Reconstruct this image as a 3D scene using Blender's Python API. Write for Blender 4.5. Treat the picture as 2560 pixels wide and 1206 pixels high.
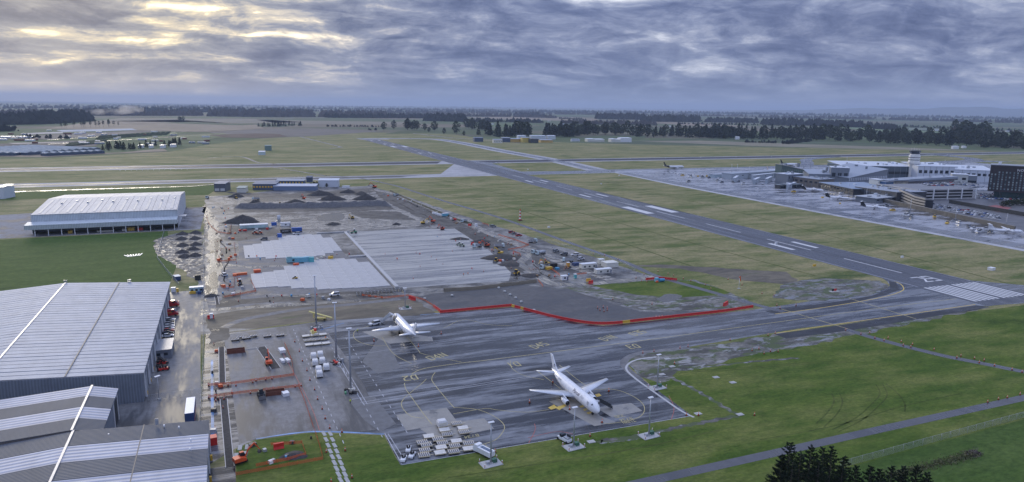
import bpy, bmesh, math, random
from math import sin, cos, pi, radians, hypot, atan2, sqrt
from mathutils import Vector, Matrix
random.seed(7)
S = bpy.context.scene
for o in list(bpy.data.objects): bpy.data.objects.remove(o)
COL = S.collection
# ------------------------------------------------------------------ camera
FPX, CH, PITCH, ROLL, YAW, CX, CY = 1767.86, 102.83, 0.1882, 0.0141, 0.3844, -402.9, -250.48
FWD = Vector((sin(YAW)*cos(PITCH), cos(YAW)*cos(PITCH), -sin(PITCH)))
RGT0 = Vector((cos(YAW), -sin(YAW), 0)); UP0 = RGT0.cross(FWD)
RGT = RGT0*cos(ROLL)+UP0*sin(ROLL); UPV = -RGT0*sin(ROLL)+UP0*cos(ROLL)
CAM = Vector((CX, CY, CH))
cd = bpy.data.cameras.new('camera'); cam = bpy.data.objects.new('camera', cd); COL.objects.link(cam)
cd.sensor_width = 36.0; cd.lens = FPX/2560*36.0; cd.clip_start = 1.0; cd.clip_end = 120000
m3 = Matrix((RGT, UPV, -FWD)).transposed()
cam.matrix_world = Matrix.Translation(CAM) @ m3.to_4x4()
S.camera = cam
def G(x, y, z=0.0):
    """the place on level z that the surveyed photo position (x, y) looks at"""
    d = FWD + RGT*((x-1280)/FPX) - UPV*((y-603)/FPX)
    t = (z-CH)/d.z
    return CAM + d*t
def HT(x, y, ty):
    """height of a thing standing at survey position (x, y) whose top shows at ty"""
    p = G(x, y); lo, hi = 0., 120.
    for _ in range(40):
        m = (lo+hi)/2; d = Vector((p.x, p.y, m))-CAM; yy = 603-FPX*(d.dot(UPV))/d.dot(FWD)
        if yy > ty: lo = m
        else: hi = m
    return lo
# ------------------------------------------------------------------ sky, sun, exposure
SUN_AZ, SUN_EL = radians(-12.0), radians(14.0)          # azimuth from +Y towards +X
SUND = Vector((sin(SUN_AZ)*cos(SUN_EL), cos(SUN_AZ)*cos(SUN_EL), sin(SUN_EL)))
class NT:
    def __init__(s, tree): s.t = tree; s.n = tree.nodes; s.l = tree.links; s.n.clear()
    def add(s, kind, **kw):
        nd = s.n.new(kind)
        for k, v in kw.items(): setattr(nd, k, v)
        return nd
    def put(s, sock, v):
        if isinstance(v, bpy.types.NodeSocket): s.l.new(v, sock)
        elif v is not None:
            if sock.type == 'RGBA' and len(v) == 3: v = (*v, 1)
            sock.default_value = v
    def math(s, op, a, b=None, c=None, clamp=False):
        nd = s.add('ShaderNodeMath', operation=op, use_clamp=clamp)
        for i, v in enumerate((a, b, c)):
            if v is not None: s.put(nd.inputs[i], v)
        return nd.outputs[0]
    def vmath(s, op, a, b=None, out=0):
        nd = s.add('ShaderNodeVectorMath', operation=op); s.put(nd.inputs[0], a)
        if b is not None: s.put(nd.inputs[1], b)
        return nd.outputs[out]
    def mix(s, f, a, b, blend='MIX'):
        nd = s.add('ShaderNodeMix', data_type='RGBA', blend_type=blend)
        s.put(nd.inputs[0], f); s.put(nd.inputs[6], a); s.put(nd.inputs[7], b); return nd.outputs[2]
    def ramp(s, f, stops, interp='LINEAR'):
        nd = s.add('ShaderNodeValToRGB'); cr = nd.color_ramp; cr.interpolation = interp
        while len(cr.elements) < len(stops): cr.elements.new(0.5)
        for e, (p, c) in zip(cr.elements, stops):
            e.position = p; e.color = (c, c, c, 1) if isinstance(c, (int, float)) else (*c, 1)
        s.put(nd.inputs[0], f); return nd.outputs[0]
    def map(s, v, scale=(1, 1, 1), loc=(0, 0, 0), rot=(0, 0, 0)):
        nd = s.add('ShaderNodeMapping'); s.put(nd.inputs[0], v)
        nd.inputs[1].default_value = loc; nd.inputs[2].default_value = rot; nd.inputs[3].default_value = scale
        return nd.outputs[0]
    def noise(s, v, scale=1, detail=4, rough=.55, dist=0, col=False):
        nd = s.add('ShaderNodeTexNoise'); s.put(nd.inputs['Vector'], v)
        nd.inputs['Scale'].default_value = scale; nd.inputs['Detail'].default_value = detail
        nd.inputs['Roughness'].default_value = rough; nd.inputs['Distortion'].default_value = dist
        return nd.outputs[1 if col else 0]
    def voro(s, v, scale=1, out=1, feature='F1'):
        nd = s.add('ShaderNodeTexVoronoi', feature=feature); s.put(nd.inputs['Vector'], v)
        nd.inputs['Scale'].default_value = scale; return nd.outputs[out]
    def sep(s, v): nd = s.add('ShaderNodeSeparateXYZ'); s.put(nd.inputs[0], v); return nd.outputs
    def comb(s, x, y, z):
        nd = s.add('ShaderNodeCombineXYZ'); s.put(nd.inputs[0], x); s.put(nd.inputs[1], y); s.put(nd.inputs[2], z); return nd.outputs[0]
    def range(s, v, a, b, c=0., d=1.):
        nd = s.add('ShaderNodeMapRange'); s.put(nd.inputs[0], v)
        for i, q in enumerate((a, b, c, d)): nd.inputs[i+1].default_value = q
        return nd.outputs[0]
W = bpy.data.worlds.new('World'); S.world = W; W.use_nodes = True
w = NT(W.node_tree)
D = w.add('ShaderNodeTexCoord').outputs['Generated']
x_, y_, z_ = w.sep(D)
sky = w.add('ShaderNodeTexSky', sky_type='NISHITA', sun_disc=False)
sky.sun_elevation = SUN_EL; sky.sun_rotation = SUN_AZ; sky.altitude = 40; sky.dust_density = 1.5
zc = w.math('MAXIMUM', z_, 0.0)
inv = w.math('DIVIDE', 1.0, w.math('ADD', zc, 0.17))
pl = w.comb(w.math('MULTIPLY', x_, inv), w.math('MULTIPLY', y_, inv), 0.0)     # layer of cloud overhead, seen in perspective
warp = w.vmath('ADD', pl, w.vmath('MULTIPLY', w.vmath('SUBTRACT', w.noise(pl, 1.3, 4, .6, col=True), (.5, .5, .5)), (.9, .8, 0)))
n1 = w.noise(w.map(warp, (1.15, 1.9, 1), rot=(0, 0, radians(12))), 1.0, 10, .62)
n2 = w.noise(w.map(warp, (3.2, 4.6, 1), (7, 3, 0), (0, 0, radians(10))), 1.0, 9, .66)
nb = w.noise(w.map(pl, (.35, .45, 1), (3.1, 8.2, 0)), 1.0, 3, .5)
n3 = w.noise(w.map(D, (10, 10, 27), (1, 5, 2)), 1.0, 10, .64, .6)                            # heaped cloud, seen edge on
dens = w.math('ADD', w.math('ADD', w.math('MULTIPLY', n1, .36), w.math('MULTIPLY', n3, .34)), w.math('ADD', w.math('MULTIPLY', n2, .20), w.math('MULTIPLY', nb, .12)))
def skydir(az, el): return (sin(az)*cos(el), cos(az)*cos(el), sin(el))
def opening(az, el, wid, hgt, depth):
    """a break in the cloud round one direction"""
    dv = w.vmath('MULTIPLY', w.vmath('SUBTRACT', D, skydir(radians(az), radians(el))), (1/wid, 1/wid, 1/hgt))
    return w.math('MULTIPLY', w.range(w.vmath('LENGTH', dv, None, 1), 1.0, .1), depth)
dens = w.math('ADD', w.math('MULTIPLY', w.math('SUBTRACT', dens, .5), 1.75), .5)
for o_ in (opening(30, 8.6, .10, .022, .46), opening(-9, 4.2, .16, .014, .17), opening(-14, 2.5, .14, .008, .12), opening(-3, 6.6, .07, .006, .12), opening(6, 5.0, .09, .006, .10), opening(2, 3.0, .12, .005, .10)): dens = w.math('SUBTRACT', dens, o_)
sd = w.vmath('DOT_PRODUCT', D, tuple(SUND), 1)
glow = w.math('POWER', w.math('MAXIMUM', sd, 0.0), 15.0)
glow2 = w.math('POWER', w.math('MAXIMUM', sd, 0.0), 60.0)
cloud = w.ramp(dens, [(.30, (.52, .54, .60)), (.39, (.29, .315, .40)), (.48, (.165, .194, .290)), (.58, (.096, .120, .208)), (.70, (.050, .068, .138))])
warmc = w.ramp(dens, [(.31, (1.6, 1.28, .74)), (.39, (.62, .53, .38)), (.48, (.255, .255, .27)), (.60, (.125, .135, .175)), (.72, (.068, .078, .118))])
cl = w.mix(w.range(glow, .03, .70), cloud, warmc)
gap = w.range(dens, .285, .22)                                            # open sky in the widest gaps
skyc = w.vmath('MULTIPLY', sky.outputs[0], (.10, .10, .10))
cl = w.mix(gap, cl, w.vmath('ADD', skyc, (.16, .22, .34)))
# towards the horizon the deck thickens into even bluish grey, warm on the sun's side
hz = w.mix(w.range(glow, .10, .85), (.172, .208, .310), (.56, .47, .36))
cl = w.mix(w.ramp(zc, [(.0, .90), (.014, .66), (.04, .22), (.085, 0.)]), cl, hz)
ov = w.math('ADD', 1.0, w.math('MULTIPLY', w.math('MAXIMUM', w.math('SUBTRACT', zc, .10), 0.0), 2.6))          # overcast sky: brighter overhead
cl = w.vmath('MULTIPLY', cl, w.comb(ov, ov, ov))
cl = w.vmath('ADD', cl, w.vmath('MULTIPLY', w.comb(glow2, glow2, glow2), (.16, .12, .06)))
bg = w.add('ShaderNodeBackground'); w.put(bg.inputs[0], cl); bg.inputs[1].default_value = 1.0
wo = w.add('ShaderNodeOutputWorld'); w.l.new(bg.outputs[0], wo.inputs[0])
sl = bpy.data.lights.new('sun', 'SUN'); so = bpy.data.objects.new('sun', sl); COL.objects.link(so)
sl.energy = 0.8; sl.angle = radians(18); sl.color = (1, .90, .74)
so.rotation_euler = SUND.to_track_quat('Z', 'Y').to_euler()
S.view_settings.view_transform = 'Standard'; S.view_settings.look = 'None'
S.view_settings.exposure = 0.70; S.view_settings.gamma = 1.0; S.view_settings.use_curve_mapping = False
S.render.engine = 'CYCLES'
S.cycles.use_denoising = True; S.cycles.max_bounces = 5; S.cycles.diffuse_bounces = 2; S.cycles.glossy_bounces = 3
S.cycles.transparent_max_bounces = 8; S.cycles.volume_bounces = 0; S.cycles.sample_clamp_indirect = 4.0
# ------------------------------------------------------------------ materials
MATS = {}
def newmat(name):
    m = bpy.data.materials.new(name); m.use_nodes = True; n = NT(m.node_tree)
    out = n.add('ShaderNodeOutputMaterial'); b = n.add('ShaderNodeBsdfPrincipled')
    n.l.new(b.outputs[0], out.inputs[0]); n.b = b; n.out = out; MATS[name] = m
    n.co = n.add('ShaderNodeTexCoord').outputs['Object']
    return m, n
def rgbm(n, col, v=.12, scale=1.5, detail=4, mp=(1, 1, 1)):
    f = n.noise(n.map(n.co, mp), scale, detail, .6)
    lo = tuple(c*(1-v) for c in col); hi = tuple(c*(1+v) for c in col)
    return n.ramp(f, [(.3, lo), (.7, hi)])
def M(name, col=None, rough=.55, metal=0., v=.10, scale=2.0, spec=.5, mp=(1, 1, 1), alpha=None, coat=0.):
    if name in MATS: return MATS[name]
    m, n = newmat(name); b = n.b
    n.put(b.inputs['Base Color'], rgbm(n, col, v, scale, 4, mp) if v else col)
    b.inputs['Metallic'].default_value = metal; b.inputs['Specular IOR Level'].default_value = spec
    n.put(b.inputs['Roughness'], n.range(n.noise(n.co, scale*1.7, 3), .25, .75, rough*.8, min(1, rough*1.2)))
    if coat: b.inputs['Coat Weight'].default_value = coat
    if alpha is not None: b.inputs['Alpha'].default_value = alpha
    return m
# ------------------------------------------------------------------ mesh building
class B:
    """collects faces of one part; build() makes one mesh from them"""
    def __init__(s): s.v = []; s.f = []; s.m = []; s.smooth = []; s.mi = 0; s.sm = False; s.T = None
    def pts(s, ps):
        i = len(s.v)
        s.v += [tuple(s.T @ Vector(p)) if s.T else tuple(p) for p in ps]; return i
    def face(s, idx): s.f.append(tuple(idx)); s.m.append(s.mi); s.smooth.append(s.sm)
    def poly(s, ps): i = s.pts(ps); s.face(range(i, i+len(ps)))
    def box(s, c, d, rz=0., taper=(1, 1), sh=(0, 0)):
        """box with centre of base c, dimensions d; top scaled by taper and moved by sh"""
        cx, cy, cz = c; dx, dy, dz = d[0]/2, d[1]/2, d[2]; ca, sa = cos(rz), sin(rz); ps = []
        for z, tx, ty, ox, oy in ((0, 1, 1, 0, 0), (dz, taper[0], taper[1], sh[0], sh[1])):
            for a, b in ((-1, -1), (1, -1), (1, 1), (-1, 1)):
                x, y = a*dx*tx+ox, b*dy*ty+oy; ps.append((cx+x*ca-y*sa, cy+x*sa+y*ca, cz+z))
        i = s.pts(ps)
        for q in ((3, 2, 1, 0), (4, 5, 6, 7), (0, 1, 5, 4), (1, 2, 6, 5), (2, 3, 7, 6), (3, 0, 4, 7)): s.face([i+k for k in q])
    def prism(s, ps, d):
        """extrude polygon ps (list of 3d points) along vector d"""
        n = len(ps); i = s.pts(ps); j = s.pts([(p[0]+d[0], p[1]+d[1], p[2]+d[2]) for p in ps])
        s.face(range(i+n-1, i-1, -1)); s.face(range(j, j+n))
        for k in range(n): s.face((i+k, i+(k+1) % n, j+(k+1) % n, j+k))
    def tube(s, a, b, r0, r1=None, n=8, caps=True):
        a, b = Vector(a), Vector(b); r1 = r0 if r1 is None else r1; d = (b-a).normalized()
        u = d.orthogonal().normalized(); v = d.cross(u)
        i = s.pts([a+(u*cos(2*pi*k/n)+v*sin(2*pi*k/n))*r0 for k in range(n)])
        j = s.pts([b+(u*cos(2*pi*k/n)+v*sin(2*pi*k/n))*r1 for k in range(n)])
        t = s.sm; s.sm = True
        for k in range(n): s.face((i+k, i+(k+1) % n, j+(k+1) % n, j+k))
        s.sm = t
        if caps: s.face(range(i+n-1, i-1, -1)); s.face(range(j, j+n))
    def rings(s, rings, closed=True, cap=(True, True)):
        """skin a list of rings (each a list of points)"""
        n = len(rings[0]); ids = [s.pts(r) for r in rings]; t = s.sm; s.sm = True
        for a, b in zip(ids, ids[1:]):
            for k in range(n if closed else n-1): s.face((a+k, a+(k+1) % n, b+(k+1) % n, b+k))
        s.sm = t
        if cap[0]: s.face(range(ids[0]+n-1, ids[0]-1, -1))
        if cap[1]: s.face(range(ids[-1], ids[-1]+n))
    def data(s, name, mats):
        me = bpy.data.meshes.new(name); me.from_pydata(s.v, [], s.f)
        for m in (mats if isinstance(mats, (list, tuple)) else [mats]): me.materials.append(m)
        me.polygons.foreach_set('material_index', s.m); me.polygons.foreach_set('use_smooth', s.smooth)
        me.update(); return me
    def build(s, name, mats, parent=None, **kw): return link(name, s.data(name, mats), parent, **kw)
def link(name, me, parent=None, loc=None, rz=0., label=None, cat=None, group=None, kind=None, sc=None):
    o = bpy.data.objects.new(name, me); COL.objects.link(o)
    if parent is not None: o.parent = parent
    if loc is not None: o.location = loc
    if rz: o.rotation_euler = (0, 0, rz)
    if sc is not None: o.scale = sc if isinstance(sc, (tuple, list)) else (sc, sc, sc)
    if label: o['label'] = label
    if cat: o['category'] = cat
    if group: o['group'] = group
    if kind: o['kind'] = kind
    return o
def empty(name, loc, rz=0., label=None, cat=None, group=None, sc=None):
    return link(name, None, None, loc, rz, label, cat, group, None, sc)
class Proto:
    """a kind of thing: named parts with shared mesh data (part = (name, mesh, [sub-parts]))"""
    def __init__(s, name, cat, parts): s.name = name; s.cat = cat; s.parts = parts
    def put(s, loc, rz, label, group=None, sc=None, paint=None, skip=(), name=None, cat=None):
        o = empty(name or s.name, loc, rz, label, cat or s.cat, group, sc)
        for nm, me, subs in s.parts:
            if nm in skip: continue
            c = link(nm, me, o)
            if paint and nm in paint: c.material_slots[0].link = 'OBJECT'; c.material_slots[0].material = paint[nm]
            for n2, m2 in subs: link(n2, m2, c)
        return o
ORD = 'first second third fourth fifth sixth seventh eighth ninth tenth eleventh twelfth thirteenth fourteenth fifteenth sixteenth seventeenth eighteenth nineteenth twentieth'.split()
def ordn(i):
    if i < 20: return ORD[i]
    if i == 99: return 'hundredth'
    if i > 99: return 'hundred-and-'+ordn(i-100)
    t = ['twenty', 'thirty', 'forty', 'fifty', 'sixty', 'seventy', 'eighty', 'ninety', 'hundred'][(i+1)//10-2]
    r = (i+1) % 10
    return (t + '-' + ORD[r-1]) if r else t.replace('ty', 'tieth')
def jag(ps, step, amp, seed=1):
    """irregular outline along a polygon"""
    r = random.Random(seed); out = []
    for a, b in zip(ps, ps[1:]+ps[:1]):
        L = hypot(b[0]-a[0], b[1]-a[1]); k = max(1, int(L/step))
        nx, ny = -(b[1]-a[1])/max(L, .01), (b[0]-a[0])/max(L, .01)
        for i in range(k):
            t = i/k; d = r.uniform(-amp, amp)
            out.append((a[0]+(b[0]-a[0])*t+nx*d, a[1]+(b[1]-a[1])*t+ny*d))
    return out
def smoothpath(ps, n=8):
    out = []; P = [ps[0]]+list(ps)+[ps[-1]]
    for i in range(1, len(P)-2):
        for k in range(n):
            t = k/n; a, b, c, d = P[i-1], P[i], P[i+1], P[i+2]
            out.append(tuple(.5*(2*b[j]+(c[j]-a[j])*t+(2*a[j]-5*b[j]+4*c[j]-d[j])*t*t+(3*b[j]-a[j]-3*c[j]+d[j])*t**3) for j in (0, 1)))
    out.append(tuple(ps[-1][:2])); return out
def px(ps, z=0.): return [tuple(G(x, y, z)[:2]) for x, y in ps]
def sheet(name, ps, mat, z, cut=60., kind='structure', parent=None, label=None, cat=None, group=None):
    """flat surface from a world outline, diced so that no triangle is huge"""
    bm = bmesh.new(); vs = [bm.verts.new((p[0], p[1], z)) for p in ps]; bm.faces.new(vs); bm.normal_update()
    bmesh.ops.triangulate(bm, faces=bm.faces[:])
    if cut:
        xs = [p[0] for p in ps]; ys = [p[1] for p in ps]
        for ax, lo, hi in ((0, min(xs), max(xs)), (1, min(ys), max(ys))):
            k = int((hi-lo)/cut)
            for i in range(1, min(k, 60)+1):
                co = [0, 0, 0]; co[ax] = lo+(hi-lo)*i/(min(k, 60)+1); no = [0, 0, 0]; no[ax] = 1
                bmesh.ops.bisect_plane(bm, geom=bm.verts[:]+bm.edges[:]+bm.faces[:], plane_co=co, plane_no=no)
    bmesh.ops.recalc_face_normals(bm, faces=bm.faces[:])
    for f in bm.faces:
        if f.normal.z < 0: f.normal_flip()
    me = bpy.data.meshes.new(name); bm.to_mesh(me); bm.free(); me.materials.append(mat)
    return link(name, me, parent, label=label, cat=cat, group=group, kind=kind)
def ribbon(name, path, wdt, mat, z, kind='structure', parent=None, wd2=None):
    b = B(); L = []; R = []
    for i, p in enumerate(path):
        a = path[max(0, i-1)]; c = path[min(len(path)-1, i+1)]; l = hypot(c[0]-a[0], c[1]-a[1]) or 1
        nx, ny = -(c[1]-a[1])/l, (c[0]-a[0])/l; hw = (wdt+((wd2-wdt)*i/(len(path)-1) if wd2 else 0))/2
        L.append((p[0]+nx*hw, p[1]+ny*hw, z)); R.append((p[0]-nx*hw, p[1]-ny*hw, z))
    il = b.pts(L); ir = b.pts(R)
    for i in range(len(path)-1): b.face((ir+i, ir+i+1, il+i+1, il+i))
    return b.build(name, mat, parent, kind=kind)
def strip(bb, a, c, wdt, z):
    """one painted line on builder bb"""
    l = hypot(c[0]-a[0], c[1]-a[1]) or 1; nx, ny = -(c[1]-a[1])/l*wdt/2, (c[0]-a[0])/l*wdt/2
    bb.poly([(a[0]-nx, a[1]-ny, z), (c[0]-nx, c[1]-ny, z), (c[0]+nx, c[1]+ny, z), (a[0]+nx, a[1]+ny, z)])
def polyline(bb, path, wdt, z):
    for a, c in zip(path, path[1:]): strip(bb, a, c, wdt, z)
def rect(x0, y0, x1, y1): return [(x0, y0), (x1, y0), (x1, y1), (x0, y1)]
# ------------------------------------------------------------------ ground materials
def grass(name, g0, g1, tan, dark, tanpos=(.48, .62), stretch=(.006, .016), fine=1.0):
    m, n = newmat(name); c = n.co
    big = n.noise(n.map(c, (stretch[0], stretch[1], 1), (3, 5, 0), (0, 0, radians(4))), 1, 6, .62)
    mid = n.noise(n.map(c, (.03, .10, 1), rot=(0, 0, radians(-6))), 1, 5, .65)
    fin = n.noise(n.map(c, (.5, .9, 1)), fine, 6, .7)
    col = n.mix(n.ramp(mid, [(.35, 0.), (.65, 1.)]), g0, g1)
    t = n.math('ADD', n.math('MULTIPLY', big, .62), n.math('MULTIPLY', mid, .38))
    col = n.mix(n.ramp(t, [(tanpos[0], 0.), (tanpos[1], 1.)]), col, tan)
    col = n.mix(n.ramp(n.noise(n.map(c, (.012, .03, 1), (9, 1, 0)), 1, 4, .6), [(.60, 0.), (.70, .8)]), col, dark)
    col = n.mix(n.range(fin, .30, .70), n.vmath('MULTIPLY', col, (.62, .66, .62)), n.vmath('MULTIPLY', col, (1.30, 1.28, 1.25)))
    tus = n.noise(n.map(c, (.16, .28, 1), (4, 2, 0), (0, 0, .5)), 1, 7, .75)
    col = n.mix(n.range(tus, .30, .70), n.vmath('MULTIPLY', col, (.74, .78, .74)), n.vmath('MULTIPLY', col, (1.22, 1.20, 1.15)))
    n.put(n.b.inputs['Base Color'], col); n.b.inputs['Roughness'].default_value = .9; n.b.inputs['Specular IOR Level'].default_value = .12
    bp = n.add('ShaderNodeBump'); bp.inputs['Strength'].default_value = .5; bp.inputs['Distance'].default_value = .3
    n.put(bp.inputs['Height'], n.noise(n.map(c, (.8, .8, 1)), 1.2, 5, .7)); n.put(n.b.inputs['Normal'], bp.outputs[0])
    return m
def wet(name, dry, damp, lo=.45, hi=.60, mp=(.02, .16, 1), rot=0., rd=.55, rw=.10, crack=0., grime=.25, spec=.5, fs=.35):
    """paved or muddy surface with standing water films: lo..hi sets how much of it is wet"""
    m, n = newmat(name); c = n.co
    f = n.noise(n.map(c, mp, (2, 6, 0), (0, 0, rot)), 1, 7, .62, .25)
    f2 = n.noise(n.map(c, (mp[0]*4, mp[1]*2.2, 1), (5, 1, 0), (0, 0, rot)), 1, 6, .65)
    k = n.math('ADD', n.math('MULTIPLY', f, .65), n.math('MULTIPLY', f2, .35))
    wetf = n.ramp(k, [(lo, 0.), (hi, 1.)], 'EASE')
    gr = n.noise(n.map(c, (fs, fs, 1)), 1, 7, .7)
    d0 = n.mix(n.range(gr, .25, .75), tuple(q*(1-grime) for q in dry), tuple(q*(1+grime) for q in dry))
    fin = n.noise(c, 1.6, 5, .7)
    d0 = n.mix(n.range(fin, .2, .8), n.vmath('MULTIPLY', d0, (.86, .86, .86)), n.vmath('MULTIPLY', d0, (1.14, 1.14, 1.14)))
    n.put(n.b.inputs['Base Color'], n.mix(wetf, d0, damp))
    n.put(n.b.inputs['Roughness'], n.math('ADD', n.math('MULTIPLY', n.math('SUBTRACT', 1.0, wetf), rd-rw), rw))
    n.b.inputs['Specular IOR Level'].default_value = spec
    bp = n.add('ShaderNodeBump'); bp.inputs['Distance'].default_value = .05
    n.put(bp.inputs['Strength'], n.math('MULTIPLY', n.math('SUBTRACT', 1.0, wetf), .6)); n.put(bp.inputs['Height'], fin); n.put(n.b.inputs['Normal'], bp.outputs[0])
    return m
def mud(name, c0, c1, puddle=(.035, .03, .025), lo=.56, hi=.62, scale=.09, mp=(1, 1, 1), green=None, rd=.75, rot=0., rp=.06):
    m, n = newmat(name); c = n.map(n.co, mp, rot=(0, 0, rot))
    a = n.noise(c, scale*.6, 8, .68, .4); bb = n.noise(c, scale*3.2, 7, .72); p = n.noise(n.map(c, (1, 1, 1), (31, 17, 0)), scale*1.3, 9, .70, .5)
    col = n.mix(n.ramp(a, [(.42, 0.), (.58, 1.)]), c0, c1)
    col = n.mix(n.range(bb, .30, .70), n.vmath('MULTIPLY', col, (.50, .50, .50)), n.vmath('MULTIPLY', col, (1.55, 1.53, 1.48)))
    if green: col = n.mix(n.ramp(n.noise(n.map(c, (1, 1, 1), (3, 40, 0)), scale*.9, 7, .68), [(green[1], 0.), (green[1]+.05, 1.)]), col, green[0])
    wf = n.ramp(p, [(lo, 0.), (hi, 1.)])
    n.put(n.b.inputs['Base Color'], n.mix(wf, col, puddle))
    n.put(n.b.inputs['Roughness'], n.math('ADD', n.math('MULTIPLY', n.math('SUBTRACT', 1.0, wf), rd-rp), rp))
    bp = n.add('ShaderNodeBump'); bp.inputs['Distance'].default_value = .12
    n.put(bp.inputs['Strength'], n.math('MULTIPLY', n.math('SUBTRACT', 1.0, wf), .9)); n.put(bp.inputs['Height'], bb); n.put(n.b.inputs['Normal'], bp.outputs[0])
    return m
GRASS = grass('airfield_grass', (.105, .135, .045), (.185, .188, .080), (.31, .265, .150), (.055, .092, .028), (.42, .60), (.008, .022))
LUSH = grass('lush_grass', (.060, .104, .018), (.115, .152, .032), (.190, .192, .066), (.032, .060, .012), (.47, .70), (.02, .05), 1.2)
FIELD = grass('paddock_grass', (.056, .100, .022), (.084, .128, .034), (.115, .14, .05), (.040, .076, .018), (.60, .80), (.008, .05), .8)
RUNWAY = wet('runway_asphalt', (.048, .054, .072), (.030, .034, .046), .46, .60, (.16, .008, 1), 0., .50, .16, spec=.55)
RUN02 = wet('cross_runway_asphalt', (.052, .056, .074), (.036, .039, .052), .46, .60, (.006, .16, 1), 0., .75, .5, spec=.18)
SHOULDER = wet('pale_shoulder_concrete', (.42, .42, .43), (.25, .25, .265), .46, .60, (.02, .10, 1), 0., .85, .55, grime=.2, spec=.18)
TAXI = wet('taxiway_asphalt', (.19, .20, .225), (.035, .039, .05), .42, .57, (.012, .12, 1), radians(-3), .48, .10)
APRON = wet('apron_asphalt', (.215, .228, .252), (.020, .023, .030), .39, .555, (.012, .135, 1), radians(-7), .50, .16, grime=.3, spec=.36)
YARD = wet('yard_concrete', (.185, .185, .19), (.065, .067, .072), .45, .60, (.09, .022, 1), radians(8), .65, .40, grime=.35, spec=.3)
TAPRON = wet('terminal_apron', (.33, .34, .375), (.05, .055, .07), .44, .58, (.016, .05, 1), radians(-20), .40, .09, grime=.35)
PAD = wet('fresh_concrete_pad', (.40, .395, .37), (.17, .17, .172), .44, .60, (.010, .16, 1), radians(-1), .55, .12, grime=.12)
SLAB = wet('new_concrete_slab', (.43, .43, .435), (.18, .18, .185), .47, .62, (.05, .07, 1), 0., .55, .14, grime=.16)
ROAD = wet('service_road_asphalt', (.085, .088, .10), (.05, .053, .062), .44, .60, (.05, .02, 1), radians(0), .5, .12)
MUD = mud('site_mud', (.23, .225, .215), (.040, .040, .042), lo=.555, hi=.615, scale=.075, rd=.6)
SILT = mud('wet_silt', (.19, .185, .175), (.055, .053, .052), puddle=(.11, .105, .095), lo=.54, hi=.59, scale=.28, rd=.8, rp=.35)
SOIL = mud('churned_soil', (.082, .079, .075), (.028, .028, .029), lo=.60, hi=.66, scale=.12, rd=.7)
WETMUD = mud('waterlogged_mud', (.40, .375, .33), (.085, .08, .075), puddle=(.12, .11, .095), lo=.50, hi=.56, scale=.30, mp=(.6, 1.2, 1), rd=.65, rp=.16)
TRACKED = mud('tracked_mud', (.33, .305, .25), (.14, .13, .11), puddle=(.10, .09, .075), lo=.50, hi=.58, scale=.22, mp=(1, .16, 1), rd=.45)
BARE = mud('bare_earth', (.14, .12, .085), (.075, .066, .05), lo=.66, hi=.70, scale=.09, mp=(.35, 1, 1), green=((.07, .085, .03), .60))
MUDGRASS = mud('muddy_grass', (.17, .165, .15), (.055, .055, .048), puddle=(.20, .20, .20), lo=.54, hi=.58, scale=.16, mp=(.5, 1, 1), green=((.06, .085, .026), .50))
GRAVEL = wet('grey_gravel', (.17, .17, .175), (.085, .085, .09), .48, .60, (.06, .10, 1), 0., .75, .35, grime=.4, spec=.3)
DARKTAR = wet('fresh_dark_asphalt', (.034, .037, .044), (.014, .016, .021), .46, .62, (.03, .06, 1), 0., .6, .25, spec=.22)
EARTH = M('damp_dark_earth', (.062, .059, .058), .9, v=.35, scale=.9, spec=.2)
WHITEP = M('white_road_paint', (.60, .60, .60), .5, v=.10, scale=.4)
YELLOWP = M('yellow_road_paint', (.60, .43, .09), .5, v=.2, scale=.5)
PALEY = M('worn_yellow_paint', (.42, .36, .17), .5, v=.3, scale=.5)
REDP = M('red_road_paint', (.38, .09, .07), .5, v=.3, scale=.5)
BLUEP = M('blue_road_paint', (.13, .24, .42), .45, v=.75, scale=.12)
WATER = M('still_water', (.07, .065, .055), .22, v=.2, spec=.35)
# far plain: patchwork of paddocks
m_, n = newmat('plain_farmland'); PLAIN = m_
cell = n.voro(n.map(n.co, (1/900, 1/520, 1), rot=(0, 0, radians(9))), 1, 1)
cr_, cg_, cb_ = n.sep(cell)
col = n.ramp(cr_, [(0, (.11, .14, .07)), (.25, (.15, .145, .10)), (.45, (.19, .165, .12)), (.62, (.10, .125, .075)), (.8, (.135, .155, .08)), (1, (.08, .085, .06))], 'CONSTANT')
col = n.mix(n.range(n.noise(n.map(n.co, (.004, .012, 1)), 1, 6, .65), .3, .7), n.vmath('MULTIPLY', col, (.7, .7, .7)), n.vmath('MULTIPLY', col, (1.25, 1.25, 1.25)))
n.put(n.b.inputs['Base Color'], col); n.b.inputs['Roughness'].default_value = .95; n.b.inputs['Specular IOR Level'].default_value = .1
# ------------------------------------------------------------------ ground: one sheet to the horizon
def graded(lim, first, ratio):
    a = [0.]; s = first
    while a[-1] < lim: a.append(min(lim, a[-1]+s)); s *= ratio
    return [-q for q in a[:0:-1]]+a
b = B(); gx = graded(42000, 120, 1.16); gy = [q for q in graded(46000, 120, 1.16) if q > -3000]
b.pts([(x, y+300, 0) for y in gy for x in gx]); nx = len(gx)
for j in range(len(gy)-1):
    for i in range(nx-1): b.face((j*nx+i, j*nx+i+1, (j+1)*nx+i+1, (j+1)*nx+i))
b.build('ground', PLAIN, kind='structure')
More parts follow.
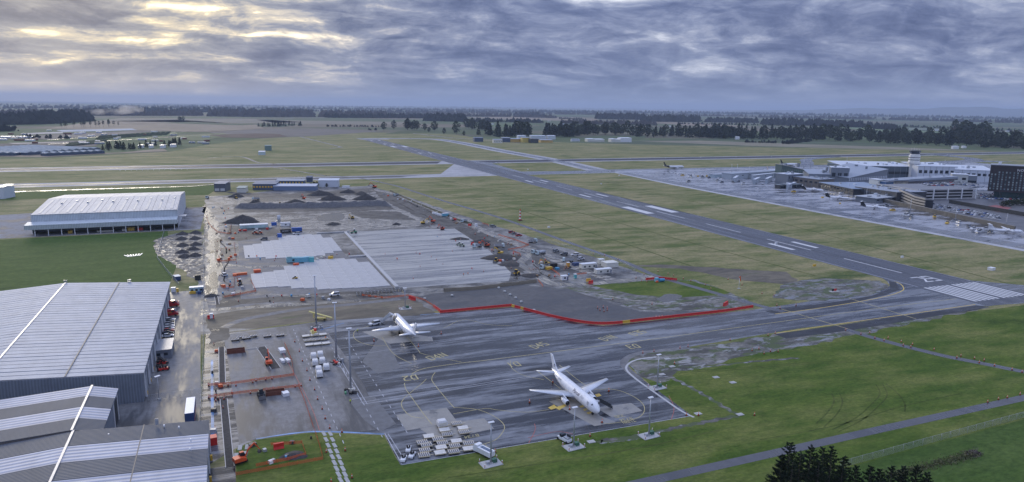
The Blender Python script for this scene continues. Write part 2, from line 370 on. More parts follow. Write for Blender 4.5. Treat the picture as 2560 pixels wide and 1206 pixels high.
# airfield grass
sheet('airfield_grass', px([(-400, 415), (0, 398), (120, 396), (420, 380), (520, 362), (640, 348), (780, 340), (900, 331), (1130, 336), (1250, 352), (1600, 362), (1900, 368), (2560, 381), (2960, 388)])+[(3000, -400), (-1200, -400), (-1500, 700)], GRASS, .012, 150)
sheet('front_grass', [(-362, -160), (60, -160), (200, -60), (200, -9), (-26, -9), (-150, -3), (-225, -8), (-256, -16), (-262, -60), (-420, -60), (-420, -160)], LUSH, .018, 40)
sheet('paddock', [(-1000, 150), (-1000, 372), (-560, 372), (-450, 374), (-446, 320), (-436, 240), (-438, 150)], FIELD, .018, 60)
sheet('paddock', px([(0, 478), (0, 500), (60, 498), (520, 488), (560, 462), (300, 470)]), FIELD, .018, 60)
sheet('roadside_grass', px([(2040, 1192), (2130, 1168), (2330, 1112), (2560, 1049), (2760, 995), (2760, 1290), (1900, 1290)]), FIELD, .022, 30)
# ------------------------------------------------------------------ runways and taxiways
def paved(name, ps, mat, z, **k): return sheet(name, ps, mat, z, 45, **k)
sh = paved('runway_shoulder', rect(-1400, 1003-37, 2600, 1003+34), SHOULDER, .025)
r2 = paved('cross_runway', rect(-1400, 1003-23, 2600, 1003+23), RUN02, .035)
sh2 = paved('taxiway_shoulder', rect(-1400, 744, 180, 790), SHOULDER, .025)
paved('parallel_taxiway', rect(-1400, 756, 180, 779), wet('parallel_taxiway_asphalt', (.11, .115, .125), (.06, .064, .072), .44, .60, (.01, .12, 1), 0., .75, .5, spec=.18), .032)
rw = paved('main_runway', rect(-25, -4, 24, 1890), RUNWAY, .045)
# light shoulders that flare where the runways meet
paved('taxiway_flare', [(-100, 792), (-25, 965), (-58, 965), (-25.5, 1040), (-25.5, 744), (-140, 744), (-170, 760), (-110, 790)], SHOULDER, .040)
paved('taxiway_flare', [(24.5, 744), (24.5, 1040), (62, 968), (45, 960), (36, 800), (100, 792), (180, 792), (180, 748)], TAXI, .040)
ft = smoothpath([(-30, 1930), (60, 1938), (110, 1930), (170, 1905), (205, 1850), (212, 1650), (197, 1300), (195, 1040), (176, 830), (170, 770)], 6)
ribbon('far_taxiway', ft, 44, SHOULDER, .03)
ribbon('far_taxiway_centre', ft, 18, TAXI, .038)
paved('runway_end', rect(-30, 1885, 60, 1950), SHOULDER, .036)
ta = paved('terminal_apron', [(164, 20), (163, 300), (168, 560), (180, 745), (180, 799), (500, 790), (880, 800), (1000, 810), (1060, 790), (1060, -100), (300, -100), (230, -20)], TAPRON, .03)
paved('apron_taxilane', [(163, 20), (163, 300), (168, 560), (180, 745), (200, 745), (190, 560), (186, 300), (187, 20)], TAXI, .042)
paved('apron_shoulder', [(155, 0), (157, 300), (162, 560), (176, 745), (181, 745), (170, 560), (165, 300), (163, 0)], wet('apron_edge_concrete', (.42, .42, .44), (.20, .20, .22), .5, .64, (.06, .03, 1), 0, .5, .2), .045)
paved('apron_taxilane', [(180, 776), (180, 800), (500, 792), (880, 802), (1000, 812), (1150, 808), (1190, 770), (1000, 786), (880, 778), (500, 768)], TAXI, .042)
ribbon('link_taxiway', smoothpath([(1000, 800), (1120, 820), (1190, 880), (1215, 960), (1225, 1000)], 6), 36, TAXI, .041)
ribbon('link_taxiway', smoothpath([(620, 790), (680, 850), (760, 930), (900, 985)], 6), 24, TAXI, .028)
# runway paint: threshold keys, number, centre dashes, touchdown and aiming marks (each mark its own piece)
def mark(ps, mat=WHITEP, z=.052, parent=rw, name='marking'):
    bb = B(); bb.poly([(p[0], p[1], z) for p in ps]); return bb.build(name, mat, parent)
for i in range(6):
    for s in (-1, 1):
        xc = s*(2.7+i*3.6); mark(rect(xc-1.05, 5, xc+1.05, 37), name='threshold_stripe')
for y0 in (69.7, 147.5, 226.7, 307, 388, 466, 545, 624, 703, 1090, 1170, 1250, 1330, 1410, 1490, 1570, 1650):
    mark(rect(-.55, y0, .55, y0+47), name='centre_dash')
for y0, y1, xi, wd in ((153, 179, 9.6, 3.8), (475, 503, 9.6, 3.6), (643, 670, 9.6, 3.6), (1246, 1275, 9.4, 4), (1612, 1640, 9.4, 4), (1795, 1822, 9.4, 4)):
    for s in (-1, 1): mark(rect(s*(xi+wd/2)-wd/2, y0, s*(xi+wd/2)+wd/2, y1), name='touchdown_mark')
for y0, y1 in ((343, 393), (1480, 1534)):
    for s in (-1, 1): mark(rect(s*14.5-4.6, y0, s*14.5+4.6, y1), name='aiming_mark')
for s in (-1, 1):
    for y0, y1 in ((40, 330), (520, 740), (800, 960), (1050, 1290)): mark(rect(s*23.0-.35, y0, s*23.0+.35, y1), M('faded_white_paint', (.33, .34, .38), .5, v=.3, scale=.05), name='edge_line')
mark(rect(21.2, 42, 24, 960), DARKTAR, .050, name='sealed_edge')
for a, c in ((.3, 60), (3.1, 40), (-5, 150), (5.2, 90), (-8, 200), (9, 260), (-3, 330), (2, 420)):    # rubber and seal strips
    mark(rect(a-.35, c, a+.35, c+90), DARKTAR, .049, name='tyre_mark')
def strokes(text, size, wd):
    """painted block characters: strokes on a 2 x 3 grid, u right, v up"""
    F = {'0': [((0, 0), (0, 3)), ((0, 3), (2, 3)), ((2, 3), (2, 0)), ((2, 0), (0, 0))], '1': [((1, 0), (1, 3))], '2': [((0, 3), (2, 3)), ((2, 3), (2, 1.5)), ((2, 1.5), (0, 0)), ((0, 0), (2, 0))],
         '3': [((0, 3), (2, 3)), ((2, 3), (2, 0)), ((2, 0), (0, 0)), ((.6, 1.5), (2, 1.5))], '4': [((1.5, 0), (1.5, 3)), ((1.5, 3), (0, 1)), ((0, 1), (2, 1))], '9': [((2, 0), (2, 3)), ((2, 3), (0, 3)), ((0, 3), (0, 1.5)), ((0, 1.5), (2, 1.5)), ((2, 0), (.2, 0))],
         'D': [((0, 0), (0, 3)), ((0, 3), (1.4, 3)), ((1.4, 3), (2, 2.3)), ((2, 2.3), (2, .7)), ((2, .7), (1.4, 0)), ((1.4, 0), (0, 0))], 'N': [((0, 0), (0, 3)), ((0, 3), (2, 0)), ((2, 0), (2, 3))], 'S': [((2, 3), (0, 3)), ((0, 3), (0, 1.6)), ((0, 1.6), (2, 1.4)), ((2, 1.4), (2, 0)), ((2, 0), (0, 0))],
         'B': [((0, 0), (0, 3)), ((0, 3), (1.8, 3)), ((1.8, 3), (1.8, 0)), ((1.8, 0), (0, 0)), ((0, 1.5), (1.8, 1.5))], '7': [((0, 3), (2, 3)), ((2, 3), (.7, 0))], 'T': [((0, 3), (2, 3)), ((1, 3), (1, 0))], 'U': [((0, 3), (0, 0)), ((0, 0), (2, 0)), ((2, 0), (2, 3))],
         'R': [((0, 0), (0, 3)), ((0, 3), (2, 3)), ((2, 3), (2, 1.5)), ((2, 1.5), (0, 1.5)), ((.8, 1.5), (2, 0))]}
    out = []; u0 = 0
    for ch in text:
        for p, q in F.get(ch, []): out.append(((p[0]+u0, p[1]), (q[0]+u0, q[1])))
        u0 += 3.0 if ch != '1' else 2.6
    return out, u0-1
def paint_text(text, origin, udir, vdir, su, sv, wd, mat, z, parent, name='painted_text'):
    st, w_ = strokes(text, 1, wd); bb = B()
    for p, q in st:
        a = (origin[0]+udir[0]*p[0]*su+vdir[0]*p[1]*sv, origin[1]+udir[1]*p[0]*su+vdir[1]*p[1]*sv)
        c = (origin[0]+udir[0]*q[0]*su+vdir[0]*q[1]*sv, origin[1]+udir[1]*q[0]*su+vdir[1]*q[1]*sv)
        l = hypot(c[0]-a[0], c[1]-a[1]); e = wd*.5/l; a2 = (a[0]-(c[0]-a[0])*e, a[1]-(c[1]-a[1])*e); c2 = (c[0]+(c[0]-a[0])*e, c[1]+(c[1]-a[1])*e)
        strip(bb, a2, c2, wd, z); z += .0006
    return bb.build(name, mat, parent)
paint_text('29', (-6.2, 47), (1, 0), (0, 1), 2.6, 3.6, 1.3, WHITEP, .052, rw, 'runway_number')
# ------------------------------------------------------------------ cargo apron, yards, building site ground
ap = paved('cargo_apron', [(-361, -63), (-260.5, -64.4), (-258, -17), (-255, -11), (-249, -7.5), (-224, -5), (-151, 0), (-110, -2), (-26, -3), (40, -12), (120, -18), (120, 2), (60, 6), (24.5, 40),
    (-25.5, 62), (-29, 56), (-36, 48), (-45, 43), (-88, 38), (-150, 33), (-219, 34), (-240, 35), (-249, 43), (-258, 60), (-269, 79), (-307, 81), (-352, 88), (-395, 83), (-416, 84), (-415.6, -47)]+px([(588, 1122), (640, 1099), (780, 1080), (960, 1087)]), APRON, .030)
yd = paved('staging_concrete', [(-408.5, 80), (-395, 81), (-366, 86), (-362, 40), (-360, 0), (-361, -38)]+px([(900, 1080), (780, 1078), (640, 1097), (600, 1110)])+[(-404, -40), (-406, 20)], YARD, .036)
sheet('plot_grass', px([(590, 1124), (640, 1101), (780, 1082), (960, 1089), (1000, 1165), (1000, 1260), (590, 1260)]), LUSH, .024, 20)
paved('fence_lane', [(-416, -150), (-405.5, -150), (-405.5, -46), (-416, -46)], APRON, .031)
paved('warehouse_yard', [(-470, 12), (-470, -34), (-416, -34), (-416, 10), (-417, 40), (-419, 120), (-420, 168), (-440, 168), (-440, 100), (-440, 12)], YARD, .030)
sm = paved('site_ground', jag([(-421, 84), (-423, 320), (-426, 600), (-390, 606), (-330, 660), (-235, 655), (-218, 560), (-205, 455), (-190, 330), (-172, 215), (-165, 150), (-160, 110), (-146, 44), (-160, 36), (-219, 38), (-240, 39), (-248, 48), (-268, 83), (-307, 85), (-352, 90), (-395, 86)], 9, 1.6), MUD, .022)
# waterlogged and tracked ground, bare strips, compacted bases
def patch(name, ps, mat, z, st=6, am=1.2, seed=1, **k): return sheet(name, jag(px(ps), st, am, seed), mat, z, 40, **k)
patch('haul_track', [(508, 740), (520, 650), (517, 560), (506, 520), (512, 512), (528, 530), (545, 560), (552, 640), (560, 690), (548, 740)], TRACKED, .034, 6, 1.5)
patch('wet_ground', [(540, 508), (560, 496), (720, 490), (790, 484), (930, 492), (960, 505), (905, 520), (780, 508), (620, 520)], WETMUD, .034, 8, 2.5, 2)
patch('wet_ground', [(385, 600), (440, 584), (506, 580), (512, 650), (506, 700), (470, 690), (440, 664), (395, 640)], SILT, .030, 6, 1.5, 3)
patch('wet_ground', [(600, 548), (720, 540), (830, 548), (1010, 558), (1040, 568), (880, 576), (720, 572), (600, 566)], WETMUD, .034, 7, 2, 4)
patch('wet_ground', [(770, 535), (860, 532), (1000, 520), (1052, 545), (1050, 566), (900, 560)], WETMUD, .036, 7, 2, 14)
patch('gravel_base', [(525, 780), (520, 745), (560, 732), (640, 726), (720, 730), (980, 722), (1000, 728), (1010, 735), (870, 745), (640, 762)], GRAVEL, .036, 7, 1, 5)
patch('gravel_base', [(560, 660), (625, 640), (900, 642), (985, 720), (995, 724), (870, 660), (640, 662), (620, 720), (540, 740), (548, 690)], GRAVEL, .035, 7, 1.2, 6)
patch('bare_bank', [(515, 822), (515, 790), (620, 772), (760, 764), (950, 746), (1040, 752), (1075, 775), (1095, 788), (940, 795), (800, 803), (640, 822)], BARE, .042, 6, 1.0, 7)
tk = patch('paver_base', [(1040, 742), (1090, 734), (1300, 714), (1420, 722), (1500, 750), (1600, 778), (1700, 782), (1880, 768), (1600, 800), (1500, 809), (1440, 802), (1282, 764), (1106, 780), (1088, 768)], wet('compacted_base', (.105, .105, .108), (.045, .046, .05), .44, .60, (.012, .05, 1), radians(-14), .7, .35, grime=.35, spec=.3), .044, 8, .8, 8)
patch('muddy_grass', [(1355, 725), (1480, 712), (1640, 700), (1740, 700), (1900, 762), (1860, 768), (1700, 778), (1600, 774), (1500, 745), (1420, 722)], MUDGRASS, .046, 6, 1.2, 9)
patch('grass_island', [(1480, 714), (1640, 702), (1730, 702), (1830, 735), (1700, 745), (1600, 738), (1540, 728)], LUSH, .048, 7, 1.8, 10)
patch('muddy_verge', [(1555, 900), (1600, 884), (1710, 874), (1830, 855), (2000, 828), (2200, 800), (2470, 768), (2420, 780), (2200, 826), (2110, 845), (2040, 862), (1930, 880), (1800, 905), (1700, 930), (1650, 960), (1630, 955), (1580, 925)], MUDGRASS, .034, 5, 1.6, 11)
patch('muddy_ground', [(1950, 715), (2000, 700), (2060, 697), (2200, 702), (2225, 718), (2180, 738), (2060, 752), (1990, 752), (1930, 745)], MUDGRASS, .040, 5, 1.2, 12)
patch('muddy_grass', [(1560, 665), (1680, 662), (1960, 680), (2000, 700), (1990, 712), (1850, 700), (1700, 672)], BARE, .030, 7, 2.0, 13)
ribbon('gravel_margin', smoothpath(px([(1725, 870), (1640, 878), (1590, 886), (1562, 902), (1566, 922), (1600, 950)]), 8), 3.2, GRAVEL, .046)
ribbon('kerb_path', smoothpath(px([(1640, 893), (1600, 898), (1574, 908), (1566, 924), (1590, 948), (1640, 984), (1700, 1026), (1735, 1044)]), 8), .9, M('pale_kerb', (.45, .45, .45)), .049)
# puddles on site
for k, ps in enumerate(([(790, 545), (810, 536), (850, 533), (862, 540), (856, 550), (830, 554), (800, 553)], [(700, 552), (760, 546), (775, 551), (720, 557)], 
                        [(1640, 748), (1670, 735), (1705, 740), (1690, 750), (1660, 756)], [(1340, 660), (1360, 668), (1350, 672)], [(560, 640), (575, 630), (580, 645), (566, 655)], [(600, 500), (700, 494), (760, 498), (650, 506)], [(536, 600), (548, 596), (545, 630), (538, 650)], [(522, 690), (540, 680), (545, 715), (528, 722)])):
    sheet('puddle', jag(smoothpath(px(ps+ps[:1]), 4)[:-1], 2.5, .35, k+20), WATER, .056, None)
# big pour and slab panels (each panel a piece of the new pavement)
pd = paved('concrete_pad', [(-318, 136), (-250, 132), (-241, 150), (-230, 220), (-226, 317), (-268, 326), (-314, 329)], PAD, .05)
for i in range(26):
    y = 138+i*7.3; bb = B(); strip(bb, (-316.5, y+.4*sin(i)), (-233-.09*abs(y-300), y-1.5), .34, .056); bb.build('pour_joint', M('damp_joint', (.27, .27, .27), .4, v=.25), pd)
sl_ = paved('slab_bed', [(-400, 140), (-318, 138), (-318, 226), (-330, 232), (-330, 318), (-362, 334), (-398, 312)], GRAVEL, .048)
pb = B(); pb.box((0, 0, 0), (1, 1, .26)); PANEL = pb.data('slab_panel', SLAB)
def panels(x0, x1, cols):
    w_ = (x1-x0)/len(cols)
    for i, (ya, yb) in enumerate(cols):
        k = max(1, round((yb-ya)/9.5)); h_ = (yb-ya)/k
        jb = B(); jb.box((x0+(i+.5)*w_, (ya+yb)/2, .05), (w_, yb-ya, .19)); jb.build('joint_bed', M('joint_concrete', (.55, .55, .54), .6, v=.15), sl_)
        for j in range(k):
            link('slab_panel', PANEL, sl_, (x0+(i+.5)*w_, ya+(j+.5)*h_, .05), 0, sc=(w_-.30, h_-.22, 1+.02*((i*7+j*3) % 4)/3))
panels(-395, -330, [(246, 292), (246, 296), (240, 305), (240, 307), (238, 321), (238, 325), (238, 325), (240, 325), (246, 322), (252, 306)])
panels(-393, -319, [(162, 198), (162, 200), (160, 203), (154, 214), (152, 217), (147, 225), (146, 227), (145, 227), (144, 226), (143, 222), (143, 210)])
bb = B(); bb.box((-316.6, 232, .05), (2.2, 190, .9)); bb.box((-322, 229, .05), (14, 2.2, .8)); bb.box((-326, 326.5, .05), (26, 1.6, .9))
bb.build('kerb_beam', M('pale_kerb', (.45, .45, .45)), sl_)
# service road round the site and the roads of the foreground
ROADS = []
ribbon('perimeter_road', smoothpath(px([(960, 458), (1000, 468), (1100, 500), (1250, 545), (1420, 606), (1560, 655), (1640, 690), (1760, 725), (1900, 765), (1960, 780)]), 6), 4.6, ROAD, .050)
ribbon('perimeter_road', smoothpath(px([(2115, 824), (2200, 850), (2350, 888), (2450, 908), (2560, 930), (2700, 955)]), 6), 4.4, ROAD, .050)
ribbon('haul_road', smoothpath(px([(930, 475), (985, 485), (1060, 515), (1170, 560), (1240, 590), (1330, 625), (1400, 655), (1470, 680), (1530, 700)]), 6), 9, WETMUD, .046)
ribbon('haul_road', smoothpath(px([(1330, 625), (1310, 648), (1300, 660), (1325, 675), (1345, 690), (1370, 705), (1400, 712), (1500, 708), (1640, 692)]), 6), 6.5, TRACKED, .047)
ribbon('haul_road', smoothpath(px([(1060, 580), (1110, 600), (1170, 640), (1220, 672), (1270, 700)]), 6), 6, GRAVEL, .047)
ribbon('site_track', smoothpath(px([(560, 820), (600, 802), (680, 785), (760, 772), (870, 762), (1000, 748)]), 6), 4.5, GRAVEL, .050)
ribbon('boundary_road', smoothpath(px([(1480, 1236), (1610, 1206), (1960, 1128), (2200, 1074), (2560, 995), (2760, 950)]), 6), 3.9, ROAD, .040)
ribbon('taxi_verge_path', px([(0, 481), (240, 473), (480, 466), (560, 459)]), 6, ROAD, .030)
ribbon('airfield_track', smoothpath(px([(560, 450), (700, 444), (815, 440), (900, 446), (960, 458)]), 6), 5, ROAD, .034)
ribbon('airfield_track', px([(680, 418), (820, 441)]), 5, ROAD, .034)
ribbon('airfield_track', smoothpath(px([(725, 335), (770, 347), (845, 366), (848, 369), (825, 372)]), 6), 7, ROAD, .034)
ribbon('airfield_track', smoothpath(px([(520, 395), (600, 392), (640, 405), (660, 408), (735, 415)]), 6), 6, ROAD, .034)
ribbon('airfield_track', smoothpath(px([(1000, 330), (1060, 337), (1130, 345), (1240, 352), (1300, 358)]), 6), 12, ROAD, .034)
ribbon('site_road', smoothpath(px([(516, 496), (640, 484), (800, 476), (900, 470), (935, 462)]), 6), 8, GRAVEL, .036)
# painted lines on the cargo apron
def lines(paths, wd, mat, z, name, parent=ap, n=8):
    for k, p in enumerate(paths):
        bb = B(); q = px(p); polyline(bb, smoothpath(q, n) if len(q) > 2 else q, wd, z); bb.build(name, mat, parent)
lines([[(1029, 936), (1060, 922), (1154, 908), (1200, 903), (1330, 887), (1475, 868.6), (1620, 850), (1780, 828), (2000, 798), (2221, 768), (2391, 747.6)]], .42, PALEY, .042, 'centre_line')
lines([[(1937.6, 834), (2095, 810.6), (2270, 786), (2438.6, 761.8)], [(1937.6, 785.5), (2048, 771), (2152, 754), (2221, 739.7), (2253, 728.7), (2259, 721), (2249.6, 709.8), (2221, 698.8)]], .6, YELLOWP, .043, 'edge_line')
lines([[(2122, 746), (2290.6, 798)], [(1953, 773), (2126.7, 824.8)]], .55, PALEY, .044, 'holding_line')
lines([[(1011, 958), (1014, 972), (1023, 985.5), (1055.8, 1031), (1080, 1062)], [(1088, 931), (1080, 945), (1085, 960), (1131, 1015), (1141.5, 1019), (1190, 1024), (1223, 1035), (1247.6, 1049.8), (1261, 1066), (1255.8, 1082.4), (1237.4, 1100.8), (1196.6, 1115)],
       [(1066, 948), (1053.8, 960), (1023, 985), (1006.9, 1000.8), (1003.8, 1013), (1011, 1027), (1029, 1041.6), (1060, 1046)], [(1133, 1035.5), (1196.6, 1024), (1221, 1022), (1247.6, 1026), (1314.7, 1031), (1372, 1025)],
       [(1276, 902), (1280, 921), (1309, 938.9), (1360, 950)], [(1345, 930), (1375, 952), (1409, 979)], [(1398, 913), (1458, 960), (1490, 974), (1524, 973), (1558.6, 980.5), (1593, 997.7), (1610, 1016), (1607.4, 1035), (1584.4, 1049), (1530, 1059), (1510, 1059)],
       [(885, 832), (884, 842), (890, 850), (905, 858), (935, 865), (965, 865)], [(955, 843), (975, 875), (995, 893), (1030, 910)], [(1017, 842), (1045, 875), (1060, 886), (1154, 906)], [(925, 815), (895, 824), (885, 832)], [(1280, 815), (1220, 812), (1160, 800), (1110, 820)]], .26, PALEY, .043, 'stand_line')
lines([[(900, 1007), (1100, 975), (1400, 930)], [(880, 999), (1100, 965), (1350, 926)], [(908, 1011), (1340, 942)], [(860, 893), (940, 880), (1060, 862), (1190, 842)], [(800, 900), (850, 918), (862, 932)], [(835, 890), (908, 1010)], [(845, 888), (918, 1011)],
       [(1003, 1163), (1730, 1040)], [(970, 1085), (1003, 1137)], [(962, 1084), (1004, 1160)], [(1000, 1137), (1200, 1110)], [(640, 1097), (780, 1079), (960, 1086)]], .24, M('faded_white_line', (.42, .43, .46), .5, v=.3, scale=.3), .044, 'apron_line')
lines([[(1320, 1095), (1390, 1080), (1432, 1086)], [(1336, 1060), (1338, 1075), (1322, 1108)], [(1672, 990), (1685, 1020), (1678, 1050)], [(700, 870), (770, 1000), (800, 1080)]], .2, REDP, .045, 'red_line')
lines([[(530, 900), (530, 960), (532, 1090)]], .9, BLUEP, .046, 'blue_line', yd)
lines([[(640, 1098), (780, 1080), (960, 1086)]], .9, BLUEP, .047, 'blue_line', yd); lines([[(800, 826), (860, 808)], [(1050, 788), (1100, 784)]], .8, BLUEP, .047, 'blue_line')
for xa in (-378.5, -366.5, -358.5):        # dashed lanes
    for k in range(24):
        y0 = 78-k*5.2; x0 = xa+(78-y0)*.035
        if xa < -377 or k > 3: mark(rect(x0-.12, y0-2.2, x0+.12, y0), M('faded_white_line'), .045, yd, 'lane_dash')
for txt, o_, u_, v_ in (('D2', (1038, 938), (-1, 0), (0, -1)), ('D1', (1292, 905), (-1, 0), (0, -1)), ('D3', (1588, 861), (-1, 0), (0, -1)), ('D4N', (1080, 901), (.94, .34), (-.34, .94)), ('D4S', (1340, 872), (.94, .34), (-.34, .94)), ('D1N', (1515, 853), (.94, .34), (-.34, .94)), ('D3S', (1590, 840), (.94, .34), (-.34, .94))):
    p = G(*o_); paint_text(txt, (p.x, p.y), u_, v_, 1.0, 1.5, .55, PALEY, .045, ap, 'stand_number')
for txt, o_ in (('TURN', (1584, 1050)), ('B734', (1577, 1044)), ('A320', (1565, 1036)), ('TURN', (1217, 1112)), ('B734', (1194, 1086))):
    p = G(*o_); paint_text(txt, (p.x, p.y), (-1, 0), (0, -1), .42, .5, .22, PALEY, .046, ap, 'stand_text')
CONC = wet('stand_concrete', (.27, .26, .24), (.12, .12, .12), .54, .66, (.08, .12, 1), 0., .55, .14, grime=.2)
for k, ps in enumerate(([(990, 1038), (1117, 1020), (1143, 1055), (1016, 1077)], [(1050, 1072), (1140, 1056), (1210, 1046), (1235, 1072), (1170, 1086), (1100, 1110)], [(1372, 1004), (1450, 990), (1500, 1040), (1540, 1056), (1486, 1066)], [(1490, 1020), (1578, 1008), (1606, 1028), (1530, 1044)], [(905, 830), (1000, 822), (1080, 850), (975, 860)], [(960, 826), (1080, 843), (1083, 853), (985, 856)])):
    sheet('concrete_stand', px(ps), CONC, .0385+.0006*k, None, parent=ap, kind=None)
for ps in ([(960, 828), (1000, 920), (945, 935), (905, 905)], [(870, 1000), (935, 990), (990, 1060), (950, 1080), (910, 1050)], [(1330, 922), (1378, 918), (1386, 930), (1304, 928)], [(2040, 830), (2110, 820), (1960, 846)]):
    sheet('asphalt_patch', px(ps), DARKTAR if ps[0][0] > 1300 else M('grey_asphalt_patch', (.11, .115, .125), .4, v=.25, scale=.4), .0375, None, parent=ap, kind=None)
paved('sealed_margin', px([(1937, 786), (2048, 771), (2152, 753), (2215, 738), (2250, 724), (2240, 706), (2222, 703), (2226, 722), (2180, 740), (2100, 754), (1912, 778)]), DARKTAR, .040)
paved('sealed_margin', px([(1937, 836), (2110, 812), (2440, 764), (2475, 768), (2130, 826), (1965, 847)]), DARKTAR, .040)

for k, (ps, wd) in enumerate((([(1655, 932), (1700, 955), (1750, 982), (1800, 1012), (1842, 1037)], 1.8), ([(1600, 1092), (1680, 1072), (1760, 1056), (1845, 1040)], 2.0), ([(1660, 930), (1760, 918), (1880, 905), (2000, 895)], 1.6), ([(1500, 1104), (1560, 1098), (1640, 1085)], 3.0))):
    q = smoothpath(px(ps), 8); q = [(x+.5*sin(i*1.7+k), y+.5*cos(i*2.3)) for i, (x, y) in enumerate(q)]
    ribbon('worn_track', q, wd, MUDGRASS, .026)
TYRE = grass('flattened_grass', (.052, .078, .018), (.085, .108, .026), (.12, .13, .045), (.04, .065, .016))
for k, ps in enumerate(([(2040, 1060), (2070, 1030), (2085, 1005), (2080, 985)], [(2060, 1068), (2092, 1036), (2106, 1008), (2100, 985)], [(2080, 1075), (2140, 1045), (2180, 1010), (2200, 985), (2190, 962)], [(2096, 1080), (2156, 1050), (2198, 1014), (2218, 988), (2206, 960)], [(2215, 960), (2245, 985), (2262, 1010), (2262, 1030)], [(1700, 928), (1850, 920), (2000, 908), (2140, 902)], [(1700, 932), (1850, 924), (2000, 912), (2140, 906)], [(1900, 1100), (2100, 1062), (2250, 1018), (2400, 985)], [(1120, 1195), (1350, 1160), (1600, 1120), (1800, 1075)], [(980, 470), (1200, 500), (1500, 590), (1800, 690)], [(1060, 440), (1400, 520), (1700, 600), (2040, 690)], [(1480, 448), (1800, 520), (2150, 610), (2540, 715)])):
    ribbon('tyre_track', smoothpath(px(ps), 6), .55 if k < 9 else 1.3, TYRE, .027)
for ps in ([(1370, 1020), (1385, 1012), (1392, 1018), (1416, 1010), (1420, 1013), (1398, 1026), (1390, 1021), (1378, 1025)], [(1448, 1016), (1458, 1013), (1462, 1017), (1452, 1020)], [(1457, 1024), (1466, 1021), (1470, 1025), (1461, 1028)], [(1466, 1032), (1478, 1029), (1482, 1033), (1470, 1036)], [(1487, 935+52), (1498, 984), (1504, 990), (1492, 993)]):
    sheet('stop_mark', px(ps), YELLOWP, .0465, None, parent=ap, kind=None)

for k, ps in enumerate(([(930, 474), (975, 480), (1070, 520), (1180, 566), (1120, 568), (1040, 540), (985, 515), (950, 495)], [(1080, 572), (1170, 566), (1260, 592), (1300, 614), (1240, 622), (1170, 622), (1120, 596)], [(580, 512), (960, 505), (990, 524), (760, 530), (590, 532)], [(560, 480), (720, 486), (940, 470), (930, 482), (800, 496), (640, 496)], [(570, 565), (680, 568), (720, 590), (600, 606), (562, 600)], [(1230, 640), (1300, 636), (1322, 665), (1310, 685), (1270, 676)], [(1330, 640), (1420, 650), (1450, 676), (1380, 684), (1345, 668)], [(860, 525), (1000, 530), (1040, 552), (900, 545)], [(556, 736), (700, 734), (980, 728), (1010, 742), (860, 748), (640, 758), (540, 770)], [(520, 800), (560, 792), (570, 850), (530, 860)], [(690, 768), (790, 762), (800, 800), (700, 806)])):
    patch('churned_ground', ps, SOIL, .0375+.0004*k, 5, 1.6, 60+k)

for k, ps in enumerate(([(545, 500), (640, 505), (760, 500), (900, 498), (940, 490)], [(620, 540), (740, 538), (880, 530), (1010, 528)], [(600, 552), (760, 560), (900, 555), (1040, 562)], [(980, 500), (1040, 530), (1100, 552), (1170, 568)], [(1000, 496), (1060, 524), (1120, 548)], [(1090, 580), (1150, 612), (1210, 650), (1270, 690)], [(1180, 610), (1260, 625), (1320, 632), (1400, 652)], [(1330, 650), (1350, 680), (1390, 700), (1460, 702)], [(560, 660), (620, 668), (700, 665), (820, 655)], [(550, 600), (570, 640), (560, 690), (575, 720)], [(620, 735), (760, 740), (900, 738), (1000, 735)], [(530, 775), (640, 768), (780, 760), (900, 752)], [(1440, 735), (1540, 755), (1650, 770), (1780, 765)], [(1460, 728), (1560, 748), (1680, 760), (1800, 752)])):
    q = smoothpath(px(ps), 10); q = [(x+.7*sin(i*.9+k), y+.6*sin(i*1.3+2*k)) for i, (x, y) in enumerate(q)]
    for off in (-1.1, 1.1): ribbon('wheel_rut', [(x, y+off) for x, y in q], .7+.3*(k % 3), (SOIL, WETMUD, TRACKED)[k % 3], .0482+.0003*k)
# ------------------------------------------------------------------ warehouses beside the apron
def corr(name, col, per=.9, ax=0, depth=.5, rough=.4, metal=0., v=.10):
    """ribbed metal cladding: fine ribs as relief and tone"""
    m, n = newmat(name); s = n.sep(n.co)[ax]
    wv = n.math('SINE', n.math('MULTIPLY', s, 2*pi/per))
    base = rgbm(n, col, v, .22, 5, (1, .4, 1))
    n.put(n.b.inputs['Base Color'], n.mix(n.range(wv, -1, 1), n.vmath('MULTIPLY', base, (.80, .80, .80)), n.vmath('MULTIPLY', base, (1.08, 1.08, 1.08))))
    n.b.inputs['Roughness'].default_value = rough; n.b.inputs['Metallic'].default_value = metal; n.b.inputs['Specular IOR Level'].default_value = .3
    bp = n.add('ShaderNodeBump'); bp.inputs['Strength'].default_value = depth; bp.inputs['Distance'].default_value = .12
    n.put(bp.inputs['Height'], wv); n.put(n.b.inputs['Normal'], bp.outputs[0]); return m
ROOFG = corr('pale_grey_roofing', (.47, .485, .515), .8, 1, .4, .62)
ROOFD = corr('dark_grey_roofing', (.085, .10, .125), .8, 1, .4, .65)
ROOFL = corr('silver_roofing', (.45, .46, .51), 1.9, 1, .6, .62)
WALLG = corr('blue_grey_cladding', (.20, .225, .265), .9, 0, .5, .45)
WALLGY = corr('blue_grey_side_cladding', (.20, .225, .265), .9, 1, .5, .45)
FLASH = M('pale_flashing', (.62, .58, .52), .4); WHITE = M('white_paint', (.78, .79, .80), .4, v=.06); DARK = M('dark_opening', (.02, .022, .026), .6)
STEEL = M('galvanised_steel', (.42, .44, .47), .35, .3); YEL = M('safety_yellow', (.68, .42, .05), .45); GLASS = M('dark_glass', (.02, .028, .038), .06, v=0)
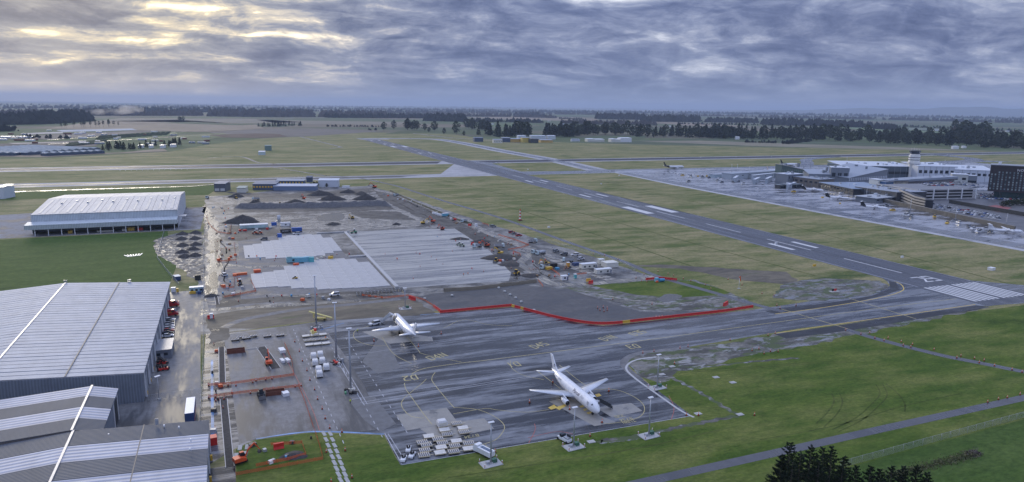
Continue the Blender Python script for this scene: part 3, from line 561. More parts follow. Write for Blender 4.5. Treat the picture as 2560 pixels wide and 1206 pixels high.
CLEARG = M('window_glass', (.09, .12, .15), .05, v=0); ORANGE = M('safety_orange', (.72, .13, .035), .45); RED = M('vivid_red', (.60, .028, .022), .42); BLACK = M('black_rubber', (.018, .018, .02), .7)
JOINT = M('rust_tinted_joint', (.15, .135, .125), .6); CREAM = M('cream_panel', (.66, .63, .55), .45); TEAL = M('teal_panel', (.10, .42, .45), .45)
def gable(root, x0, x1, y0, y1, he, hr, xr, bays, mats, ov=.4, zt=.0, gp=.10):
    """two-slope roof, ridge along Y at xr; each bay of sheeting a piece of its own"""
    k = (y1-y0)/bays
    for side, xe in ((0, x0-ov), (1, x1+ov)):
        for i in range(bays):
            mt = mats[i % len(mats)] if callable(getattr(mats, '__len__', None)) else mats
            ya, yb = y0+i*k+gp, y0+(i+1)*k-gp; bb = B()
            za = he-(hr-he)*ov/abs(xr-(x0 if side == 0 else x1))
            p = [(xr, ya, hr), (xe, ya, za), (xe, yb, za), (xr, yb, hr)]
            if side: p = p[::-1]
            bb.prism([(q[0], q[1], q[2]+zt) for q in p], (0, 0, .22)); bb.build('roof_sheet', mt, root)
    bb = B(); t = .10
    bb.prism([(xr, y0, hr-t), (x0, y0, he-t), (x1, y0, he-t)][::1], (0, y1-y0, 0)); bb.build('roof_deck', JOINT, root)
    bb = B(); bb.box((xr, (y0+y1)/2, hr+.15), (.6, y1-y0+.5, .3)); bb.build('ridge_cap', FLASH, root)
A = empty('warehouse', (-480, 80, 0), 0, 'huge pale grey ribbed-roof warehouse beside the red vans', 'warehouse')
def at(root): return Matrix.Translation(-root.location)
def sub(root, bb, name, mat, parent=None):
    bb.v = [(v[0]-root.location.x, v[1]-root.location.y, v[2]-root.location.z) for v in bb.v]; return bb.build(name, mat, parent or root)
class RootB:
    pass
def rooted(root, fn, *a, **k):
    """build children in world coordinates, then hang them on root"""
    before = set(bpy.data.objects); fn(*a, **k)
    for o in set(bpy.data.objects)-before:
        if o.parent is root: o.matrix_parent_inverse = root.matrix_basis.inverted()
bpy.context.view_layer.update()
def inv(root):
    for o in root.children: o.matrix_parent_inverse = Matrix.Translation(-Vector(root.location))
gable(A, -527, -434, 12, 148.5, 10.2, 13.4, -480.5, 36, [ROOFG], gp=.24)
bb = B(); bb.prism([(-527, 11.6, .05), (-434.3, 11.6, .05), (-434.3, 11.6, 10.2), (-480.5, 11.6, 13.4), (-527, 11.6, 10.2)], (0, .3, 0)); bb.build('end_wall', WALLG, A)
bb = B(); bb.prism([(-527, 147.9, .05), (-434.3, 147.9, .05), (-434.3, 147.9, 10.1), (-480.5, 147.9, 13.2), (-527, 147.9, 10.1)], (0, .3, 0)); bb.build('end_wall', WALLG, A)
bb = B(); bb.box((-434.45, 80, .05), (.3, 135, 10)); bb.build('side_wall', WALLGY, A)
bb = B(); bb.box((-526.8, 80, .05), (.3, 135, 10)); bb.build('side_wall', WALLGY, A)
for i in range(11):
    y = 16+i*12.6
    bb = B(); bb.prism([(-434.1, y-.25, .05), (-433.5, y-.25, .05), (-433.9, y-.25, 9.9), (-434.2, y-.25, 9.9)], (0, .5, 0)); bb.build('wall_column', WHITE, A)
    if i < 10:
        bb = B(); bb.box((-434.2, y+6.3, .05), (.16, 5.6, 6.2)); d = bb.build('roller_door', M('grey_roller_door', (.30, .32, .35), .45, v=.1, mp=(1, 1, 6)), A)
        bb = B(); bb.box((-433.9, y+2.2, .05), (.7, .7, 1.2)); bb.build('door_guard', YEL, A)
for x, y in ((-521, 148), (-480.5, 148.4), (-452.5, 148.4)):
    bb = B()
    for k in range(4): bb.box((x-.6+.4*k, y, 10.6 if x > -500 else 9.6), (.1, .9, 2.6 if x < -500 else (4.4 if x < -470 else 2.6)))
    for k in range(3): bb.box((x, y, 11.2+k*.8), (1.6, 1.0, .12))
    bb.build('roof_ladder', STEEL, A)
for x, y in ((-505, 12), (-464, 12)):
    bb = B(); bb.box((x, 11.4, 6.6), (.5, .5, .6)); bb.build('wall_lamp', WHITE, A)
bb = B(); bb.box((-457, 80, 12.16), (.35, 136, .16)); bb.T = None; bb.build('roof_seam', JOINT, A)
inv(A)
# striped warehouse at the lower left, with its taller cross block
Bq = empty('warehouse', (-440, -60, 0), 0, 'striped light and dark grey roofed warehouse in the lower left corner', 'warehouse')
gable(Bq, -482, -412.5, -120, -33, 9.0, 11.2, -447.2, 9, [ROOFD, ROOFL])
for i, (xa, wd) in enumerate(((-429.5, .3),)): bb = B(); bb.box((xa, -76, 10.2), (wd, 87, .14)); bb.build('roof_seam', JOINT, Bq)
bb = B(); bb.prism([(-482, -33.3, .05), (-412.8, -33.3, .05), (-412.8, -33.3, 8.9), (-447.2, -33.3, 11), (-482, -33.3, 8.9)], (0, .25, 0)); bb.build('end_wall', WALLG, Bq)
bb = B(); bb.box((-412.7, -76, .05), (.25, 87, 8.8)); bb.build('side_wall', WALLGY, Bq)
for i in range(5):
    y = -36-i*13; bb = B(); bb.box((-412.25, y, .05), (.35, .4, 8.8)); bb.build('wall_column', WHITE, Bq); bb = B(); bb.box((-411.9, y-5, .05), (.6, .8, 1.6)); bb.build('door_guard', YEL, Bq)
bb = B(); bb.box((-426, -34.2, 10.5), (.9, .12, 1.8));
for k in range(5): bb.box((-426.4+.2*k, -34.1, 10.5), (.06, .2, 1.8))
bb.build('roof_ladder', STEEL, Bq)
for x, y in ((-424, -36), (-438, -37), (-420, -38.5), (-416.5, -48), (-416.5, -54)):
    bb = B(); bb.tube((x, y, 10), (x, y, 10.9), .22, .22, 6); bb.build('roof_vent', WHITE, Bq)
inv(Bq)
B2 = empty('warehouse', (-455, -15, 0), 0, 'narrow striped-roof shed abutting the striped warehouse and its dark doorway', 'warehouse')
gable(B2, -490, -440.6, -32.6, 1.5, 9.6, 11.4, -447.6, 4, [ROOFD, ROOFL, ROOFD, ROOFL])
bb = B(); bb.prism([(-490, 1.2, .05), (-440.8, 1.2, .05), (-440.8, 1.2, 9.5), (-447.6, 1.2, 11.2), (-490, 1.2, 9.5)], (0, .25, 0)); bb.build('end_wall', WALLG, B2)
bb = B(); bb.box((-440.8, -15.5, .05), (.25, 34, 9.4)); bb.build('side_wall', WALLGY, B2)
bb = B(); bb.box((-440.6, -5, .05), (.12, 7, 7.6)); bb.build('doorway', DARK, B2)
bb = B(); bb.box((-440.5, -1.2, .05), (.3, .4, 9.2)); bb.build('door_post', WHITE, B2); bb = B(); bb.box((-440.5, -9, .05), (.3, .4, 9.2)); bb.build('door_post', WHITE, B2); inv(B2)
# white freight hall across the paddock
C = empty('freight_hall', (-495, 420, 0), 0, 'long white freight hall with an open loading canopy across the paddock', 'freight hall')
WROOF = corr('white_ribbed_roofing', (.50, .50, .51), 1.1, 0, .35, .6); WWALL = corr('white_cladding', (.55, .60, .63), 1.1, 0, .3, .5); WWALLY = corr('white_side_cladding', (.62, .65, .68), 1.1, 1, .3, .5)
y0, y1, x0, x1, xr = 391., 520., -546., -443., 0
k = 11; w_ = (x1-x0)/k
for i in range(k):
    for ya, za, yb, zb in ((y0-.5, 14.8, (y0+y1)/2, 19.4), ((y0+y1)/2, 19.4, y1+.5, 14.8)):
        bb = B(); bb.prism([(x0+i*w_+.1, ya, za), (x0+(i+1)*w_-.1, ya, za), (x0+(i+1)*w_-.1, yb, zb), (x0+i*w_+.1, yb, zb)], (0, 0, .3)); bb.build('roof_sheet', WROOF, C)
for i in range(k):
    bb = B(); bb.prism([(x0+i*w_+w_*.45, y0+4, 15.5), (x0+i*w_+w_*.62, y0+4, 15.5), (x0+i*w_+w_*.62, y0+58, 19.3), (x0+i*w_+w_*.45, y0+58, 19.3)], (0, 0, .12)); bb.build('skylight', M('skylight_sheet', (.52, .51, .48), .6), C)
bb = B(); bb.prism([(x0, y0, 14.7), (x0, (y0+y1)/2, 19.2), (x0, y1, 14.7)], (x1-x0, 0, 0)); bb.build('roof_deck', JOINT, C)
bb = B(); bb.box(((x0+x1)/2, y0, 6.5), (x1-x0, .4, 8.3)); bb.build('front_wall', WWALL, C)
for sx in (x0, x1):
    bb = B(); bb.prism([(sx-.2, y0, .05), (sx-.2, y1, .05), (sx-.2, y1, 14.6), (sx-.2, (y0+y1)/2, 19.1), (sx-.2, y0, 14.6)], (.4, 0, 0)); bb.build('end_wall', WWALLY, C)
bb = B(); bb.box(((x0+x1)/2, y1, .05), (x1-x0, .4, 14.4)); bb.build('back_wall', WWALL, C)
bb = B(); bb.box(((x0+x1)/2, y0+8, .05), (x1-x0-1, .4, 9)); bb.build('dock_wall', M('dock_grey', (.22, .235, .25), .6), C)
bb = B(); bb.prism([(x0-2.5, y0-12, 5.0), (x0-2.5, y0-12.3, 8.6), (x0-2.5, y0-.3, 9.6), (x0-2.5, y0-.3, 5.2)], (x1-x0+2.5, 0, 0)); bb.build('canopy', WWALL, C)
for i in range(12):
    bb = B(); bb.box((x0+4+i*8.8, y0-11.3, .05), (.45, .45, 5)); bb.build('canopy_post', WHITE, C)
for i in range(10):
    bb = B(); bb.box((x0+14+i*9.4, y0+40+9*(i % 2), 17.9), (1.3, 1.3, 1.3)); bb.build('roof_vent', STEEL, C)
bb = B(); bb.box((x1+3.2, y0+10, 8.2), (6, 10, .4)); bb.box((x1+5.8, y0+6, .05), (.3, .3, 8.2)); bb.build('side_canopy', WROOF, C)
inv(C)
paved('loading_apron', [(-552, 376), (-426, 376), (-424, 512), (-443, 512), (-443, 391), (-546, 391), (-546, 520), (-620, 500), (-620, 376)], wet('loading_concrete', (.27, .27, .28), (.10, .10, .11), .46, .6, (.05, .05, 1), 0, .9, .7, spec=.12), .034)
def crate(name, label, loc, d, mat, rz=0., cat='crate'):
    bb = B(); bb.box((0, 0, 0), d); bb.box((0, 0, d[2]), (d[0]*1.03, d[1]*1.03, .08)); return bb.build(name, mat, None, loc=loc, rz=rz, label=label, cat=cat)
for i, (pxx, mt, lb, s) in enumerate(((330, YEL, 'yellow machine parked under the white canopy', (5, 3, 2.6)), (352, RED, 'red machine parked under the white canopy', (4, 3, 2)), (184, YEL, 'small yellow machine under the left half of the canopy', (3, 3, 2.2)), (313, CREAM, 'cream crate stack under the white canopy', (3, 2.5, 1.6)), (268, CREAM, 'low cream pallet row under the middle of the canopy', (12, 2, 1.0)), (385, DARK, 'dark machine under the right end of the canopy', (4, 3, 2)))):
    p = G(pxx, 581-pxx*.02); crate('parked_load', lb, (p.x, 386, .06), s, mt, 0, 'machine')
# grey shed, container office, trailer
g1 = empty('yard_shed', (-431.4, 63, 0), 0, 'small grey corrugated shed against the big warehouse', 'shed')
bb = B(); bb.box((0, 0, .05), (6.6, 14.5, 3.6)); bb.build('wall', WALLGY, g1)
bb = B(); bb.prism([(-3.5, -7.6, 3.55), (3.5, -7.6, 3.75), (3.5, -7.6, 3.95), (-3.5, -7.6, 3.8)], (0, 15.2, 0)); bb.build('roof', M('grey_roof', (.30, .32, .36), .4), g1)
for xx in (-1.6, 1.2): bb = B(); bb.box((xx, -7.3, 1.4), (1.4, .06, 1.1)); bb.build('window', GLASS, g1)
bb = B(); bb.box((-.2, -7.3, .05), (1, .06, 2.1)); bb.build('door', M('grey_door', (.36, .38, .41)), g1)
def cabin(name, label, p, d, rz, wall, roof, wins=3, cat='cabin', win=GLASS):
    c = empty(name, p, rz, label, cat)
    bb = B(); bb.box((0, 0, .25), (d[0], d[1], d[2]-.25)); bb.build('wall', wall, c)
    bb = B(); bb.box((0, 0, d[2]), (d[0]+.3, d[1]+.3, .18)); bb.build('roof', roof, c)
    bb = B(); bb.box((-d[0]*.35, 0, .02), (.3, d[1]*.9, .23)); bb.box((d[0]*.35, 0, .02), (.3, d[1]*.9, .23)); bb.build('skid', STEEL, c)
    for i in range(wins):
        bb = B(); bb.box((-d[0]/2+d[0]*(i+.6)/(wins+.2), -d[1]/2-.02, 1.1), (min(1.3, d[0]/wins*.5), .06, 1.0)); bb.build('window', win, c)
    if wins: bb = B(); bb.box((d[0]*.44, -d[1]/2-.02, .3), (.9, .06, 2.0)); bb.build('door', M('cabin_door', (.10, .12, .2), .5), c)
    return c
p = G(492, 731); cabin('container_office', 'pale blue container office by the site gate', (p.x, p.y, .04), (7, 3, 3.0), 0, M('pale_blue_panel', (.36, .52, .58), .45), WHITE, 3)
p = G(482, 733); crate('waste_bin', 'low yellow bin in front of the pale blue office', (p.x, p.y-1.6, .04), (3.2, 1.4, 1.2), YEL, 0, 'bin')
p = G(499, 734); crate('waste_bin', 'dark blue bin in front of the pale blue office', (p.x, p.y-1.6, .04), (1.8, 1.4, 1.5), M('navy_panel', (.03, .06, .16)), 0, 'bin')
p = G(434, 730); crate('tank_box', 'white tank box at the top of the warehouse yard', (p.x, p.y, .04), (2.2, 2, 2.4), WHITE, 0, 'box'); p = G(444, 730); crate('tank_box', 'yellow pump box beside the white tank box', (p.x, p.y, .04), (1.0, 1.5, 1.8), YEL, 0, 'box')
p = G(443, 701); cabin('storage_container', 'navy storage container beyond the warehouse yard', (p.x, p.y, .03), (3, 5, 2.6), .3, M('navy_panel'), M('pale_roof', (.5, .55, .6)), 0, 'container')
p = G(495, 700); cabin('storage_container', 'dark container behind the pale blue office', (p.x, p.y, .03), (3.2, 3, 2.8), 0, M('black_panel', (.03, .032, .036)), M('black_panel'), 0, 'container')
t = empty('semi_trailer', (-418.7, -7, .04), 0, 'white-topped curtain trailer with a navy back end in the lower yard', 'trailer')
bb = B(); bb.box((0, 0, 1.1), (2.7, 13.5, 3.0)); bb.build('box_body', WHITE, t); bb = B(); bb.box((0, -6.8, 1.0), (2.72, .15, 3.0)); bb.build('rear_door', M('navy_panel'), t)
bb = B(); bb.box((1.38, 0, 1.15), (.06, 13.3, 2.8)); bb.box((-1.38, 0, 1.15), (.06, 13.3, 2.8)); bb.build('side_curtain', M('navy_panel'), t)
bb = B(); bb.box((1.42, 0, 1.05), (.05, 13, .25)); bb.build('side_rail', RED, t)
for yy in (-5.2, -4, -2.8):
    for s in (-1, 1): bb = B(); bb.tube((s*1.2, yy, .5), (s*.9, yy, .5), .5, .5, 10); bb.build('wheel', BLACK, t)
# ------------------------------------------------------------------ aircraft
AIRW = M('aircraft_white', (.80, .81, .83), .28, v=.05, scale=.4, coat=.3); GREYW = M('wing_grey', (.60, .63, .68), .32, v=.06); METAL = M('bare_metal', (.55, .56, .58), .25, .6)
NAVY = M('navy_print', (.02, .035, .11), .4, v=0)
def ring(y, cz, rx, rz_, n=16, dx=0.): return [(dx+rx*cos(2*pi*k/n), y, cz+rz_*sin(2*pi*k/n)) for k in range(n)]
def wing_mesh(root, tip, c0, c1, thick, mat, name, fold=.0):
    """tapered wing between two chord stations: root/tip = (x, y_leading, z)"""
    b = B(); rings = []
    for (x, yl, z), c, t in ((root, c0, thick), (tip, c1, thick*.45)):
        prof = [(0, 0), (.08, .5), (.3, .62), (.65, .36), (1, .02), (.65, -.2), (.3, -.38), (.08, -.36)]
        rings.append([(x, yl-u*c, z+v*t*c*.16) for u, v in prof])
    b.rings(rings); return b.data(name, mat)
def text_mesh(txt, size, mat, name, spacing=1.0, extr=.01):
    cu = bpy.data.curves.new(name, 'FONT'); cu.body = txt; cu.size = size; cu.extrude = extr; cu.space_character = spacing; cu.align_x = 'CENTER'; cu.align_y = 'CENTER'
    o = bpy.data.objects.new('tmp', cu); COL.objects.link(o); bpy.context.view_layer.update()
    me = bpy.data.meshes.new_from_object(o.evaluated_get(bpy.context.evaluated_depsgraph_get())); bpy.data.objects.remove(o); bpy.data.curves.remove(cu)
    me.name = name; me.materials.clear(); me.materials.append(mat); return me
def jet_parts(L=37.0, R=2.05, span=31.4, fin=9.2, eng=True, body=AIRW, finm=None, tailm=None, npx=16):
    """twin jet, nose towards +Y, wing centre near the origin"""
    P = []; zc = 3.3; yn = L*.47; yt = yn-L
    st = [(0, .02, .03), (.008, .22, .24), (.02, .42, .45), (.045, .68, .70), (.075, .87, .88), (.11, .98, .98), (.15, 1, 1), (.40, 1, 1), (.66, 1, 1), (.74, .93, .90), (.82, .76, .72), (.90, .50, .46), (.96, .27, .24), (1.0, .10, .10)]
    b = B(); rs = []
    for t, a, c in st:
        lift = (t-.66)/.34*1.35 if t > .66 else (-(.10-t)/.10*.55 if t < .10 else 0)
        rs.append(ring(yn-t*L, zc+lift*(R/2), a*R, c*R*1.05, npx))
    b.rings(rs); P.append(('fuselage', b.data('fuselage', body), []))
    subs = []
    b = B(); b.prism([(-1.1, yn-1.9, zc+.55), (1.1, yn-1.9, zc+.55), (1.25, yn-2.75, zc+1.25), (-1.25, yn-2.75, zc+1.25)], (0, .10, .12)); b.prism([(-1.62, yn-3.1, zc+.5), (-1.2, yn-2.1, zc+.5), (-1.3, yn-2.8, zc+1.2)], (-.06, 0, .05)); b.prism([(1.62, yn-3.1, zc+.5), (1.2, yn-2.1, zc+.5), (1.3, yn-2.8, zc+1.2)], (.06, 0, .05))
    P.append(('windscreen', b.data('windscreen', GLASS), []))
    for s in (-1, 1):
        P.append(('wing', wing_mesh((s*1.3, 3.2, zc-1.0), (s*span/2, -3.9, zc+.7), 7.0, 1.7, 1.0, GREYW, 'wing'), []))
        P.append(('tailplane', wing_mesh((s*.4, yt+5.0, zc+1.3), (s*7.0, yt+1.8, zc+1.8), 3.6, 1.4, .8, GREYW, 'tailplane'), []))
        if eng:
            b = B(); ex, ey, ez = s*5.3, 4.6, zc-1.9
            b.rings([ring(ey, ez, .80, .80, 14, ex), ring(ey-.25, ez, .96, .96, 14, ex), ring(ey-1.6, ez, 1.06, 1.06, 14, ex), ring(ey-3.4, ez+.1, .82, .82, 14, ex), ring(ey-4.6, ez+.15, .45, .45, 14, ex)], cap=(False, True))
            b.prism([(ex-.14, ey-.8, ez+.9), (ex+.14, ey-.8, ez+.9), (ex+.14, ey-4.0, ez+1.35), (ex-.14, ey-4.0, ez+1.35)], (0, 0, .5)); nac = b.data('engine', body)
            b = B(); b.rings([ring(ey-.02, ez, .80, .80, 14, ex), ring(ey-.5, ez, .78, .78, 14, ex)], cap=(False, True)); i1 = b.data('intake', DARK)
            b = B(); b.tube((ex, ey-.45, ez), (ex, ey-.1, ez), .25, .03, 8); i2 = b.data('spinner', METAL)
            P.append(('engine', nac, [('intake', i1), ('spinner', i2)]))
        b = B(); b.tube((s*2.6, -1.6, zc-1.2), (s*2.6, -1.6, .5), .14, .12, 6); b.tube((s*2.25, -1.6, .55), (s*2.95, -1.6, .55), .55, .55, 10); P.append(('main_gear', b.data('main_gear', BLACK), []))
    b = B(); zt = zc+1.0; b.prism([(-.16, yt+7.2, zt+.55), (-.16, yt+3.6, zt+2.2), (-.16, yt+.2, zt+fin-3.2), (-.16, yt-1.6, zt+fin-3.2), (-.16, yt+1.2, zt+.4)], (.32, 0, 0)); P.append(('tail_fin', b.data('tail_fin', finm or body), []))
    b = B(); b.tube((0, yn-4.2, zc-1.6), (0, yn-4.2, .4), .1, .1, 6); b.tube((-.3, yn-4.2, .4), (.3, yn-4.2, .4), .4, .4, 10); P.append(('nose_gear', b.data('nose_gear', BLACK), []))
    if tailm:
        b = B(); b.rings([ring(yn-t*L, zc+((t-.66)/.34*1.35 if t > .66 else 0)*(R/2), a*R*1.012, c*R*1.06, npx) for t, a, c in st[9:]]); P.append(('tail_cone', b.data('tail_cone', tailm), []))
    return P, yn, yt, zc
P, yn, yt, zc = jet_parts()
JET = Proto('cargo_jet', 'aircraft', P)
f1 = JET.put((-292.0, -38.6, .04), pi, 'white cargo jet with blue lettering, nose towards the grass edge', 'parked cargo jets')
f2 = JET.put((-331.6, 56.8, .04), 0.03, 'plain white cargo jet with its big cargo door gaping open', 'parked cargo jets')
def add(root, name, me, loc=(0, 0, 0), rot=(0, 0, 0)):
    o = link(name, me, root); o.location = loc; o.rotation_euler = rot; return o
# lettering wraps the shoulder of the fuselage; local +X side is world -X for the turned jet
tm = text_mesh('Parcel', 1.9, NAVY, 'lettering'); tm2 = text_mesh('Air', 1.7, M('grey_print', (.45, .48, .55), .4, v=0), 'lettering')
ang = radians(38)
for me, yy, aa in ((tm, 4.0, radians(36)), (tm2, 8.3, radians(36))):
    rr = 2.12; o = add(f1, 'lettering', me, (rr*cos(aa), yy, zc+rr*1.05*sin(aa)))
    x = Vector((0, 1, 0)); z = Vector((cos(aa), 0, sin(aa))); y = z.cross(x); o.rotation_euler = Matrix((x, y, z)).transposed().to_euler()
o = add(f1, 'registration', text_mesh('ZK-TLJ', .7, NAVY, 'registration'), (2.0*cos(.5), yt+10.5, zc+2.05*sin(.5)+.35)); x = Vector((0, 1, 0)); z = Vector((cos(.5), 0, sin(.5))); o.rotation_euler = Matrix((x, z.cross(x), z)).transposed().to_euler()
for sx in (-.2, .2):      # emblem on the fin: a dark swirl
    b = B()
    for k in range(9):
        a0, a1 = k*.55, (k+1)*.55; r0, r1 = .85-.05*k, .85-.05*(k+1)
        b.poly([(0, cos(a0)*r0, sin(a0)*r0), (0, cos(a1)*r1, sin(a1)*r1), (0, cos(a1)*r1*.5, sin(a1)*r1*.5), (0, cos(a0)*r0*.5, sin(a0)*r0*.5)])
    add(f1, 'emblem', b.data('emblem', NAVY), (sx, yt+2.4, zc+3.4))
b = B(); b.box((0, 0, 0), (.08, 1.0, 1.9))
for r_ in (f1,):
    add(r_, 'door_outline', b.data('door_outline', M('panel_line', (.5, .51, .54))), (2.0, yn-4.6, zc-.3), (0, -.1, 0))
# open cargo door on the rear jet: dark opening and raised panel on its left side
b = B(); b.rings([[(-2.16*cos(a), y, zc+2.16*1.05*sin(a)) for a in [radians(-18+i*11) for i in range(9)]] for y in (yn-9.2, yn-6.0)], closed=False, cap=(False, False)); add(f2, 'door_opening', b.data('door_opening', M('hold_interior', (.10, .11, .12), .6)))
b = B(); b.prism([(-1.2, yn-9.2, zc+2.0), (-1.2, yn-6, zc+2.0), (-3.9, yn-6, zc+3.5), (-3.9, yn-9.2, zc+3.5)], (0, 0, .15)); add(f2, 'cargo_door', b.data('cargo_door', AIRW))
b = B(); b.rings([[(-2.2*cos(a), y, zc+2.2*1.05*sin(a)) for a in [radians(-10+i*11) for i in range(10)]] for y in (yn-5.75, yn-5.4)], closed=False, cap=(False, False)); add(f2, 'door_surround', b.data('door_surround', M('panel_line')))
# airliners on the terminal apron
BLK = M('black_livery', (.012, .013, .016), .35, v=0)
P2, a_, b_, c_ = jet_parts(37.5, 2.0, 34, 10.5, True, AIRW, BLK, BLK, 10); AIRL = Proto('airliner', 'aircraft', P2)
AIRL.put((322, 790, .05), radians(-100), 'white airliner with a black tail taxiing alone past the apron edge', 'airliners')
AIRL.put((577, 786, .05), radians(-100), 'white airliner with a black tail beyond the glass pier end', 'airliners', sc=1.06)
AIRL.put((690, 640, .05), radians(-90), 'small distant airliner behind the long white terminal roofs', 'airliners', sc=.7)
P3, a_, b_, c_ = jet_parts(37.5, 2.0, 34, 10.5, True, AIRW, M('white_orange_livery', (.75, .62, .5), .4, v=.2), None, 10); TL = Proto('airliner', 'aircraft', P3)
TL.put((449, 688, .05), radians(-75), 'white airliner nosed in behind the pier, pale orange-marked fin', 'airliners', skip=())
TL.put((475, 672, .05), radians(-75), 'white airliner nosed in behind the pier, fin with pink and navy mark', 'airliners', paint={'tail_fin': M('pink_navy_livery', (.45, .30, .36), .4, v=.6, scale=.5)})
def prop_parts():
    P = []; b = B(); L = 27.; R = 1.4; zc = 2.6; yn = 12.
    st = [(0, .05), (.02, .4), (.05, .72), (.1, .96), (.15, 1), (.62, 1), (.78, .75), (.9, .42), (1, .14)]
    b.rings([ring(yn-t*L, zc+(max(0, t-.62)*2.4), a*R, a*R, 10) for t, a in st]); P.append(('fuselage', b.data('fuselage', AIRW), []))
    b = B(); b.prism([(-.15, -9.2, zc+.9), (-.15, -12.4, zc+5.0), (-.15, -15, zc+5.0), (-.15, -14.4, zc+1.1)], (.3, 0, 0)); P.append(('tail_fin', b.data('tail_fin', BLK), []))
    b = B(); b.rings([ring(yn-t*L, zc+(max(0, t-.62)*2.4), a*R*1.02, a*R*1.02, 10) for t, a in st[6:]]); P.append(('tail_cone', b.data('tail_cone', BLK), []))
    b = B(); b.box((0, -13.8, zc+5.0), (8.2, 1.7, .16)); P.append(('tailplane', b.data('tailplane', AIRW), []))
    b = B(); b.prism([(-13.5, .5, zc+1.5), (-13.5, -.8, zc+1.5), (0, -1.4, zc+1.4), (13.5, -.8, zc+1.5), (13.5, .5, zc+1.5), (0, 1.5, zc+1.4)], (0, 0, .22)); P.append(('wing', b.data('wing', AIRW), []))
    for s in (-1, 1):
        b = B(); b.rings([ring(3.2, zc+1.0, .28, .32, 8, s*4.1), ring(2.4, zc+1.0, .5, .6, 8, s*4.1), ring(-2.4, zc+1.1, .4, .5, 8, s*4.1)]); ng = b.data('engine', AIRW)
        b = B()
        for k in range(6):
            a = k*pi/3+.2; b.box((s*4.1+cos(a)*.9, 3.25, zc+1.0+sin(a)*.9-.1), (.2, .08, .2)); b.prism([(s*4.1, 3.2, zc+1), (s*4.1+cos(a)*1.9-.12*sin(a), 3.2, zc+1+sin(a)*1.9+.12*cos(a)), (s*4.1+cos(a)*1.9+.12*sin(a), 3.2, zc+1+sin(a)*1.9-.12*cos(a))], (0, .06, 0))
        P.append(('engine', ng, [('propeller', b.data('propeller', BLACK))]))
        b = B(); b.tube((s*1.9, -.8, zc-.7), (s*1.9, -.8, .45), .15, .12, 6); b.tube((s*1.65, -.8, .45), (s*2.15, -.8, .45), .45, .45, 8); P.append(('main_gear', b.data('main_gear', BLACK), []))
    return P
TP = Proto('turboprop', 'aircraft', prop_parts())
TP.put((297, 446, .05), radians(-135), 'white turboprop with a black fin parked before the canopy hall', 'turboprops')
TP.put((236, 298, .05), radians(-150), 'white turboprop with a black fin beside the low grey pavilion', 'turboprops')
TP.put((223, 150, .05), radians(-128), 'white turboprop at the far right end of the parking apron wall', 'turboprops', paint={'tail_fin': AIRW, 'tail_cone': AIRW})
P4 = prop_parts()
# ------------------------------------------------------------------ vehicles and plant
def wheels(b_list, xs, ys, r, w_): 
    out = []
    for x in xs:
        for y in ys:
            b = B(); b.tube((x-w_/2 if x > 0 else x+w_/2, y, r), (x+w_/2 if x > 0 else x-w_/2, y, r), r, r, 10); out.append(('wheel', b.data('wheel', BLACK), []))
    return out
def hull(name, prof, half, mat, inset=0., sm=False):
    """side profile (y, z) extruded across; upper points drawn in by inset"""
    b = B(); zs = [p[1] for p in prof]; z0, z1 = min(zs), max(zs)
    def xw(z): return half-inset*((z-z0)/(z1-z0))
    n = len(prof); i = b.pts([(-xw(z), y, z) for y, z in prof]); j = b.pts([(xw(z), y, z) for y, z in prof])
    b.face(range(i, i+n)); b.face(range(j+n-1, j-1, -1))
    for k in range(n): b.face((i+(k+1) % n, i+k, j+k, j+(k+1) % n))
    return b.data(name, mat)
CARW = M('car_white', (.72, .73, .75), .25, v=0, coat=.5); CARS = M('car_silver', (.38, .40, .43), .28, .4, v=0); CARB = M('car_black', (.015, .016, .02), .22, v=0, coat=.5); CARR = M('car_red', (.42, .02, .025), .25, v=0, coat=.5); CARBL = M('car_blue', (.03, .09, .28), .25, v=0, coat=.5); CARG = M('car_grey', (.12, .13, .15), .25, v=0, coat=.5)
LAMPR = M('tail_lamp', (.35, .01, .01), .2, v=0); LAMPW = M('head_lamp', (.75, .75, .72), .1, v=0)
def box_at(c, d, mat, name): b = B(); b.box(c, d); return (name, b.data(name, mat), [])
CAR = Proto('parked_car', 'car', [('body', hull('body', [(-2.2, .35), (-2.25, .8), (-2.0, .95), (-1.0, 1.0), (1.0, .98), (2.0, .82), (2.2, .6), (2.15, .32)], .9, CARW, .06), []), ('cabin', hull('cabin', [(-1.75, .96), (-1.2, 1.42), (.1, 1.48), (1.05, .97)], .80, GLASS, .16), []), box_at((0, -.55, 1.44), (1.2, 1.3, .06), CARW, 'roof'),
    box_at((-.65, 2.12, .62), (.4, .12, .16), LAMPW, 'headlight'), box_at((.65, 2.12, .62), (.4, .12, .16), LAMPW, 'headlight'), box_at((-.65, -2.24, .7), (.4, .06, .16), LAMPR, 'tail_light'), box_at((.65, -2.24, .7), (.4, .06, .16), LAMPR, 'tail_light')]+wheels(0, (-.8, .8), (-1.35, 1.35), .33, .22))
SUV = Proto('parked_suv', 'car', [('body', hull('body', [(-2.4, .45), (-2.45, 1.05), (1.2, 1.1), (2.3, 1.0), (2.45, .7), (2.4, .42)], .95, CARW, .05), []), ('cabin', hull('cabin', [(-2.35, 1.06), (-2.15, 1.78), (.3, 1.8), (1.25, 1.08)], .88, GLASS, .12), []), box_at((0, -.95, 1.77), (1.5, 2.4, .07), CARW, 'roof'),
    box_at((-.7, 2.36, .75), (.4, .14, .2), LAMPW, 'headlight'), box_at((.7, 2.36, .75), (.4, .14, .2), LAMPW, 'headlight')]+wheels(0, (-.85, .85), (-1.5, 1.5), .38, .25))
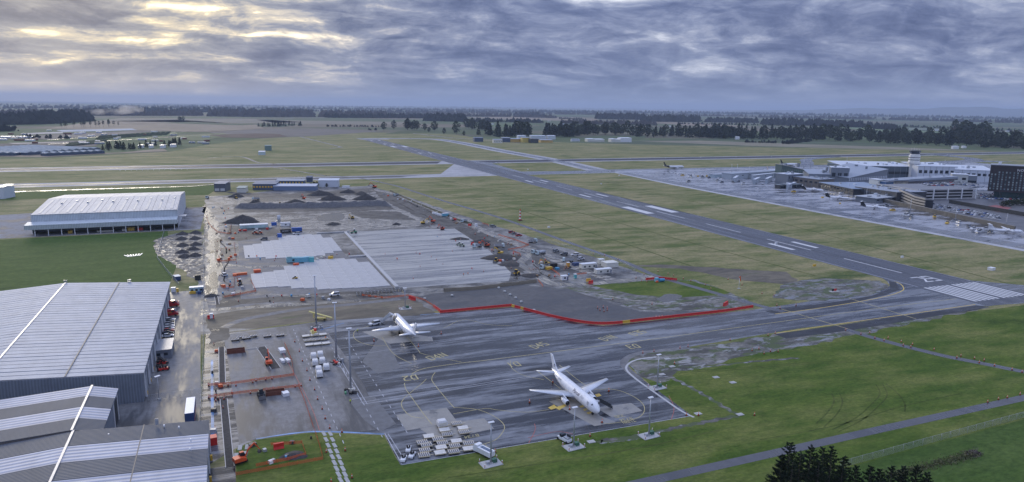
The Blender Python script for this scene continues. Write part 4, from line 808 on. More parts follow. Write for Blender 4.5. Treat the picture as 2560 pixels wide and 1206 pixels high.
VAN = Proto('delivery_van', 'van', [('body', hull('body', [(-3.0, .4), (-3.05, 2.5), (1.3, 2.55), (2.2, 1.5), (2.9, 1.15), (2.95, .4)], 1.0, CARR, .12), []), ('windscreen', hull('windscreen', [(1.38, 2.42), (2.22, 1.52), (2.26, 1.58), (1.42, 2.48)], .84, GLASS), []), box_at((0, .95, 1.6), (2.02, .9, .65), GLASS, 'side_window')]+wheels(0, (-.9, .9), (-1.9, 1.9), .38, .25))
def cp(proto, pt, rz, label, col, group=None, z=.045, sc=None):
    p = G(*pt); return proto.put((p.x, p.y, z), rz, label, group, sc, {'body': col, 'roof': col})
G1 = 'vehicles parked along the big warehouse'; hd = -pi/2
cp(VAN, (429, 767), hd, 'red delivery van, farther of the two by the warehouse', CARR, G1, sc=1.25); v2 = cp(VAN, (426, 790), hd, 'red delivery van with yellow side lettering, nearer of the two', CARR, G1, sc=1.25)
o = add(v2, 'lettering', text_mesh('EXPRESS', .75, YEL, 'lettering'), (1.04, -.8, 1.5)); o.rotation_euler = (pi/2, 0, pi/2)
cp(CAR, (436, 758), hd, 'dark red car beyond the farther red van', CARR, G1)
for i, (y, c, lb) in enumerate(((778, CARS, 'silver car between the two red vans'), (782, CARW, 'white car just behind the nearer red van'), (803, CARW, 'white car nearest the nearer red van in the parked row'), (808, CARB, 'black car, second in the tight row below the red vans'), (813, CARS, 'silver car, third in the tight row below the red vans'), (819, CARW, 'white car, fourth in the tight row below the red vans'), (825, CARW, 'white car, fifth in the tight row below the red vans'), (830, CARR, 'red-roofed car in the tight row below the red vans'), (836, CARB, 'black car at the near end of the tight row'), (843, CARW, 'white car tucked behind the grey shed'))):
    cp(CAR, (424-(y-803)*.10, y), hd, lb, c, G1, sc=1.12)
def fork(p, rz, label):
    c = empty('forklift', p, rz, label, 'forklift', 'forklifts by the grey shed')
    for nm, cc, d, mt in (('body', (0, -.3, .3), (1.2, 2.0, .9), RED), ('seat', (0, -.2, 1.2), (.7, .6, .5), BLACK), ('roof_guard', (0, -.1, 2.15), (1.15, 1.3, .1), BLACK), ('mast', (0, .85, .1), (.9, .18, 2.3), BLACK), ('counterweight', (0, -1.35, .35), (1.2, .5, .9), BLACK)): b = B(); b.box(cc, d); b.build(nm, mt, c)
    for sx in (-.3, .3): b = B(); b.box((sx, 1.5, .08), (.14, 1.2, .06)); b.build('fork', STEEL, c)
    for sx in (-.5, .5):
        for sy in (-.6, .5): b = B(); b.box((sx, sy, 1.15), (.07, .07, 1.05)); b.build('pillar', BLACK, c)
    for sx in (-.55, .55):
        for sy in (-.9, .55): b = B(); b.tube((sx-.12, sy, .3), (sx+.12, sy, .3), .3, .3, 8); b.build('wheel', BLACK, c)
for i, (x, y, lb) in enumerate(((396, 915, 'red and black forklift farthest left in the cluster by the shed'), (402, 908, 'black-topped forklift at the back of the cluster'), (411, 912, 'red forklift at the right of the cluster, back'), (413, 926, 'red forklift nearest the yard centre'), (400, 928, 'forklift at the front left of the cluster'))):
    p = G(x, y); fork((p.x, p.y, .045), .5*i, lb)
# earthmoving plant
def dig_parts(body, boom_a=1.0, stick_a=-.9, sc=1.0):
    P = []
    for s in (-1, 1): P.append(('track', hull('track', [(-1.8, .15), (-1.5, .02), (1.5, .02), (1.8, .15), (1.8, .6), (1.5, .8), (-1.5, .8), (-1.8, .6)], .28, BLACK), []))
    me0 = P[0][1]; 
    for k, s in enumerate((-1, 1)):
        me = me0.copy() if k else me0; me.transform(Matrix.Translation((s*1.05, 0, 0))); P[k] = ('track', me, [])
    P.append(('upper_body', hull('upper_body', [(-2.2, .95), (-2.2, 2.0), (-.6, 2.15), (1.1, 1.7), (1.2, .95)], 1.25, body, .1), []))
    P.append(('cab', hull('cab', [(-.2, 1.4), (-.2, 3.0), (.9, 3.0), (1.3, 2.2), (1.3, 1.2)], .5, GLASS, .06), [])); P[-1][1].transform(Matrix.Translation((-.7, 0, 0)))
    b = B(); b.box((-.7, .35, 3.0), (1.0, 1.15, .08)); P.append(('cab_roof', b.data('cab_roof', body), []))
    a = Vector((.35, .9, 1.6)); e = a+Vector((0, cos(boom_a)*4.6, sin(boom_a)*4.6)); m_ = a+(e-a)*.5+Vector((0, -sin(boom_a), cos(boom_a)))*.5
    b = B(); b.prism([(.2, a.y, a.z-.3), (.2, m_.y, m_.z-.3), (.2, e.y, e.z-.2), (.2, e.y, e.z+.2), (.2, m_.y, m_.z+.35), (.2, a.y, a.z+.3)], (.32, 0, 0)); P.append(('boom', b.data('boom', body), []))
    f = e+Vector((0, cos(stick_a)*2.9, sin(stick_a)*2.9)); nx_, nz_ = -sin(stick_a)*.22, cos(stick_a)*.22
    b = B(); b.prism([(.24, e.y+nx_, e.z+nz_), (.24, f.y+nx_*.5, f.z+nz_*.5), (.24, f.y-nx_*.5, f.z-nz_*.5), (.24, e.y-nx_, e.z-nz_)], (.26, 0, 0)); P.append(('stick', b.data('stick', body), []))
    b = B(); b.prism([(-.25, f.y+.1, f.z+.1), (-.25, f.y+.5, f.z-.5), (-.25, f.y+.1, f.z-1.05), (-.25, f.y-.6, f.z-.95), (-.25, f.y-.35, f.z-.4)], (1.1, 0, 0)); P.append(('bucket', b.data('bucket', M('worn_steel', (.10, .10, .105), .45, .4)), []))
    b = B(); b.tube((.36, a.y+.5, a.z-.4), (.36, m_.y, m_.z-.35), .1, .07, 6); P.append(('hydraulic_ram', b.data('hydraulic_ram', STEEL), []))
    return P
PORANGE = M('plant_orange', (.68, .10, .03), .4); PYEL = M('plant_yellow', (.66, .42, .05), .4); PGREEN = M('plant_green', (.10, .30, .16), .4)
DIGO = Proto('excavator', 'excavator', dig_parts(PORANGE, .9, -1.0)); DIGY = Proto('excavator', 'excavator', dig_parts(PYEL, .75, -1.3))
def pl(proto, pt, rz, label, group=None, sc=None, z=.05, paint=None): p = G(*pt); return proto.put((p.x, p.y, z), rz, label, group, sc, paint)
GP = 'excavators on the works'
pl(DIGO, (672, 912), 0.08, 'orange excavator reaching along the trench on the staging concrete', GP)
d0 = pl(DIGO, (604, 1158), -1.25, 'orange and white excavator digging at the fenced grass plot', GP)
pl(DIGO, (1082, 556), .6, 'orange excavator beside the pale wet patch at the pad top', GP)
pl(DIGO, (1216, 617), 1.9, 'orange excavator loading between the two tip trucks', GP)
pl(DIGY, (1366, 664), 1.6, 'yellow excavator with a lowered boom near the site cabins', GP)
pl(DIGO, (936, 470), 1.2, 'orange digger alone at the top corner of the works', GP, 1.3)
pl(DIGY, (1058, 560), -1.6, 'black and yellow excavator at the top edge of the pad', GP)
def loader_parts(body):
    P = [('body', hull('body', [(-2.2, .7), (-2.2, 1.7), (-.4, 1.8), (.0, 1.3), (1.2, 1.2), (1.2, .7)], .85, body, .1), []), ('cab', hull('cab', [(-.7, 1.7), (-.6, 3.0), (.5, 3.0), (.7, 1.3)], .7, GLASS, .08), []), box_at((0, -.05, 3.0), (1.5, 1.4, .1), body, 'cab_roof')]
    b = B(); b.prism([(-1.2, 2.4, .1), (-1.2, 3.2, .12), (-1.2, 2.6, 1.2)], (2.4, 0, 0)); P.append(('bucket', b.data('bucket', M('worn_steel')), []))
    for s in (-.6, .6): b = B(); b.prism([(s-.1, .6, 1.2), (s-.1, 2.5, .5), (s-.1, 2.5, .8), (s-.1, .8, 1.5)], (.2, 0, 0)); P.append(('lift_arm', b.data('lift_arm', body), []))
    return P+wheels(0, (-.95, .95), (-1.3, 1.1), .75, .45)
LOAD = Proto('wheel_loader', 'loader', loader_parts(PYEL)); LOADR = Proto('wheel_loader', 'loader', loader_parts(M('charcoal_paint', (.05, .05, .06))))
pl(LOADR, (653, 993), pi+.1, 'dark backhoe loader on the staging concrete by the red skip', 'loaders on the works')
pl(LOAD, (1240, 656), 2.4, 'yellow loader below the gravel mound', 'loaders on the works'); pl(LOAD, (1290, 688), 2.0, 'yellow grader standing at the pad corner', 'loaders on the works', 1.15)
pl(LOAD, (590, 497), .4, 'yellow loader beside the earth heap near the top track', 'loaders on the works'); pl(LOAD, (700, 513), .4, 'dark yellow loader on the long earth bank', 'loaders on the works')
def roller_parts(body):
    P = [('body', hull('body', [(-1.8, .6), (-1.8, 1.5), (-.3, 1.6), (.3, 1.0), (.3, .6)], .8, body, .1), []), ('cab', hull('cab', [(-.6, 1.5), (-.6, 2.7), (.3, 2.7), (.4, 1.1)], .65, GLASS, .05), []), box_at((0, -.15, 2.7), (1.4, 1.2, .09), WHITE, 'cab_roof')]
    b = B(); b.tube((-.95, 1.4, .68), (.95, 1.4, .68), .68, .68, 14); P.append(('drum', b.data('drum', M('worn_steel')), []))
    b = B(); b.box((-1.05, 1.2, .6), (.12, 2.2, .25)); P.append(('drum_frame', b.data('drum_frame', body), [])); b = B(); b.box((1.05, 1.2, .6), (.12, 2.2, .25)); P.append(('drum_frame', b.data('drum_frame', body), []))
    return P+wheels(0, (-.75, .75), (-1.1,), .65, .4)
ROL = Proto('road_roller', 'roller', roller_parts(PORANGE)); ROLY = Proto('road_roller', 'roller', roller_parts(PYEL)); ROLG = Proto('road_roller', 'roller', roller_parts(M('pale_green_paint', (.45, .52, .38), .4)))
GR = 'rollers on the works'
pl(ROL, (637, 585), 1.4, 'orange roller near the teal container', GR); pl(ROL, (650, 585), 1.4, 'second orange roller, right of its twin by the teal container', GR); pl(ROLY, (600, 712), 3.1, 'yellow roller parked by the fenced pits', GR, 1.15); pl(ROLG, (1148, 614), 1.0, 'pale green roller, left of the pair beside the pad', GR); pl(ROLG, (1156, 617), 1.0, 'pale green roller, right of the pair beside the pad', GR); pl(Proto('paver', 'paver', roller_parts(PGREEN)), (885, 584), 1.5, 'green paving machine at the top of the pad', None, 1.3)
pl(ROLY, (738, 698), 1.2, 'small yellow machine alone on the new slab panels', None, .75)
# tip trucks
def truck_parts(cabm, bodym, tank=False):
    P = [('cab', hull('cab', [(2.2, .6), (2.2, 2.9), (3.6, 2.9), (4.0, 1.8), (4.0, .6)], 1.2, cabm, .06), []), ('windscreen', hull('windscreen', [(3.62, 2.7), (3.98, 1.85), (4.05, 1.85), (3.7, 2.75)], 1.05, GLASS), []), box_at((0, .2, .75), (.9, 7.6, .3), BLACK, 'chassis'), box_at((0, 3.0, 2.9), (2.2, 1.2, .08), cabm, 'cab_roof')]
    if tank: b = B(); b.tube((0, -3.6, 1.9), (0, 1.9, 1.9), 1.1, 1.1, 12); P.append(('tank', b.data('tank', bodym), []))
    else:
        b = B(); b.prism([(-1.2, -3.8, 1.15), (-1.2, 1.9, 1.15), (-1.2, 1.9, 2.5), (-1.2, -3.5, 2.35)], (.1, 0, 0)); b.prism([(1.1, -3.8, 1.15), (1.1, 1.9, 1.15), (1.1, 1.9, 2.5), (1.1, -3.5, 2.35)], (.1, 0, 0)); b.box((0, -.95, 1.05), (2.4, 5.7, .15)); b.box((0, 1.85, 1.15), (2.3, .12, 1.35)); b.box((0, -3.7, 1.15), (2.3, .1, 1.1)); P.append(('tipper_body', b.data('tipper_body', bodym), []))
        b = B(); b.box((0, -.95, 1.2), (2.2, 5.5, .7), taper=(.6, .6)); P.append(('load', b.data('load', EARTH), []))
    return P+wheels(0, (-1.0, 1.0), (-2.9, -1.6, 2.9), .5, .35)
TRW = Proto('tip_truck', 'truck', truck_parts(M('pale_teal_cab', (.55, .66, .68), .3), M('silver_body', (.45, .47, .5), .35, .3))); TRT = Proto('tank_truck', 'truck', truck_parts(M('pale_teal_cab'), STEEL, True))
GT = 'trucks on the works'
pl(TRW, (1193, 619), 1.9, 'tip truck on the left of the loading excavator', GT); pl(TRW, (1248, 619), -1.6, 'tip truck on the right of the loading excavator', GT); pl(TRW, (1332, 607), -1.2, 'tip truck alone at the grass verge', GT); pl(TRW, (1340, 634), 1.9, 'pale truck at the left of the parked pair', GT); pl(TRT, (1352, 637), 1.75, 'tank truck at the right of the parked pair', GT)
pl(TRW, (1362, 672), 2.0, 'white truck parked under the yellow excavator boom', GT); pl(TRW, (518, 496), 3.0, 'tip truck at the top of the muddy haul track', GT)
GC = 'cars beside the haul road'
for pt, rz, c, lb, pr in (((1279, 583), -1.3, CARR, 'dark red car, farthest of three by the haul road', SUV), ((1285, 586), -1.3, CARG, 'grey car, middle of three by the haul road', CAR), ((1297, 591), -1.4, CARR, 'bright red car, nearest of three by the haul road', SUV), ((1233, 568), -1.3, CARS, 'silver car beside the orange barriers on the haul road', SUV), ((1437, 640), 1.4, CARW, 'white utility vehicle alone near the perimeter fence', SUV), ((741, 587), 1.5, CARW, 'white utility vehicle below the blue container', SUV), ((836, 740), 1.6, CARW, 'white utility vehicle under the new slabs', SUV), ((936, 813), 1.9, CARW, 'white utility vehicle beside the rear jet', SUV), ((1410, 638), 1.3, CARG, 'dark machine car beside the black digger', SUV)):
    cp(pr, pt, rz, lb, c, GC, sc=1.15)

for pt, rz, lb in (((760, 498), .5, 'orange excavator on the pale silt at the top of the works'), ((1105, 575), 2.2, 'orange excavator at the head of the excavated strip')): pl(DIGO, pt, rz, lb, GP)
pl(DIGY, (1250, 636), .8, 'yellow excavator on the gravel mound', GP); pl(DIGY, (880, 548), 2.5, 'yellow excavator beside the pond', GP)
for pt, rz, lb in (((640, 500), 1.5, 'tip truck crossing the pale silt at the top'), ((990, 490), 2.2, 'tip truck descending the haul road'), ((1160, 556), 2.2, 'tip truck halfway down the haul road'), ((1420, 655), 1.2, 'tip truck parked right of the tank truck')): pl(TRW, pt, rz, lb, GT)
for pt, rz, c, lb in (((1452, 650), -1.2, CARW, 'white car nearest the cabins on the verge'), ((560, 690), .2, CARW, 'white utility by the lower left pits'), ((1390, 630), -1.2, CARS, 'silver car on the verge above the parked trucks'), ((660, 600), 1.5, CARG, 'grey utility above the upper slab block')): cp(SUV, pt, rz, lb, c, GC, sc=1.15)
# ------------------------------------------------------------------ light masts, ground equipment
def mast_proto(h, r, pad=True, box=M('green_cabinet', (.05, .14, .09), .5)):
    P = []; b = B(); b.tube((0, 0, .3), (0, 0, h), r, r*.55, 10); P.append(('pole', b.data('pole', STEEL), []))
    b = B(); b.box((0, 0, h), (1.6, .4, .2)); b.prism([(-.95, -.4, h+.12), (.95, -.4, h+.12), (.95, .4, h+.26), (-.95, .4, h+.26)], (0, 0, .1)); P.append(('lamp_head', b.data('lamp_head', M('lamp_white', (.72, .72, .72), .35)), []))
    b = B(); b.box((0, 0, 0), (1.0, 1.0, .5)); P.append(('footing', b.data('footing', M('plinth_concrete', (.42, .42, .41), .7)), []))
    if pad:
        b = B(); b.box((0, 0, 0), (6.2, 4.2, .14)); P.append(('plinth', b.data('plinth', M('plinth_concrete')), []))
        b = B(); b.box((1.2, .3, .14), (1.6, 1.2, 1.1)); P.append(('cabinet', b.data('cabinet', box), []))
        b = B(); b.box((-.9, .2, .14), (1.0, .9, .7)); P.append(('equipment_box', b.data('equipment_box', STEEL), []))
        for sx in (-2.8, 2.8):
            for sy in (-1.8, 1.8):
                b = B(); b.tube((sx, sy, .14), (sx, sy, 1.3), .13, .13, 8); bo = b.data('bollard', WHITE); b = B(); b.tube((sx, sy, .5), (sx, sy, .7), .14, .14, 8); b.tube((sx, sy, .9), (sx, sy, 1.1), .14, .14, 8); P.append(('bollard', bo, [('red_band', b.data('red_band', RED))]))
    return P
MB_ = Proto('light_mast', 'light mast', mast_proto(12.8, .27)); MT = Proto('light_mast', 'light mast', mast_proto(23.6, .42, False)); MS = Proto('light_mast', 'light mast', mast_proto(10.6, .24))
for pt, lb in (((1227, 1160), 'grey light mast on a plinth behind the white tanker truck'), ((1434, 1118), 'grey light mast on a plinth beside the white lift truck'), ((1622, 1090), 'grey light mast on a plinth on the open grass edge'), ((1643, 970), 'grey light mast on a plinth inside the curved kerb')): pl(MB_, pt, .1, lb, 'low light masts along the apron edge', z=.03)
for pt, lb in (((791, 812), 'tall light mast by the yellow belt loader'), ((841, 897), 'tall light mast beside the loaded freight dollies'), ((877, 978), 'tall light mast with equipment clustered at its foot')): pl(MT, pt, 0, lb, 'tall light masts on the staging concrete', z=.04)
pl(MS, (1013, 772), 0, 'light mast on the bare bank behind the rear jet', 'light masts', z=.05)
pl(Proto('yard_lamp', 'lamp post', mast_proto(8.5, .12, False)), (398, 1000), .6, 'thin lamp post in the warehouse yard', None, z=.04)
for pt, nm in (((876, 983), 'dark equipment heap round the nearest tall mast'), ((846, 908), 'red and dark equipment heap at the foot of the middle tall mast'), ((792, 822), 'red and cream equipment heap at the foot of the farthest tall mast')):
    p = G(*pt); e = empty('equipment_heap', (p.x, p.y, .04), 0, nm, 'equipment')
    r = random.Random(int(p.y*7))
    for k in range(9): b = B(); b.box((r.uniform(-2.6, 2.6), r.uniform(-1.8, 1.8), 0), (r.uniform(.6, 1.8), r.uniform(.5, 1.3), r.uniform(.4, 1.3)), r.uniform(0, 3)); b.build('crate', r.choice([BLACK, STEEL, M('worn_steel'), CREAM, RED if 'red' in nm else PGREEN]), e)
# freight dollies
def dolly_parts(load):
    P = []; fr = CREAM if load else CREAM
    b = B(); b.box((0, 0, .45), (3.4, 2.5, .14)); P.append(('deck', b.data('deck', M('dolly_deck', (.10, .10, .11), .6)), []))
    for s in (-1, 1): b = B(); b.box((0, s*1.2, .4), (3.5, .14, .3)); P.append(('side_rail', b.data('side_rail', M('dolly_cream', (.62, .54, .38), .5)), []))
    b = B()
    if load == 0:
        for k in range(6): b = B(); b.tube((-1.5+k*.6, -1.1, .66), (-1.5+k*.6, 1.1, .66), .12, .12, 6); P.append(('roller', b.data('roller', M('roller_grey', (.62, .62, .62), .35)), []))
    elif load == 1:
        b.box((0, 0, .6), (3.3, 2.4, .12)); P.append(('pallet_sheet', b.data('pallet_sheet', M('pale_pallet', (.62, .60, .56), .5, v=.2)), []))
    else:
        b.rings([[(-1.55, -1.15, .6), (1.55, -1.15, .6), (1.55, 1.15, .6), (-1.55, 1.15, .6)], [(-1.55, -1.15, 2.0), (1.55, -1.15, 2.0), (1.55, 1.15, 2.0), (-1.55, 1.15, 2.0)], [(-1.2, -.95, 2.5), (1.2, -.95, 2.5), (1.2, .95, 2.5), (-1.2, .95, 2.5)]]); b.smooth = [False]*len(b.smooth); P.append(('freight_container', b.data('freight_container', M('container_white', (.68, .68, .68), .4, v=.15)), []))
        b = B(); b.box((0, -1.17, 1.0), (2.4, .05, .9)); P.append(('container_door', b.data('container_door', CREAM), []))
    b = B(); b.prism([(1.7, -.12, .3), (2.9, -.06, .3), (2.9, .06, .3), (1.7, .12, .3)], (0, 0, .1)); P.append(('tow_bar', b.data('tow_bar', M('dolly_cream')), []))
    for sx in (-1.2, 1.2):
        for sy in (-.9, .9): b = B(); b.tube((sx, sy-.1, .22), (sx, sy+.1, .22), .22, .22, 8); P.append(('wheel', b.data('wheel', BLACK), []))
    return P
D0, D1, D2 = (Proto('freight_dolly', 'dolly', dolly_parts(k)) for k in (0, 1, 2))
fleet = [(1060, 1142, 0), (1100, 1136, 1), (1134, 1133, 0), (1171, 1126, 1), (1062, 1130, 0), (1103, 1123, 1), (1137, 1119, 0), (1172, 1113, 0), (1066, 1117, 0), (1106, 1112, 0), (1141, 1107, 1), (1056, 1110, 0), (1095, 1102, 0), (1072, 1095, 1), (1118, 1090, 0), (1160, 1084, 0), (1111, 1079, 1), (1157, 1074, 1), (1142, 1063, 0)]
row = ['nearest', 'second', 'third', 'fourth', 'fifth', 'sixth']
for i, (x, y, k) in enumerate(fleet):
    lb = f"{['empty roller', 'pale sheet-topped'][k]} freight dolly, {ordn(i)} counted from the front left of the parked block"
    pl((D0, D1)[k], (x, y), -.08+.04*((i*5) % 7-3)/3, lb, 'freight dollies parked at the front of the apron', z=.04)
pl(D2, (1105, 1068), .05, 'single white container on its dolly behind the parked dollies', 'loaded dollies', z=.04)
for i, (x, y) in enumerate(((784, 898), (801, 894), (788, 914), (806, 910), (797, 932), (816, 926), (799, 943))): pl(D2, (x, y), 1.5, f'loaded freight dolly, {ordn(i)} from the back in the group by the tall masts', 'loaded dollies', z=.04)
for i in range(10):
    x, y = 765+21*(i % 3)+(i//3)*4, 843+(i//3)*11 
    if i < 9: pl((D1, D0, D1)[i//3], (x, y-(i % 3)*2), .06, f"empty dolly, {ordn(i % 3)} in the {['back', 'middle', 'front'][i//3]} row under the yellow belt loader", 'empty dollies', z=.04)
for i, (x, y) in enumerate(((588, 852), (600, 846), (616, 848), (632, 843), (668, 843), (700, 841))): pl(D0, (x, y), .1, f'dark flat dolly, {ordn(i)} from the left along the upper staging edge', 'flat dollies', z=.04, paint={'side_rail': BLACK})
# tugs, tanker and lift trucks, steps, belt loader
def tug(pt, rz, label):
    p = G(*pt); c = empty('baggage_tug', (p.x, p.y, .04), rz, label, 'tug', 'baggage tugs')
    link('body', hull('body', [(-1.6, .35), (-1.6, 1.0), (.2, 1.0), (1.5, .9), (1.6, .35)], .75, WHITE, .05), c); b = B(); b.box((-.35, -.4, 1.0), (.5, .5, .6)); b.build('seat', BLACK, c); b = B(); b.box((.35, -.4, 1.0), (.5, .5, .6)); b.build('seat', BLACK, c); b = B(); b.box((0, .35, 1.0), (.9, .1, .35)); b.build('dashboard', BLACK, c)
    for n_, me, _ in wheels(0, (-.7, .7), (-1.0, 1.0), .32, .25): link(n_, me, c)
tug((1021, 1128), 2.8, 'white baggage tug, farthest of the three at the corner'); tug((1030, 1143), 2.6, 'white baggage tug, right of the three at the corner'); tug((1009, 1152), 2.7, 'white baggage tug in the marked corner bay')
def gse(name, pt, rz, label, cat, parts):
    p = G(*pt); c = empty(name, (p.x, p.y, .04), rz, label, cat)
    for nm, me in parts: link(nm, me, c)
    for n_, me, _ in wheels(0, (-.95, .95), (-2.0, 2.0), .45, .3): link(n_, me, c)
    return c
def bx(c, d, mat, nm, **k): b = B(); b.box(c, d, **k); return (nm, b.data(nm, mat))
gse('tanker_truck', (1208, 1136), .42, 'long white tanker truck beside the near light mast', 'truck', [('cab', hull('cab', [(1.6, .5), (1.6, 2.6), (2.9, 2.6), (3.4, 1.6), (3.4, .5)], 1.15, WHITE, .08)), ('windscreen', hull('windscreen', [(2.92, 2.45), (3.38, 1.65), (3.45, 1.65), (3.0, 2.5)], 1.0, GLASS)), bx((0, -1.2, .6), (2.3, 5.4, 1.5), WHITE, 'rear_body'), bx((0, -1.4, 2.1), (.9, 4.4, .2), M('slate_blue', (.12, .17, .26), .5), 'roof_grille')])
gse('lift_truck', (1411, 1103), .3, 'small white lift truck beside the middle light mast', 'truck', [('body', hull('body', [(-2.4, .5), (-2.4, 1.3), (1.0, 1.3), (2.4, 1.1), (2.4, .5)], 1.0, WHITE, .05)), bx((0, .9, 1.3), (1.7, 1.1, .9), GLASS, 'cab'), bx((0, -1.2, 1.3), (1.5, 1.9, .5), STEEL, 'lift_deck'), bx((.5, -1.4, 1.8), (.2, 1.6, .7), BLACK, 'hose_reel')])
gse('belt_loader', (802, 800), 1.15, 'yellow belt loader with a raised conveyor behind the dollies', 'belt loader', [bx((0, 0, .5), (1.8, 5, .7), M('pale_yellow', (.68, .58, .20), .45), 'chassis'), ('conveyor', hull('conveyor', [(-5.5, .9), (5.6, 3.8), (5.6, 4.2), (-5.5, 1.3)], .65, M('pale_yellow'))), bx((0, 3.4, 1.0), (.9, .5, 2.0), M('pale_yellow'), 'support')])
gse('freight_loader', (785, 838), .1, 'cream and red scissor loader beside the far tall mast', 'loader', [bx((0, 0, .5), (2.6, 6, .7), CREAM, 'chassis'), bx((0, .4, 1.4), (2.4, 3.6, .3), M('pale_yellow'), 'platform'), bx((-.8, -1.8, 1.2), (.8, 1.2, 1.8), M('pale_yellow'), 'cab'), bx((.6, .3, 1.7), (1, .8, 1), RED, 'engine_cover')])
def steps(pt, rz, label, mat, n=9, rise=3.2, run=4.8):
    p = G(*pt); c = empty('boarding_steps', (p.x, p.y, .04), rz, label, 'steps')
    for k in range(n): b = B(); b.box((0, -run/2+run*(k+.5)/n, .3+rise*k/n), (1.5, run/n, .12)); b.build('tread', STEEL, c)
    for s in (-.8, .8): b = B(); b.prism([(s, -run/2, .3), (s, run/2, rise), (s, run/2, rise+1), (s, -run/2, 1.3)], (.05, 0, 0)); b.build('handrail', mat, c)
    b = B(); b.box((0, run/2+.8, rise), (1.6, 1.6, .12)); b.build('landing', STEEL, c)
    for s in (-.7, .7): b = B(); b.box((s, run/2+.6, .05), (.12, .12, rise)); b.build('leg', STEEL, c)
steps((965, 806), -1.3, 'grey boarding steps at the door of the rear jet', M('pale_rail', (.55, .58, .60), .4)); steps((1513, 1024), 1.35, 'dark boarding steps at the nose of the front jet', M('dark_rail', (.05, .055, .06), .5))
for pt, mt, d, lb, rz in (((706, 905), WHITE, (1.3, 3.2, .9), 'long white box on the staging concrete, left of two', .25), ((719, 904), WHITE, (1.4, 3.4, .9), 'long white box on the staging concrete, right of two', .25), ((705, 880), WHITE, (2.2, 4.2, 1.2), 'white trailer load near the cone line', .15), ((714, 989), WHITE, (2.1, 2.6, 1.2), 'white wrapped pallet right of the red skip', .2)): p = G(*pt); crate('crate', lb, (p.x, p.y, .05), d, mt, rz)
for pt, d, lb in (((590, 882), (7, 2.4, 1.6), 'rust brown open skip beside the trench'), ((688, 986), (6.4, 2.4, 1.5), 'dark red skip right of the backhoe')):
    p = G(*pt); c = empty('waste_skip', (p.x, p.y, .05), 0, lb, 'skip'); RU = M('rusty_red', (.16, .055, .035), .7, v=.3)
    for nm, cc, dd in (('side_panel', (0, -d[1]/2, 0), (d[0], .1, d[2])), ('side_panel', (0, d[1]/2, 0), (d[0], .1, d[2])), ('end_panel', (-d[0]/2, 0, 0), (.1, d[1], d[2])), ('end_panel', (d[0]/2, 0, 0), (.1, d[1], d[2])), ('floor_panel', (0, 0, .02), (d[0]-.2, d[1]-.2, .08)), ('spoil', (0, 0, .1), (d[0]-.6, d[1]-.6, .6))): b = B(); b.box(cc, dd); b.build(nm, EARTH if nm == 'spoil' else RU, c)
# people
def person(pt, rz, vest, label, stride=.22):
    p = G(*pt); b = B(); H_ = 1.78
    def limb(pts, n=8):
        rs = []
        for (x, y, z, r) in pts: rs.append([(x+r*cos(2*pi*k/n), y+r*sin(2*pi*k/n), z) for k in range(n)])
        b.rings(rs)
    b.mi = 1
    for s in (-1, 1): limb([(s*.11, s*stride, .0, .06), (s*.11, s*stride*.9-.02, .1, .055), (s*.10, s*stride*.55+.03, .48, .065), (s*.09, 0, .92, .10)]); b.poly([(s*.11-.05, s*stride-.08, .03), (s*.11+.05, s*stride-.08, .03), (s*.11+.05, s*stride+.2, .03), (s*.11-.05, s*stride+.2, .03)])
    b.mi = 0; limb([(0, 0, .86, .15), (0, 0, 1.05, .155), (0, 0, 1.3, .19), (0, 0, 1.45, .17), (0, 0, 1.5, .07)], 10)
    for s in (-1, 1): limb([(s*.27, -s*.12, .82, .035), (s*.26, -s*.06, 1.1, .045), (s*.21, 0, 1.44, .06)])
    b.mi = 2; limb([(0, 0, 1.48, .055), (0, .01, 1.56, .075), (0, .015, 1.66, .10), (0, .01, 1.76, .085), (0, 0, 1.80, .03)], 10)
    o = b.build('person', [vest, M('dark_trousers', (.02, .022, .035), .8), M('skin', (.45, .28, .20), .6)], None, loc=(p.x, p.y, .045), rz=rz, label=label, cat='person'); return o
HV = M('hi_vis_yellow', (.55, .70, .05), .6); HO = M('hi_vis_orange', (.80, .18, .03), .6)
person((894, 832), .4, HV, 'person in a yellow hi-vis vest walking left of the rear jet'); person((876, 1010), 0, HV, 'person in a yellow hi-vis jacket below the nearest tall mast'); person((814, 850), 0, HO, 'person in an orange hi-vis top beside the dolly rows'); person((794, 907), 1, HV, 'person in a yellow hi-vis top among the loaded dollies'); person((1159, 690), 0, HO, 'worker in orange standing on the pad, left of two'); person((1170, 688), 0, HO, 'worker in orange standing on the pad, right of two')
# cones: each one a thing
cb = B(); cb.box((0, 0, 0), (.5, .5, .06)); cbm = cb.data('cone_base', BLACK); cb = B(); cb.tube((0, 0, .05), (0, 0, 1.0), .21, .05, 10); ccm = cb.data('cone_body', ORANGE); cb = B(); cb.tube((0, 0, .5), (0, 0, .7), .135, .105, 10, False); csm = cb.data('cone_band', WHITE)
CONE = Proto('traffic_cone', 'cone', [('cone_base', cbm, []), ('cone_body', ccm, [('cone_band', csm)])])
def cones(pts, lab, group, sc=1.0):
    for i, pt in enumerate(pts): pl(CONE, pt, 0, lab.format(ordn(i)), group, sc, z=.06)
cones([(1820, 700), (1855, 714), (1905, 735), (1935, 740), (1942, 765), (1950, 772), (1990, 765)], 'orange cone, {} from the top along the upper service road', 'cones along the upper service road', 1.25)
cones([(2114, 827), (2152, 837), (2174, 834), (2187, 847), (2210, 853), (2220, 847), (2253, 856), (2258, 865), (2277, 869), (2281, 863), (2335, 876), (2392, 896), (2402, 892), (2436, 898), (2448, 908), (2460, 903), (2486, 916), (2530, 926), (2555, 932)], 'orange cone, {} from the taxiway along the lower service road', 'cones along the lower service road', 1.25)
